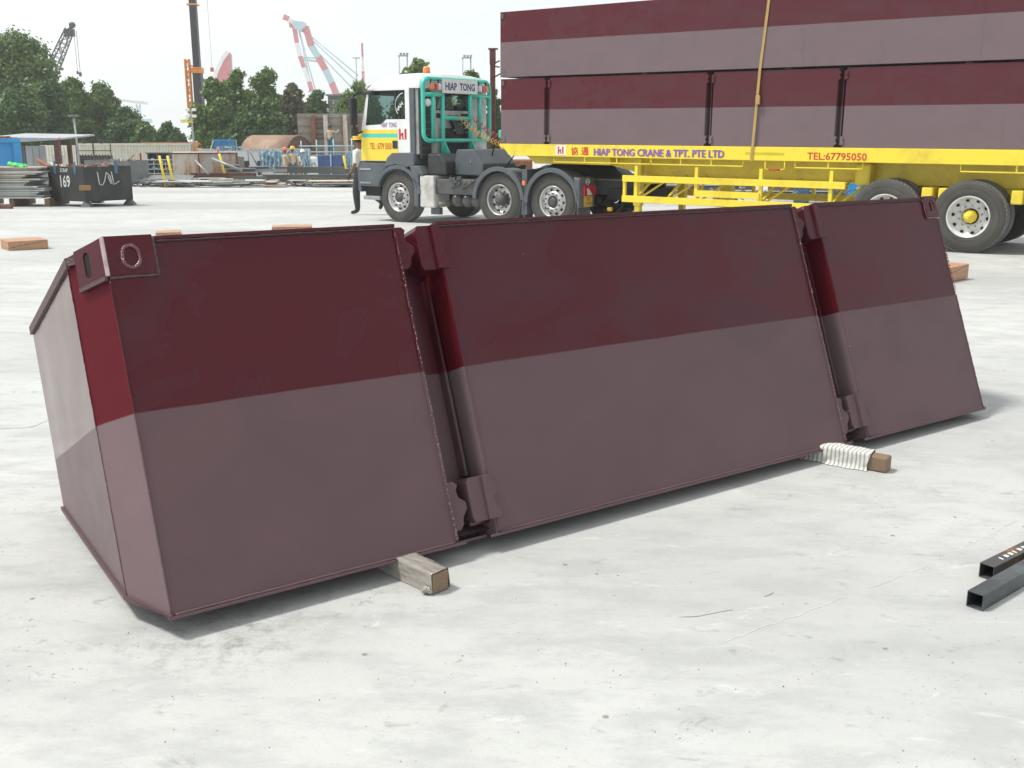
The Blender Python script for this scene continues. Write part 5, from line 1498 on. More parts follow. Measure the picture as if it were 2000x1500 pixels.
    MB().beam(L(566, 38), L(569, 54), .9, .6, up=(0, 1, 0)).build('jib_tip', M['pink_red'], root)
    MB().beam(L(588, 116), L(622, 120), .6, .6).build('cross_brace', M['pale_blue'], root)
    MB().beam(L(588, 112), L(622, 114), .4, .4).build('cross_brace', M['pale_blue'], root)
    for a, b in (((584, 58), (617, 180)), ((590, 60), (698, 160)), ((592, 58), (700, 148)), ((584, 60), (608, 170)), ((600, 80), (700, 185))):
        MB().tube([L(*a), L(*b)], .22, 4).build('stay_cable', M['pale_blue'], root)
    MB().box(-12, 20, -6, 6, -.5, 3).build('pontoon_deck', M['pale_blue'], root)
    # tower crane, faint
    Y = 420; base = at(272, 262, Y); base.z = gz(Y)
    root = thing('tower_crane', 'small faint tower crane on the horizon beyond the left-hand trees', 'crane', base)
    L = lambda x, y: Vector(at(x, y, Y)) - base
    lattice(MB(), L(272, 300), L(270, 203), 1.3, 12, .15).build('mast', M['pale_blue'], root, kind='stuff')
    lattice(MB(), L(236, 196), L(289, 202), .8, 12, .12).build('jib', M['dirty_white'], root, kind='stuff')
    MB().box(L(275, 235).x, L(294, 235).x, -2, 2, L(280, 240).z, L(280, 232).z).build('machinery_deck', M['pale_blue'], root)
    # aerial mast and pole
    Y = 190; base = at(713, 262, Y); base.z = gz(Y)
    root = thing('aerial_mast', 'thin red and white aerial mast to the right of the sheerlegs crane', 'mast', base)
    for k in range(8):
        z0 = (at(713, 84, Y).z - base.z) * k / 8; z1 = (at(713, 84, Y).z - base.z) * (k + 1) / 8
        lattice(MB(), (0, 0, z0), (0, 0, z1), .55 - .05 * k, 3, .07).build('mast_section', M['pink_red' if k % 2 else 'white'], root, kind='stuff')
    base = at(700, 262, Y); base.z = gz(Y); zt = at(700, 112, Y).z - base.z
    root = thing('signal_pole', 'grey pole with a small cross-arm left of the red and white mast', 'pole', base)
    MB().tube([(0, 0, 0), (0, 0, zt)], .12, 6).build('shaft', M['galv'], root); MB().box(-.5, .7, -.1, .1, zt - .2, zt).build('cross_arm', M['galv'], root)
    for px, tp, w in ((783, 108, 'left'), (905, 112, 'right')):
        Y = 120; base = at(px, 262, Y); base.z = gz(Y); zt = at(px, tp, Y).z - base.z
        root = thing('floodlight_gantry', 'faint floodlight gantry above the trees ' + ('left of the orange beacon' if w == 'left' else 'behind the lettered board'), 'floodlight', base)
        MB().tube([(0, 0, 0), (0, 0, zt)], .07, 6).build('pole', M['galv'], root); MB().tube([(.9, 0, 0), (.9, 0, zt)], .07, 6).build('pole', M['galv'], root)
        MB().box(-.1, 1.0, -.1, .1, zt - .12, zt).build('cross_arm', M['galv'], root)
        for k in range(3): MB().box(.1 + k * .35, .35 + k * .35, -.25, .05, zt + .02, zt + .25).build('lamp', M['galv'], root)
cranes()

# ------------------------------------------------------------------ yard furniture
def wbox(name, label, cat, px0, py0, px1, py1, Y, dep, material, group=None, base=True, bevel=.01, part='body', rot=0):
    """boxy thing whose front face covers the given part of the picture when it stands at distance Y"""
    a, b = at(px0, py1, Y), at(px1, py0, Y)
    z0 = gz(Y) if base is True else a.z
    root = thing(name, label, cat, (a.x, Y, z0), group)
    root.rotation_euler.z = math.atan2(-b.x, Y)
    MB().box(0, b.x - a.x, 0, dep, 0, b.z - z0).build(part, material, root, bevel=bevel)
    return root, b.x - a.x, b.z - z0
def corrugated(mb, w, h, z0, y, n, amp, x0=0):
    pts = []
    for i in range(n):
        a = x0 + w * i / n; s_ = w / n
        pts += [(a, 0), (a + s_ * .35, 0), (a + s_ * .5, 1), (a + s_ * .85, 1)]
    pts.append((x0 + w, 0))
    vs_ = [(p[0], y + amp * p[1], z) for z in (z0, z0 + h) for p in pts]; n_ = len(pts)
    mb.add(vs_, [(i, i + 1, n_ + i + 1, n_ + i) for i in range(n_ - 1)])
def yard():
    # white corrugated container, end and side
    Y = 58; a = at(152, 280, Y); b = at(372, 283, Y + 1.5); z0 = gz(Y); hgt = a.z - z0
    ang = math.atan2(b.y - a.y, b.x - a.x); W = (b - a).length
    root = thing('white_container', 'long cream-white corrugated container below the left-hand trees', 'container', frame((a.x, a.y, z0), Vector((math.cos(ang), math.sin(ang), 0)), Vector((-math.sin(ang), math.cos(ang), 0)), Vector((0, 0, 1))))
    mb = MB(); corrugated(mb, W - .2, hgt - .25, .12, .0, 34, .05, .1); mb.build('corrugated_side', M['cream'], root)
    for x in (0, W - .1): MB().box(x, x + .1, -.02, .1, 0, hgt - .122).build('corner_post', M['cream'], root)
    MB().box(0, W, -.03, .1, hgt - .12, hgt).build('top_rail', M['orange_rust'] if False else M['cream'], root)
    MB().box(W * .55, W + .05, -.04, .12, hgt + .002, hgt + .05).build('rusty_roof_edge', M['orange_rust'], root)
    MB().box(0, W, .1, 2.4, hgt - .1, hgt - .02).build('roof', M['cream'], root)
    e = MB(); T = Matrix.Rotation(R(128), 4, 'Z')
    mb = MB(); corrugated(mb, 2.35, hgt - .2, .1, 0, 12, .05)
    o = mb.build('corrugated_end', M['cream'], root); o.matrix_local = Matrix.Translation((-.02, .02, 0)) @ Matrix.Rotation(R(152), 4, 'Z')
    MB().box(0, W, 2.3, 2.4, 0, hgt - .1).build('back_wall', M['cream'], root)
    # blue container at the left edge
    Y = 38; a = at(-70, 270, Y); b = at(39, 270, Y); z0 = gz(Y); h = a.z - z0; W = b.x - a.x
    th_ = R(26); Wt = W * math.cos(th_) * .98
    root = thing('blue_container', 'bright blue steel container with a rusty top edge at the left edge', 'container', (b.x - Wt * math.cos(th_), Y - Wt * math.sin(th_), z0)); root.rotation_euler.z = th_; W = Wt
    mb = MB(); mb.box(0, W, .12, 2.4, 0, h - .12); mb.build('body', M['blue'], root)
    MB().box(W - .26, W, 0, .12, 0, h - .16).build('corner_post', M['blue'], root, bevel=.015)
    MB().box(0, W, .0, .12, h - .155, h).build('top_rail', M['blue'], root, bevel=.015)
    mb = MB()
    for k in range(26): x = rnd.uniform(.1, W - .3); mb.box(x, x + rnd.uniform(.05, .3), rnd.uniform(0, .3), .5, h, h + rnd.uniform(.02, .09))
    mb.build('roof_scrap', M['rust'], root, kind='stuff')
    # canopy roof and its post
    Y = 41; a = at(36, 282, Y); b = at(118, 270, Y); z0 = gz(Y)
    root = thing('canopy_shelter', 'grey sheet canopy on a rusty brown post beside the blue container', 'canopy', (a.x, Y, z0))
    W = b.x - a.x
    MB().add([(-1.2, 0, a.z - z0 + .28), (W, 0, b.z - z0 + .0), (W, 3.4, b.z - z0 + .14), (-1.2, 3.4, a.z - z0 + .42), (-1.2, 0, a.z - z0 + .02), (W, 0, b.z - z0 - .06), (W, 3.4, b.z - z0 + .08), (-1.2, 3.4, a.z - z0 + .1)],
             [(0, 1, 2, 3), (4, 5, 6, 7), (0, 1, 5, 4), (1, 2, 6, 5), (2, 3, 7, 6), (3, 0, 4, 7)]).build('roof_sheet', M['roof_grey'], root)
    x = at(109, 300, Y).x - a.x
    MB().box(x - .1, x + .1, .1, .3, 0, b.z - z0 - .02).build('post', M['rust_post'], root)
    MB().box(.6, .75, 3.0, 3.15, 0, a.z - z0 + .1).build('post', M['rust_post'], root)
    MB().lathe([(.001, 0), (.06, 0), (.06, .06), (.001, .06)], (W - .04, 0, b.z - z0 - .03), 'z', 10).build('lamp', M['amber'], root)
    for lab, q, Y, mt in (('white metal cabinet with a flat grey front under the canopy', (53, 285, 85, 318), 43, 'white_wall'), ('second white cabinet to the right of the canopy post', (103, 304, 128, 330), 42, 'white'), ('narrow dark shelf frame left of the cabinet under the canopy', (42, 286, 52, 326), 43.4, 'grey_steel')):
        root, w, h = wbox('metal_cabinet', lab, 'cabinet', *q[:2], q[2], q[3], Y, .5, M[mt], 'cabinets under the canopy', base=True)
        for k in (1, 2): MB().box(w * k / 3 - .006, w * k / 3 + .006, -.006, .0, .2, h - .04).build('door_gap', M['chassis'], root)
    # light poles
    Y = 48; a = at(143, 228, Y); z0 = gz(Y)
    root = thing('lamp_post', 'thin grey lamp post rising above the scrap bins on the left', 'lamp post', (a.x + .02, Y, z0))
    MB().tube([(.10, 0, 0), (0, 0, a.z - z0)], .045, 8).build('shaft', M['galv'], root)
    MB().box(-.22, .22, -.1, .1, a.z - z0, a.z - z0 + .08).build('lamp_head', M['grey_steel'], root, bevel=.01)
    Y = 62; a = at(373, 215, Y); z0 = gz(Y)
    root = thing('floodlight_pole', 'white floodlight pole with four lamps at the left edge of the middle trees', 'floodlight', (a.x, Y, z0))
    h = a.z - z0
    MB().tube([(.06, 0, 0), (0, 0, h)], .055, 8).build('shaft', M['galv'], root)
    MB().box(-.32, .28, -.05, .05, h - .42, h - .36).build('cross_arm', M['galv'], root)
    for x, z in ((-.30, .02), (.08, .02), (-.30, -.34), (.08, -.34)):
        MB().box(x, x + .24, -.16, -.02, h - .08 + z, h + .08 + z).build('flood_lamp', M['white'], root, bevel=.02)
    mb = lattice(MB(), (-.62, 0, h - .62), (.1, 0, h - .62), .14, 4, .025); mb.beam((-.5, 0, h - .6), (0, 0, h - .35), .03); mb.build('maintenance_bracket', M['bollard'], root, kind='stuff')
    # yellow bollards and red stake
    for (px, y0, y1, Y, lab) in ((311, 304, 365, 43.6, 'left one of the two yellow bollards standing close together'), (327, 304, 365, 43.6, 'right one of the two yellow bollards standing close together'),
                               (428, 300, 347, 46.5, 'yellow bollard with a red tip leaning slightly amid the scrap'), (671, 304, 338, 50, 'yellow bollard in front of the blue machine, nearest the truck')):
        t, b = at(px, y0, Y), at(px + (1003 - px) * .0, y1, Y); g0 = gz(Y) if y1 > 350 else b.z - .3
        root = thing('yellow_bollard', lab, 'bollard', (t.x + .08, Y, g0), 'yellow bollards along the yard edge')
        MB().tube([(.10 if px != 428 else .22, 0, 0), (-.08, 0, t.z - g0)], .052, 12).build('post', M['bollard'], root)
        if px == 428: MB().tube([(-.10, 0, t.z - g0), (-.16, 0, t.z - g0 + .25)], .04, 8).build('red_tip', M['pink_red'], root)
    Y = 46; t = at(274, 299, Y); o = MB().box(-.035, .035, -.03, .03, 0, t.z - gz(Y)).build('red_stake', M['red_paint'], bevel=.005); o.location = (t.x, Y, gz(Y)); tag(o, 'thin red stake standing right of the grey scrap bin', 'stake')
    # scrap bins
    def bin_(corner, left, right, ztop, legs, label, material, texts):
        c = Vector((corner[0], corner[1], gz(corner[1])))
        root = thing('scrap_bin', label, 'scrap bin', Matrix.Translation(c), 'open-topped steel scrap bins')
        l = Vector((left[0] - c.x, left[1] - c.y, 0)); r = Vector((right[0] - c.x, right[1] - c.y, 0)); bk = l + r
        P4 = [Vector((0, 0, 0)), r, bk, l]; up = Vector((0, 0, 1))
        for i in range(4):
            a, b = P4[i], P4[(i + 1) % 4]; n_ = (b - a).cross(up).normalized() * -.02
            MB().add([a + up * legs, b + up * legs, b + up * ztop, a + up * ztop, a + n_ + up * legs, b + n_ + up * legs, b + n_ + up * ztop, a + n_ + up * ztop],
                     [(0, 1, 2, 3), (4, 5, 6, 7), (0, 1, 5, 4), (2, 3, 7, 6), (1, 2, 6, 5), (3, 0, 4, 7)]).build('side_plate', material, root)
        MB().add([p + up * (legs + .02) for p in P4], [(0, 1, 2, 3)]).build('floor_plate', material, root)
        for p in P4:
            q = p + (bk * .5 - p).normalized() * .10
            MB().add([q + Vector((-.15, -.15, 0)), q + Vector((.15, -.15, 0)), q + Vector((.15, .15, 0)), q + Vector((-.15, .15, 0)),
                      q + Vector((-.06, -.06, legs)), q + Vector((.06, -.06, legs)), q + Vector((.06, .06, legs)), q + Vector((-.06, .06, legs))],
                     [(0, 1, 2, 3), (4, 5, 6, 7), (0, 1, 5, 4), (1, 2, 6, 5), (2, 3, 7, 6), (3, 0, 4, 7)]).build('foot', M['chassis'], root)
        mb = MB()
        for k in range(90):
            p = l * rnd.uniform(.06, .94) + r * rnd.uniform(.06, .94) + up * (ztop - .10 + rnd.uniform(0, .12))
            d = Vector((rnd.uniform(-1, 1), rnd.uniform(-1, 1), rnd.uniform(-.3, .3))) * rnd.uniform(.08, .25)
            mb.mi = rnd.choice((0, 0, 0, 1, 2)); mb.beam(p - d, p + d, rnd.uniform(.02, .09), rnd.uniform(.01, .03))
        mb.add([l * .03 + r * .03 + up * (ztop - .12), l * .03 + r * .97 + up * (ztop - .12), bk * .97 + up * (ztop - .12), l * .97 + r * .03 + up * (ztop - .12)], [(0, 1, 2, 3)])
        mb.build('scrap_heap', [M['rust'], M['galv'], M['pale_wood']], root, kind='stuff')
        ln, rn = (-l).normalized(), r.normalized()
        for org, dx, t_, w, h_, u0, z_ in texts:
            if org == 'L': o_ = l + up * z_ + (-l) * u0; dd = ln
            else: o_ = up * z_ + r * u0; dd = rn
            nn = dd.cross(up)
            if t_ == 'LAL':
                mb = MB(); S_ = [[(0, 1.0), (.04, .30), (.06, .08), (.20, .05), (.30, .30), (.42, .95), (.50, .60), (.60, .10)], [(.42, .95), (.58, .70), (.66, .08)], [(.66, 1.0), (.70, .5), (.74, .04), (1.0, .28)]]
                for st in S_: mb.tube([o_ + dd * (x * w) + up * (y * h_) + nn * .012 for x, y in st], .014, 4)
                mb.build('chalk_letters', M['white_letter'], root)
            else: lettering(t_, frame(o_ + nn * .004, dd, -nn, up), w, h_, M['white_letter'], root, 'stencil', .01)
        return root, l, r, up
    root, l, r, up = bin_((-11.31, 27.9), (-12.62, 28.75), (-10.45, 29.0), 1.05, .14, 'black steel scrap bin with stencilled SCRAP 169 and chalk letters on its sides', M['black_steel'],
        [('L', 0, 'SCRAP', .33, .10, .36, .90), ('L', 0, '169', .42, .32, .34, .50), ('R', 0, 'LAL', .62, .36, .28, .55)])
    for org, u in (('L', .22), ('L', .78), ('R', .68)):
        base = (l * (1 - u)) if org == 'L' else r * u; dd = ((-l) if org == 'L' else r).normalized(); nn = dd.cross(up)
        MB().prism([(-.05, -.02), (.05, -.02), (.04, .30), (-.04, .30)], 'y', -.014, -.002, T=frame(base + up * .88, dd, -nn, up)).build('lifting_lug', M['lugblue'], root)
    dd = r.normalized(); nn = dd.cross(up)
    MB().box(-.14, .16, -.03, -.004, 0, .14, T=frame(Vector((0, 0, .44)), (dd + (-l).normalized()).normalized(), -((dd + (-l).normalized()).normalized().cross(up)), up)).build('eye_plate', M['eye'], root, bevel=.02)
    bin_((-15.9, 44.0), (-18.4, 45.6), (-15.7, 45.7), 1.05, .12, 'grey-blue steel scrap bin standing behind the black bin', M['grey_steel'], [('L', 0, 'HOLI', .4, .2, .55, .78)])
    # pallet under the black bin
    # stack of steel sheets at the left edge
    a, b = gp(-60, 404), gp(98, 402); n_ = 17; zz = .22
    tz = at(50, 326, 28.6).z - gz(28.6); th = (tz - zz) / n_
    for k in range(n_):
        z_ = zz + k * th; sh = rnd.uniform(-.25, .12) if k not in (0, 1, n_ - 1, n_ - 2) else rnd.uniform(-.05, .12)
        if k in (7, 8, 9, 11, 12): sh = rnd.uniform(-.48, -.22)
        mt = M['sheet_brown'] if k in (n_ - 1, 8, 12) else M['sheet']
        o = MB().add([(0, 0, 0), (2.12 + sh, rnd.uniform(-.04, .04), 0), (2.12 + sh, 1.3, 0), (0, 1.3, 0), (0, 0, th * .78), (2.12 + sh, rnd.uniform(-.02, .02), th * .78), (2.12 + sh, 1.3, th * .78), (0, 1.3, th * .78)],
                     [(3, 2, 1, 0), (4, 5, 6, 7), (0, 1, 5, 4), (1, 2, 6, 5), (2, 3, 7, 6), (3, 0, 4, 7)]).build('steel_sheet', mt, bevel=.004)
        o.location = (a.x - .2, 28.15 + rnd.uniform(-.04, .06), gz(28.2) + z_)
        tag(o, 'weathered grey sheet in the tall stack left of the black scrap bin', 'steel sheet', 'sheets in the tall stack')
        ORD = ['', 'second', 'third', 'fourth', 'fifth', 'sixth', 'seventh', 'eighth', 'ninth', 'tenth', 'eleventh', 'twelfth', 'thirteenth', 'fourteenth', 'fifteenth', 'sixteenth']
        if k == 0: o['label'] = 'lowest sheet of the tall stack left of the black scrap bin'
        elif k < n_ - 1: o['label'] = '%s steel sheet from the top of the tall stack left of the black bin' % ORD[n_ - 1 - k]
        if k == n_ - 1: o['label'] = 'brown topmost sheet of the tall stack left of the black scrap bin'
    for k, dx in enumerate((.1, 1.0, 1.95)):
        o = MB().box(0, .14, 0, 1.3, 0, .21).build('timber_bearer', M['wood'], bevel=.01); o.location = (a.x + dx, 28.3, gz(28.3)); tag(o, ('left', 'middle', 'right')[k] + ' timber bearer lying under the tall stack of sheets', 'timber', 'bearers under the sheet stack')
    o = MB().box(0, .4, 0, .12, 0, .09).build('timber_offcut', M['rust_post'], bevel=.01); q = gp(-8, 408); o.location = (q.x, q.y, gz(q.y)); tag(o, 'dark brown timber offcut on the concrete at the left edge', 'timber')
    # crumpled green cover on the stack
    mb = MB(); c = at(34, 322, 28.5); nx, ny = 12, 6; vs_ = []
    for j in range(ny + 1):
        for i in range(nx + 1):
            x, y = i / nx * .42 - .21, j / ny * .3
            vs_.append((x, y, .06 + .07 * noise.noise(Vector((x * 9, y * 9, 3))) - x * .25 + (-.06 if j == 0 else 0)))
    mb.add(vs_, [(j * (nx + 1) + i, j * (nx + 1) + i + 1, (j + 1) * (nx + 1) + i + 1, (j + 1) * (nx + 1) + i) for j in range(ny) for i in range(nx)], True)
    o = mb.build('green_sack', M['green_net']); o.location = (c.x, 28.35, tz + gz(28.6) + .02); sm = o.modifiers.new('s', 'SOLIDIFY'); sm.thickness = .03
    tag(o, 'crumpled bright green sack lying on top of the sheet stack', 'sack')
    # gas bottle racks behind the bins
    for base_px, n_, lab in ((157, 6, 'left'), (190, 6, 'right')):
        Y = 50; c = at(base_px, 310, Y); g0 = gz(Y); zt = at(base_px, 310, Y).z - g0
        root = thing('bottle_rack', lab + ' dark steel rack holding black gas bottles behind the scrap bins', 'rack', (c.x - .1, Y, g0), 'gas bottle racks')
        wd = .82; mb = None
        for x in (0, wd): MB().box(x - .02, x + .02, -.16, -.12, 0, zt + .75).build('rack_post', M['chassis'], root)
        MB().box(0, wd, -.16, -.12, zt + .35, zt + .39).build('rack_rail', M['chassis'], root); MB().box(0, wd, -.16, -.12, .5, .54).build('rack_rail', M['chassis'], root)
        MB().tube([(wd / 2 + .1 * math.cos(t), -.14, zt + .80 + .12 * math.sin(t)) for t in [2 * math.pi * k / 12 for k in range(12)]], .012, 5, close=True).build('lifting_ring', M['chassis'], root)
        for k in range(n_):
            b = thing('gas_bottle', '%s black gas bottle from the left in the %s rack behind the bins' % (('first', 'second', 'third', 'fourth', 'fifth', 'sixth')[k], lab), 'gas bottle', (c.x - .02 + k * .138, Y, g0), 'gas bottles in the %s rack' % lab)
            MB().lathe([(.001, 0), (.062, 0), (.065, .05), (.065, zt), (.05, zt + .06), (.03, zt + .09)], (0, 0, .1), 'z', 12).build('cylinder', M['cyl_black'], b)
            MB().lathe([(.066, 0), (.055, .06), (.03, .11), (.03, .16), (.001, .17)], (0, 0, zt + .02), 'z', 10).build('cap', M['dirty_white'], b)
    # pipe barrier, open blue cabinet
    Y = 49; c = at(278, 332, Y)
    root = thing('tool_cage', 'open blue and brown tool cage behind the two yellow bollards', 'cage', (at(291, 332, Y + 1).x, Y + 1, gz(Y + 1)))
    w = at(331, 300, Y + 1).x - at(291, 300, Y + 1).x; h = at(331, 298, Y + 1).z - gz(Y + 1)
    MB().box(0, w, .5, .56, 0, h).build('back_panel', M['blue_machine'], root)
    for x in (0, w * .45, w): MB().box(x - .03, x + .03, 0, .5, 0, h - .05).build('side_frame', M['chassis'], root)
    MB().box(-.1, w + .1, -.05, .55, h - .048, h).build('top', M['chassis'], root)
    for z in (.5, .95): MB().box(.03, w - .03, .05, .5, z, z + .04).build('shelf', M['chassis'], root)
    mb = MB()
    for k in range(24): x = rnd.uniform(.05, w - .2); z = rnd.choice((.54, .99)); mb.mi = rnd.randint(0, 2); mb.box(x, x + rnd.uniform(.05, .2), .06, .4, z, z + rnd.uniform(.05, .3))
    mb.build('stored_tools', [M['blue'], M['wood'], M['dirty_white']], root, kind='stuff')
    root = thing('pipe_barrier', 'rounded grey pipe barrier of four rails in front of the blue tool cage', 'barrier', (c.x, Y, gz(Y)))
    for k, z in enumerate((1.12, .92, .70, .50)):
        e = .10 * (k == 0)
        MB().tube([(.0 + e, 0, z - .15 if k == 0 else z), (.12 + e * .5, 0, z), (1.55 - e, 0, z), (1.66, 0, z - .12 if k == 0 else z)], .022, 6).build('rail', M['galv'], root)
    for x in (.02, .55, 1.1, 1.64): MB().tube([(x, 0, 0), (x, 0, 1.05)], .02, 6).build('upright', M['galv'], root)
    root = thing('teal_frame', 'small pale teal steel frame behind the grey scrap bin', 'frame', (at(226, 320, 49).x, 49, gz(49)))
    for x in (0, .35, .72): MB().box(x - .02, x + .02, -.02, .02, 0, 1.35).build('upright', M['pale_blue'], root)
    for z in (.85, 1.05, 1.3): MB().box(0, .72, -.025, .015, z, z + .03).build('rail', M['pale_blue'], root)
    # leaning planks and tubes
    def stick(name, lab, cat, a, b, Y, r, mt, group=None, sq=False):
        p, q = at(*a, Y), at(*b, Y - .5); root = MB()
        (root.beam((0, 0, 0), q - p, r * 2, r) if sq else root.tube([(0, 0, 0), q - p], r, 8))
        o = root.build(name, mt); o.location = p; tag(o, lab, cat, group)
    stick('timber_prop', 'pale timber prop sticking up out of the grey scrap bin', 'prop', (243, 319), (262, 301), 44.5, .05, M['pale_wood'], sq=True)
    stick('steel_tube', 'long silver tube leaning against the rusty bin beside the red-tipped bollard', 'tube', (414, 310), (472, 333), 46.3, .06, M['galv'])
    stick('steel_tube', 'short silver tube leaning on the pale rusty bin', 'tube', (381, 313), (407, 340), 45.5, .04, M['galv'])
    stick('steel_bar', 'dark bar leaning on the white wall left of the blue tarpaulin', 'bar', (489, 298), (503, 324), 52, .03, M['chassis'])
    stick('rusty_plank', 'reddish steel plank leaning out of the black scrap bin', 'plank', (73, 312), (96, 326), 29.6, .06, M['rust'], sq=True)
    stick('painted_plank', 'pinkish board sticking out of the black scrap bin', 'plank', (97, 319), (122, 329), 29.5, .05, M['dirty_white'], sq=True)
    o = MB().ball((0, 0, 0), .09, 8, 5).build('scrap_lump', M['red_paint']); q = at(127, 328, 29.2); o.location = q; tag(o, 'small red lump resting on the scrap in the black bin', 'scrap piece')
    # large rusty bins
    for (q, Y, mt, lab) in (((339, 298, 389, 341), 47.5, 'pale_rusty', 'large pale steel tank streaked with orange rust, left of the grey one'), ((389, 298, 461, 341), 47.0, 'rusty_plate', 'large grey steel tank with rust patches behind the leaning tubes')):
        root, w, h = wbox('rusty_tank', lab, 'tank', q[0], q[1], q[2], q[3], Y, 2.2, M[mt], 'large rusty tanks', base=True, bevel=0, part='front_plate')
        MB().box(-.02, w + .02, -.05, .0, h - .06, h).build('rim', M['rust_post'], root)
        for x in ((0, w - .06) if mt == 'rusty_plate' else (w * .5,)): MB().box(x, x + .06, -.04, -.001, 0, h - .06).build('stiffener', M['rust_post'] if mt == 'rusty_plate' else M['pale_rusty'], root)
    root, w, h = wbox('steel_block', 'brown-grey steel block right of the rusty tank', 'steel block', 461, 306, 476, 330, 48, .8, M['grey_rust_panel'])
    # white wall, tarps, blue sheet
    root, w, h = wbox('white_hoarding', 'long low white hoarding behind the tanks and the blue tarpaulin', 'hoarding', 388, 293, 600, 330, 57, .12, M['white_wall'], base=True)
    MB().box(-.02, w, -.04, .2, h + .001, h + .06).build('capping', M['dirty_white'], root)
    for k in range(9): MB().box(w * k / 9, w * k / 9 + .03, -.012, -.001, .0, h - .01).build('panel_joint', M['chassis'], root)
    c = at(418, 292, 55); root = thing('blue_roof_sheets', 'blue ribbed roof sheets leaning on a frame above the grey tank', 'roof sheets', (c.x, 55, c.z))
    w = at(459, 292, 55).x - c.x; h = at(418, 274, 55).z - c.z
    mb = MB(); corrugated(mb, w, h, 0, 0, 14, .05); o = mb.build('ribbed_sheet', M['blue_sheet'], root); o.rotation_euler.x = R(-12)
    MB().box(-.05, w + .02, -.03, .05, h - .02, h + .04).build('sheet_edge', M['blue'], root)
    MB().beam((-.3, 0, -.3), (0, 0, h), .05).build('prop', M['dirty_white'], root); MB().beam((w, .3, -1.3), (w, .3, h), .05).build('prop', M['dirty_white'], root); MB().beam((.1, .4, -1.4), (.1, .4, h), .05).build('prop', M['dirty_white'], root)
    def tarp(px0, py0, px1, py1, Y, label, folds=7, amp=.16, mt='tarp', slant=0):
        a, b = at(px0, py1, Y), at(px1, py0, Y); w, h = b.x - a.x, b.z - a.z; nx, nz_ = 60, 20; vs_ = []
        for j in range(nz_ + 1):
            for i in range(nx + 1):
                u, v = i / nx, j / nz_
                sag = .10 * h * math.sin(math.pi * u * 3) ** 2 * (v)
                y = amp * math.sin(u * folds * 2 * math.pi + 2.5 * noise.noise(Vector((u * 4, v * 2.5, Y)))) * (1.1 - v) + amp * .9 * noise.noise(Vector((u * 7, v * 6, 2)))
                vs_.append((u * w + slant * (1 - v) * w, y, v * h - sag))
        o = MB().add(vs_, [(j * (nx + 1) + i, j * (nx + 1) + i + 1, (j + 1) * (nx + 1) + i + 1, (j + 1) * (nx + 1) + i) for j in range(nz_) for i in range(nx)], True).build('tarpaulin', M[mt])
        o.location = a; sm = o.modifiers.new('s', 'SOLIDIFY'); sm.thickness = .01; tag(o, label, 'tarpaulin', 'blue tarpaulins')
    tarp(508, 292, 560, 334, 54.5, 'pale blue tarpaulin hanging in swags behind the two workers')
    tarp(556, 291, 606, 334, 55.2, 'darker part of the blue tarpaulin between the yellow-helmeted worker and the white cover', 7)
    tarp(586, 300, 604, 334, 53.6, 'narrow blue tarpaulin end slanting down to the white cover', 3, .10, slant=.4)
    tarp(676, 296, 692, 330, 55, 'small blue tarpaulin tied up beside the truck mirror', 3, .1)
    tarp(424, 286, 472, 294, 53.5, 'crumpled blue tarpaulin lying along the top of the white hoarding', 8, .12)
    # steel half shell
    a, b = at(575, 292, 60), at(535, 266, 60); base = at(560, 292, 60); z0 = gz(60)
    root = thing('steel_half_shell', 'curved brown steel half shell with a dark hollow end behind the tarpaulin', 'steel shell', (base.x, 61, z0))
    rad = 1.45; zt_ = at(560, 264, 60).z - z0 - rad; mb = MB(); vs_ = []; N = 16; Lg = 3.3; ax_ = Vector((-.90, .44, 0)); sx = Vector((.44, .90, 0))
    off = .55
    for k in range(N + 1):
        t = math.pi * k / N; p = sx * (-math.cos(t)) * rad * .95 + Vector((0, 0, zt_ + math.sin(t) * rad))
        for e_, rr in ((0, 1), (Lg, 1), (0, .965), (Lg, .965)):
            vs_.append(Vector((off, 0, 0)) + sx * (-math.cos(t)) * rad * .95 * rr + Vector((0, 0, zt_ + math.sin(t) * rad * rr)) + ax_ * e_)
    fs = []
    for k in range(N): o_ = 4 * k; fs += [(o_, o_ + 1, o_ + 5, o_ + 4), (o_ + 2, o_ + 6, o_ + 7, o_ + 3), (o_, o_ + 4, o_ + 6, o_ + 2), (o_ + 1, o_ + 3, o_ + 7, o_ + 5)]
    mb.add(vs_, fs, True); mb.build('curved_shell', M['brown_shell'], root)
    for sg_ in (-1, 1): MB().box(-.06, .06, -.06, .06, 0, zt_ + .1, T=Matrix.Translation(Vector((off, 0, 0)) + sx * sg_ * rad * .9 + ax_ * .4)).build('support_leg', M['chassis'], root)
    for e_ in (.02, 1.6, 3.2):
        mb = MB(); mb.tube([Vector((off, 0, 0)) + sx * (-math.cos(math.pi * k / N)) * rad * .93 + Vector((0, 0, zt_ + math.sin(math.pi * k / N) * rad * .95)) + ax_ * e_ for k in range(N + 1)], .05, 5); mb.build('inner_rib', M['chassis'], root)
    # big ribbed rusty panel
    Y = 63; a, b = at(584, 300, Y), at(712, 222, Y); z0 = gz(Y); w, h = b.x - a.x, b.z - z0
    root = thing('rusty_steel_bulkhead', 'tall grey steel bulkhead with rust-streaked vertical ribs behind the scaffold', 'bulkhead', (a.x, Y, z0))
    MB().box(0, w, 0, .05, 0, h).build('plate', M['grey_rust_panel'], root)
    MB().box(0, w, -.03, .0, h - .06, h).build('top_flange', M['grey_rust_panel'], root)
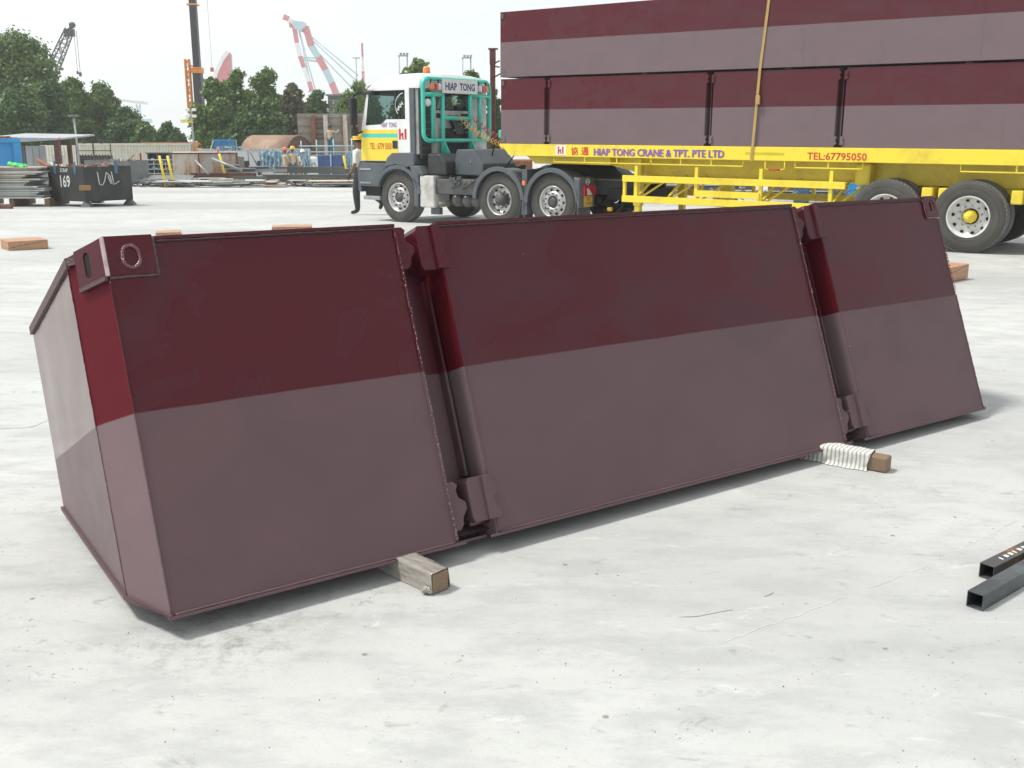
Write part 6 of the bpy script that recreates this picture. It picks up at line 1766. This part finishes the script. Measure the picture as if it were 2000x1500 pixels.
    for px_ in (614, 638, 676, 698):
        x = at(px_, 260, Y).x - a.x; MB().box(x - .05, x + .05, -.22, .0, 0, h - .061).build('rib', M['rust'], root); MB().box(x - .13, x + .13, -.24, -.221, 0, h - .062).build('rib_flange', M['pale_rusty'] if px_ in (638, 676) else M['rust'], root)
    for py_ in (228, 244, 258, 277): z = at(600, py_, Y).z - z0; MB().box(0, w, -.10, .0, z - .03, z + .03).build('stringer', M['grey_rust_panel'], root)
    for py_ in (233, 240, 250, 263, 270): z = at(600, py_, Y).z - z0; xa = at(617, 260, Y).x - a.x; xb = at(636, 260, Y).x - a.x; MB().box(xa, xb, -.11, .0, z - .03, z + .03).build('ladder_rung', M['rust_post'], root)
    # scaffold and platform
    Y = 60.5; a = at(588, 300, Y); z0 = gz(Y)
    root = thing('scaffold', 'light blue-grey tube scaffold rails in front of the rusty bulkhead', 'scaffold', (a.x, Y, z0))
    for px_, tp in ((588, 275), (618, 273), (651, 272), (687, 270)): x = at(px_, 280, Y).x - a.x; MB().tube([(x, 0, 0), (x, 0, at(px_, tp, Y).z - z0)], .035, 6).build('standard', M['pale_blue'], root)
    for py_ in (285.5, 297): z = at(600, py_, Y).z - z0; MB().tube([(-.1, -.05, z), (3.05, -.05, z + .02)], .03, 6).build('ledger', M['pale_blue'], root)
    pz = at(650, 303, Y).z - z0; MB().box(-.1, 3.3, .1, .9, pz - .05, pz).build('platform_board', M['pale_wood'], root)
    # blue machine and white cover
    Y = 55.5; a, b = at(620, 303, Y), at(676, 303, Y); z0 = gz(Y); h = a.z - z0; w = b.x - a.x
    root = thing('blue_generator', 'dark blue boxy generator below the scaffold', 'generator', (a.x, Y, z0))
    MB().box(0, w * .5, 0, 1, .1, h).build('housing', M['blue_machine'], root, bevel=.03); MB().box(w * .5 + .01, w * .86, .02, 1, .1, h + .02).build('housing', M['boom'] if False else M['blue_machine'], root, bevel=.03)
    for k in range(4): MB().box(w * .55, w * .8, .0, .02, .4 + k * .15, .46 + k * .15).build('louvre', M['chassis'], root)
    MB().box(w * .44, w * .48, -.03, .0, .1, h + .08).build('strut', M['pale_blue'], root)
    MB().box(w * .86 + .02, w, .1, 1, .1, h * .7).build('fuel_box', M['rust_post'], root)
    MB().box(-.05, w, .05, 1.05, 0, .1).build('skid', M['chassis'], root)
    root, w, h = wbox('white_machine_cover', 'white rounded machine cover with a looped black cable beside the generator', 'machine', 604, 306, 620, 326, 54.5, .6, M['white'], base=True, bevel=.12)
    MB().tube([(w * .55 + .12 * math.cos(t), -.03, h * .60 + .22 * math.sin(t)) for t in [2 * math.pi * k / 16 for k in range(16)]], .012, 5, close=True).build('cable_loop', M['black'], root)
    wbox('orange_box', 'small orange-brown box at the feet of the yellow-helmeted worker', 'box', 581, 315, 588, 330, 52.4, .3, M['orange_wood'], base=True)
    wbox('concrete_block', 'pale concrete block beside the truck front', 'block', 688, 312, 704, 334, 52.5, .5, M['dirty_white'], base=True)
    for k, px_ in enumerate((474, 480, 484, 505)): wbox('dark_drum_stub', ('first', 'second', 'third', 'fourth')[k] + ' dark bundle from the left at the foot of the white hoarding', 'bundle', px_ - 2, 314, px_ + 3, 332, 51.5, .25, M['cyl_black'], 'dark bundles by the hoarding', base=True, bevel=.03)
    # beams
    def ibeam(px0, px1, py_top, py_bot, Y, label, mt='beam', g='steel beams along the yard edge'):
        a, b = at(px0, py_bot, Y), at(px1, py_top, Y); h = b.z - a.z; w = b.x - a.x
        root = thing('steel_beam', label, 'steel beam', (a.x, Y, a.z), g); t = h * .10
        MB().box(0, w, 0, h * .7, 0, t).build('flange', M[mt], root); MB().box(0, w, 0, h * .7, h - t, h).build('flange', M[mt], root)
        MB().box(.001, w - .001, h * .3, h * .4, t, h - t).build('web', M[mt], root)
        return root
    ibeam(536, 672, 326, 338, 48, 'long olive-grey girder lying furthest back beneath the two workers')
    ibeam(512, 690, 341, 356, 44.5, 'long olive-grey girder nearest the yard edge by the truck')
    ibeam(455, 520, 344, 350, 44, 'short dark channel resting on the sheets left of the nearest girder')
    ibeam(372, 500, 338, 347, 45.4, 'reddish-brown beam lying in front of the grey rusty tank', 'rust_post')
    ibeam(480, 560, 330, 336, 47, 'thin pale beam crossing the sheet heap left of the girders', 'galv')
    ibeam(672, 720, 330, 340, 49, 'girder end disappearing behind the truck steps', 'beam')
    for i, (px_, py_, w_) in enumerate(((448, 326, .8), (470, 333, 1.2), (505, 329, .9))):
        c = at(px_, py_, 46.6 + i * .3); root = thing('steel_section', ('left', 'middle', 'right')[i] + ' grey open steel frame lying on the heap beside the leaning tube', 'steel frame', c, 'steel frames on the heap')
        for z in (-.10, .06): MB().box(-w_ / 2, w_ / 2, 0, .3, z, z + .04).build('flange', M['galv'], root)
        MB().box(-w_ / 2, w_ / 2, .12, .15, -.06, .06).build('web', M['beam'], root)
    # pipe
    Y = 43.6; a, b = at(408, 354, Y), at(478, 352, Y); root = thing('olive_pipe', 'short fat olive-brown pipe lying on the sheet heap', 'pipe', a)
    L_ = (b - a).length; mb = MB(); mb.lathe([(.085, 0), (.085, L_), (.072, L_), (.072, 0), (.085, 0)], (0, 0, 0), 'x', 16); mb.build('pipe_wall', M['pipe'], root)
    # sheet heap
    for k in range(46):
        px_ = rnd.uniform(262, 655); Y = rnd.uniform(42.8, 46.5); w_ = rnd.uniform(.8, 2.4); lvl = rnd.uniform(0, .22) * (1 - abs(px_ - 440) / 420)
        a = at(px_, 360, Y); mt = rnd.choice(('sheet', 'sheet', 'sheet', 'galv', 'sheet_brown', 'pale_wood' if px_ > 480 else 'sheet'))
        d_ = rnd.uniform(.4, .9); r1, r2 = rnd.uniform(-.03, .05), rnd.uniform(-.05, .05)
        o = MB().add([(0, 0, 0), (w_, r2, r1), (w_ * .96, d_, r1 + .02), (.1, d_, .02), (0, 0, .022), (w_, r2, r1 + .022), (w_ * .96, d_, r1 + .042), (.1, d_, .042)],
                     [(3, 2, 1, 0), (4, 5, 6, 7), (0, 1, 5, 4), (1, 2, 6, 5), (2, 3, 7, 6), (3, 0, 4, 7)]).build('scrap_sheet', M[mt])
        o.location = (a.x, Y, gz(Y) + .03 + lvl + k * .0023)
        where = 'beside the two yellow bollards' if px_ < 330 else 'in front of the pale rusty tank' if px_ < 395 else 'around the olive pipe' if px_ < 480 else 'left of the nearest girder' if px_ < 560 else 'in front of the nearest girder'
        tag(o, {'sheet': 'weathered grey plate in the low scrap heap ', 'galv': 'blue-grey galvanised plate in the low scrap heap ', 'sheet_brown': 'brownish plate in the low scrap heap ', 'pale_wood': 'pale wooden board in the low scrap heap '}[mt] + where, 'plate' if mt != 'pale_wood' else 'board', 'loose plates heaped along the yard edge')
    mb = MB()
    for k in range(260):
        px_ = rnd.uniform(255, 690); Y = rnd.uniform(43.2, 47.5); p = at(px_, 350, Y); q = Vector((p.x, Y, gz(Y) + rnd.uniform(.02, .3)))
        d = Vector((rnd.uniform(-1, 1), rnd.uniform(-.4, .4), rnd.uniform(-.12, .12))) * rnd.uniform(.08, .5); mb.mi = rnd.randint(0, 3); mb.beam(q - d, q + d, rnd.uniform(.03, .12), rnd.uniform(.01, .05))
    mb.build('small_scrap', [M['rust'], M['galv'], M['chassis'], M['sheet']], kind='stuff'); 
    # ribbed decking bundle by the bollards
    for j, (px_, Y) in enumerate(((268, 44.2), (282, 44.6))):
        a = at(px_, 352, Y); mb = MB(); corrugated(mb, 1.9, .02, 0, 0, 1, 0)
        mb = MB(); pts = []
        for i in range(24): u = i * .08; pts += [(u, 0), (u + .03, 0), (u + .04, .03), (u + .07, .03)]
        vs_ = [(p[0], y, .12 + j * .1 + p[1] + y * .25) for y in (0, .8) for p in pts]; n_ = len(pts)
        mb.add(vs_, [(i, i + 1, n_ + i + 1, n_ + i) for i in range(n_ - 1)]); o = mb.build('ribbed_decking', M['galv']); o.location = (a.x, Y, gz(Y))
        sm = o.modifiers.new('s', 'SOLIDIFY'); sm.thickness = .008
        tag(o, ('lower', 'upper')[j] + ' ribbed grey decking sheet beside the two yellow bollards', 'decking sheet', 'ribbed decking sheets')
    # grey building roof behind trees
    Y = 105; a, b = at(640, 187, Y), at(684, 187, Y); root = thing('grey_shed', 'dark grey shed gable seen between the trees above the bulkhead', 'shed', (a.x, Y, gz(Y)))
    w, h = b.x - a.x + 2, a.z - gz(Y); MB().box(0, w, 0, 6, 0, h).build('wall', M['chassis'], root); MB().box(-.2, w + .2, -.2, 6.2, h, h + .15).build('roof', M['grey_steel'], root)
    for k in range(5): z = h - .5 - k * .55; MB().box(0, w, -.06, .0, z, z + .12).build('cladding_rail', M['grey_steel'], root)
    # things seen under and behind the trailer
    a, b = gp(1240, 396), gp(1420, 396); root = thing('plank_platform', 'low pale plank platform on the ground behind the trailer legs', 'platform', (a.x, a.y, gz(a.y)))
    w = b.x - a.x
    for k in range(7): MB().box(0, w, k * .5, k * .5 + .47, .06, .10).build('plank', M['pale_wood'], root, bevel=.005)
    for k in range(3): MB().box(w * k / 2.1, w * k / 2.1 + .1, 0, 3.5, 0, .06).build('bearer', M['wood'], root)
    q = at(1417, 374, 28.4); root = thing('white_bucket', 'white bucket standing behind the trailer side frame', 'bucket', (q.x, 28.4, gz(28.4)))
    zb = q.z - gz(28.4)
    MB().lathe([(.001, 0), (.13, 0), (.155, .28), (.16, .30), (.15, .30), (.12, .02), (.001, .02)], (0, 0, zb), 'z', 18).build('pail', M['white'], root); MB().box(-.3, .3, -.2, .2, 0, zb - .002).build('crate', M['wood'], root, bevel=.01)
    rows = [(1195, 1480, 342, 351, 31.0, 'beam', 'topmost grey girder behind the left half of the trailer guard'), (1215, 1500, 352, 361, 30.6, 'sheet', 'second grey girder from the top behind the left half of the guard'),
            (1205, 1470, 362, 371, 30.2, 'beam', 'third grey girder from the top behind the left half of the guard'), (1225, 1490, 372, 382, 29.8, 'sheet', 'lowest pale girder behind the left half of the guard'),
            (1490, 1760, 344, 353, 32.0, 'sheet', 'topmost pale girder behind the right half of the trailer guard'), (1505, 1740, 354, 363, 31.6, 'beam', 'second girder from the top behind the right half of the guard'),
            (1500, 1770, 364, 373, 31.2, 'sheet_brown', 'brownish girder behind the right half of the guard'), (1480, 1750, 374, 383, 30.8, 'beam', 'lowest grey girder behind the right half of the guard'),
            (1010, 1200, 330, 343, 33, 'rust', 'rusty beam seen over the truck fenders'), (1020, 1210, 345, 362, 32.5, 'beam', 'dark girder end seen between the fenders and the landing leg')]
    for (x0, x1, y0, y1, Y, mt, lab) in rows: ibeam(x0, x1, y0, y1, Y, lab, mt, 'girders stored behind the trailer')
    mb = MB()
    for k in range(120):
        q = at(rnd.uniform(1190, 1760), rnd.uniform(338, 384), rnd.uniform(28.6, 29.4)); d = Vector((rnd.uniform(-1, 1), rnd.uniform(-.3, .3), rnd.uniform(-.3, .3))) * rnd.uniform(.03, .2)
        q.z = gz(q.y) + max(.02, (q.z - gz(q.y)) * .55); mb.mi = rnd.randint(0, 4); mb.beam(q - d, q + d, rnd.uniform(.02, .08), rnd.uniform(.01, .05))
    mb.build('yard_litter', [M['rust'], M['galv'], M['chassis'], M['denim'], M['wood']], kind='stuff')
    for k, (x0, x1, y0, Y, mt, lab) in enumerate(((1550, 1582, 350, 30, 'denim', 'blue drum behind the trailer side frame'), (1655, 1685, 352, 29.5, 'blue', 'blue crate between the trailer frame and the front wheel'), (1000, 1040, 312, 33, 'rust', 'rusty wire-filled crate behind the worker in the beige jacket'), (1080, 1108, 330, 32, 'dirty_white', 'pale sack-covered box above the fifth wheel'))):
        wbox('stored_' + ('drum' if k == 0 else 'crate'), lab, 'crate', x0, y0, x1, 380, Y, .8, M[mt], base=True, bevel=.05)
yard()

# ------------------------------------------------------------------ people
def person(base, face, label, joints=None, shirt='beige', trousers='charcoal', helmet='helmet_yellow', glove='skin', scale=1.0, sleeves=True, vest=None):
    """one continuous skinned body with clothes by region; face = heading in radians (0 looks to +y)"""
    J = dict(pelvis=(0, 0, .95), waist=(0, 0, 1.08), chest=(0, .01, 1.30), neck=(0, .0, 1.47), head0=(0, .015, 1.56), head1=(0, .02, 1.70),
             hipL=(-.10, 0, .92), kneeL=(-.11, .02, .50), ankL=(-.11, -.02, .09), toeL=(-.12, .17, .045),
             hipR=(.10, 0, .92), kneeR=(.11, .02, .50), ankR=(.11, -.02, .09), toeR=(.12, .17, .045),
             shL=(-.19, 0, 1.42), elL=(-.24, -.02, 1.14), wrL=(-.24, .05, .90), hdL=(-.235, .08, .82),
             shR=(.19, 0, 1.42), elR=(.24, -.02, 1.14), wrR=(.24, .05, .90), hdR=(.235, .08, .82))
    J.update(joints or {})
    Rr = dict(pelvis=.145, waist=.130, chest=.155, neck=.058, head0=.075, head1=.088, hipL=.10, kneeL=.092, ankL=.062, toeL=.038, hipR=.105, kneeR=.092, ankR=.062, toeR=.038,
              shL=.068, elL=.050, wrL=.034, hdL=.036, shR=.068, elR=.050, wrR=.034, hdR=.036)
    E_ = [('pelvis', 'waist', 1), ('waist', 'chest', 1), ('chest', 'neck', 1), ('neck', 'head0', 0), ('head0', 'head1', 0), ('pelvis', 'hipL', 2), ('hipL', 'kneeL', 2), ('kneeL', 'ankL', 2), ('ankL', 'toeL', 3),
          ('pelvis', 'hipR', 2), ('hipR', 'kneeR', 2), ('kneeR', 'ankR', 2), ('ankR', 'toeR', 3), ('chest', 'shL', 1), ('shL', 'elL', 1), ('elL', 'wrL', 1 if sleeves else 0), ('wrL', 'hdL', 4),
          ('chest', 'shR', 1), ('shR', 'elR', 1), ('elR', 'wrR', 1 if sleeves else 0), ('wrR', 'hdR', 4)]
    names = list(J); ix = {k: i for i, k in enumerate(names)}
    P = [Vector(J[k]) for k in names]; Ed = [(ix[a], ix[b]) for a, b, _ in E_]; rad = [Rr[k] for k in names]; seg = [(Vector(J[a]), Vector(J[b]), m) for a, b, m in E_]
    for s_ in ('L', 'R'):                                              # five fingers, each its own chain from the palm
        h, w = Vector(J['hd' + s_]), Vector(J['wr' + s_]); d = (h - w).normalized(); sd = Vector((0, 1, 0)) if abs(d.y) < .8 else Vector((0, 0, 1)); sd = (sd - d * sd.dot(d)).normalized()
        for k, (off, ln) in enumerate(((-.026, .060), (-.009, .070), (.009, .066), (.025, .052))):
            a = h + sd * off + d * .012; b = a + d * ln * .55; c = b + (d * .8 + Vector((0, 0, -.2)) + d.cross(sd) * .5).normalized() * ln * .45
            i0 = len(P); P += [a, b, c]; rad += [.010, .009, .007]; Ed += [(ix['hd' + s_], i0), (i0, i0 + 1), (i0 + 1, i0 + 2)]; seg += [(a, c, 4)]
        a = w.lerp(h, .55) - sd * .03; b = a + (d * .7 - sd * .6).normalized() * .045; i0 = len(P); P += [a, b]; rad += [.012, .009]; Ed += [(ix['hd' + s_], i0), (i0, i0 + 1)]; seg += [(a, b, 4)]
    bm = bmesh.new(); sk = bm.verts.layers.skin.verify()
    vs_ = [bm.verts.new(p) for p in P]
    for v, r_ in zip(vs_, rad): v[sk].radius = (r_, r_)
    vs_[ix['chest']][sk].radius = (.175, .120); vs_[ix['pelvis']][sk].use_root = True; vs_[ix['pelvis']][sk].radius = (.155, .115); vs_[ix['waist']][sk].radius = (.14, .105)
    for a, b in Ed: bm.edges.new((vs_[a], vs_[b]))
    me = bpy.data.meshes.new('body'); bm.to_mesh(me); bm.free()
    tmp = bpy.data.objects.new('tmp', me); col.objects.link(tmp)
    md = tmp.modifiers.new('k', 'SKIN'); md.use_smooth_shade = True
    sb = tmp.modifiers.new('s', 'SUBSURF'); sb.levels = 1; sb.render_levels = 1
    dg = bpy.context.evaluated_depsgraph_get(); dg.update()
    body = bpy.data.meshes.new_from_object(tmp.evaluated_get(dg)); bpy.data.objects.remove(tmp)
    body.materials.clear()
    for m in ('skin', shirt, trousers, 'shoe', glove): body.materials.append(M[m])
    for p in body.polygons:
        c = p.center; best, bi = 9, 0
        for a, b, m in seg:
            ab = b - a; t = max(0, min(1, (c - a).dot(ab) / max(1e-9, ab.length_squared))); dd = (c - a - ab * t).length
            if dd < best: best, bi = dd, m
        if bi == 1 and c.z < J['pelvis'][2] - .02 and abs(c.x) < .16: bi = 2
        p.material_index = bi; p.use_smooth = True
    root = thing('person', label, 'person', Matrix.Translation(base) @ Matrix.Rotation(face, 4, 'Z') @ Matrix.Scale(scale, 4))
    o = bpy.data.objects.new('body', body); col.objects.link(o); o.parent = root
    hd = Vector(J['head1'])
    if helmet:
        mb = MB(); mb.lathe([(.128, -.035), (.126, -.015), (.122, .02), (.110, .065), (.080, .100), (.040, .118), (.001, .122)], hd + Vector((0, 0, .005)), 'z', 18)
        mb.lathe([(.128, -.035), (.145, -.042), (.147, -.036), (.126, -.025)], hd + Vector((0, .01, .005)), 'z', 18)
        mb.prism([(-.07, .10), (.07, .10), (.055, .185), (-.055, .185)], 'z', hd.z - .038, hd.z - .030, T=Matrix.Translation((hd.x, hd.y, 0)))
        mb.build('safety_helmet', M[helmet], root)
    f = hd + Vector((0, .082, -.075))
    MB().prism([(-.014, -.02), (.014, -.02), (.005, .028), (-.005, .028)], 'y', -.01, .022, T=Matrix.Translation(f)).build('nose', M['skin'], root, bevel=.005)
    for sx in (-1, 1):
        MB().ball(hd + Vector((sx * .030, .080, -.055)), .010, 8, 5).build('eye', M['black'], root); MB().ball(hd + Vector((sx * .088, 0, -.075)), .026, 8, 5, (.4, .7, 1.1)).build('ear', M['skin'], root)
    MB().box(-.022, .022, -.004, .004, -.003, .003, T=Matrix.Translation(hd + Vector((0, .090, -.120)))).build('mouth', M['rust_post'], root)
    MB().lathe([(.098, -.085), (.100, -.05), (.097, -.03)], hd + Vector((0, -.012, 0)), 'z', 16).build('hair', M['black'], root)
    return root
b = gp(706, 419)
person((b.x, b.y, gz(b.y)), R(68), 'worker in yellow helmet, white shirt and dark trousers striding past the truck front', dict(
    kneeL=(-.10, .06, .50), ankL=(-.10, .03, .085), toeL=(-.10, .22, .040), kneeR=(.10, -.16, .53), ankR=(.10, -.50, .27), toeR=(.10, -.42, .12),
    elL=(-.27, -.05, 1.15), wrL=(-.27, .10, .93), hdL=(-.265, .14, .85), elR=(.25, .05, 1.14), wrR=(.24, .02, .90), hdR=(.24, .03, .82)),
    'shirt_white', 'charcoal', 'helmet_yellow', 'glove', 1.03, sleeves=False)
Y = 27.5; b = at(986, 300, Y)
person((b.x, Y, gz(Y)), R(178), 'worker in orange helmet and beige jacket over a white shirt behind the truck fenders', {}, 'beige', 'charcoal', 'helmet_orange', 'skin', .90)
Y = 52; b = at(556, 300, Y)
person((b.x, Y, gz(Y)), R(-60), 'worker in orange helmet and cream clothes standing left of the yellow-helmeted one', dict(elR=(.24, .10, 1.16), wrR=(.14, .28, 1.08), hdR=(.10, .33, 1.06)), 'beige', 'khaki', 'helmet_orange', 'glove', .97)
b = at(571.5, 300, Y)
person((b.x, Y, gz(Y)), R(10), 'worker in yellow helmet, beige shirt and blue trousers seen from behind by the tarpaulin', {}, 'beige', 'denim', 'helmet_yellow', 'skin', 1.0)
Y = 54; b = at(591, 300, Y)
person((b.x, Y, gz(Y)), R(170), 'worker in white helmet half hidden by the slanting blue tarpaulin', {}, 'shirt_white', 'denim', 'helmet_white', 'skin', .94)
Y = 60.9; b = at(646, 303, Y)
person((b.x, Y, b.z), R(-20), 'welder in dark mask and cream shirt standing on the scaffold with one arm raised', dict(elR=(.40, .10, 1.30), wrR=(.48, .25, 1.50), hdR=(.49, .30, 1.57)), 'beige', 'denim', 'helmet_dark', 'glove', .95)
b = gp(1640, 392)
person((b.x, b.y, gz(b.y)), R(150), 'person in blue trousers standing behind the trailer, only the legs showing', dict(kneeL=(-.14, .02, .50), kneeR=(.16, .05, .5), ankR=(.18, -.03, .09), toeR=(.20, .12, .04)), 'denim', 'denim', 'helmet_yellow', 'skin', .95)

# ------------------------------------------------------------------ loose grit on the concrete
def grit():
    mb = MB()
    for k in range(420):
        cx, cy = rnd.choice(((1.6, 2.0), (.6, 2.4), (1.2, 2.5), (-.3, 2.6), (-.9, 2.8), (1.9, 2.9), (1.5, 1.9), (.2, 3.0)))
        x, y = cx + rnd.gauss(0, .45), cy + rnd.gauss(0, .40)
        r = abs(rnd.gauss(.0010, .0008)) + .0007; a = rnd.uniform(0, 3)
        mb.mi = rnd.choice((0, 0, 1, 2))
        z = gz(y) + .0005
        vs_ = [(x + r * math.cos(a + t) * rnd.uniform(.7, 1.4), y + r * math.sin(a + t) * rnd.uniform(.7, 1.4), z) for t in (0, 2.1, 4.2)] + [(x, y, z + r * .9)]
        mb.add(vs_, [(0, 1, 3), (1, 2, 3), (2, 0, 3), (0, 2, 1)])
    mb.build('grit', [mat('dark_grit', (.07, .06, .05), .9), mat('brown_grit', (.16, .07, .05), .9), mat('grey_grit', (.24, .24, .23), .9)], kind='stuff')
grit()

# ------------------------------------------------------------------ haze
def haze():
    o = MB().box(-420, 420, -30, 480, gz(400) - 1, 62).build('haze', [], kind='stuff')
    m = bpy.data.materials.new('haze_volume'); m.use_nodes = True; n = m.node_tree.nodes; n.clear()
    out = n.new('ShaderNodeOutputMaterial'); v = n.new('ShaderNodeVolumePrincipled')
    v.inputs['Color'].default_value = (.985, .995, 1, 1); v.inputs['Density'].default_value = HAZE; v.inputs['Anisotropy'].default_value = .2
    m.node_tree.links.new(v.outputs[0], out.inputs['Volume'])
    o.data.materials.append(m)
HAZE = .0007
haze()
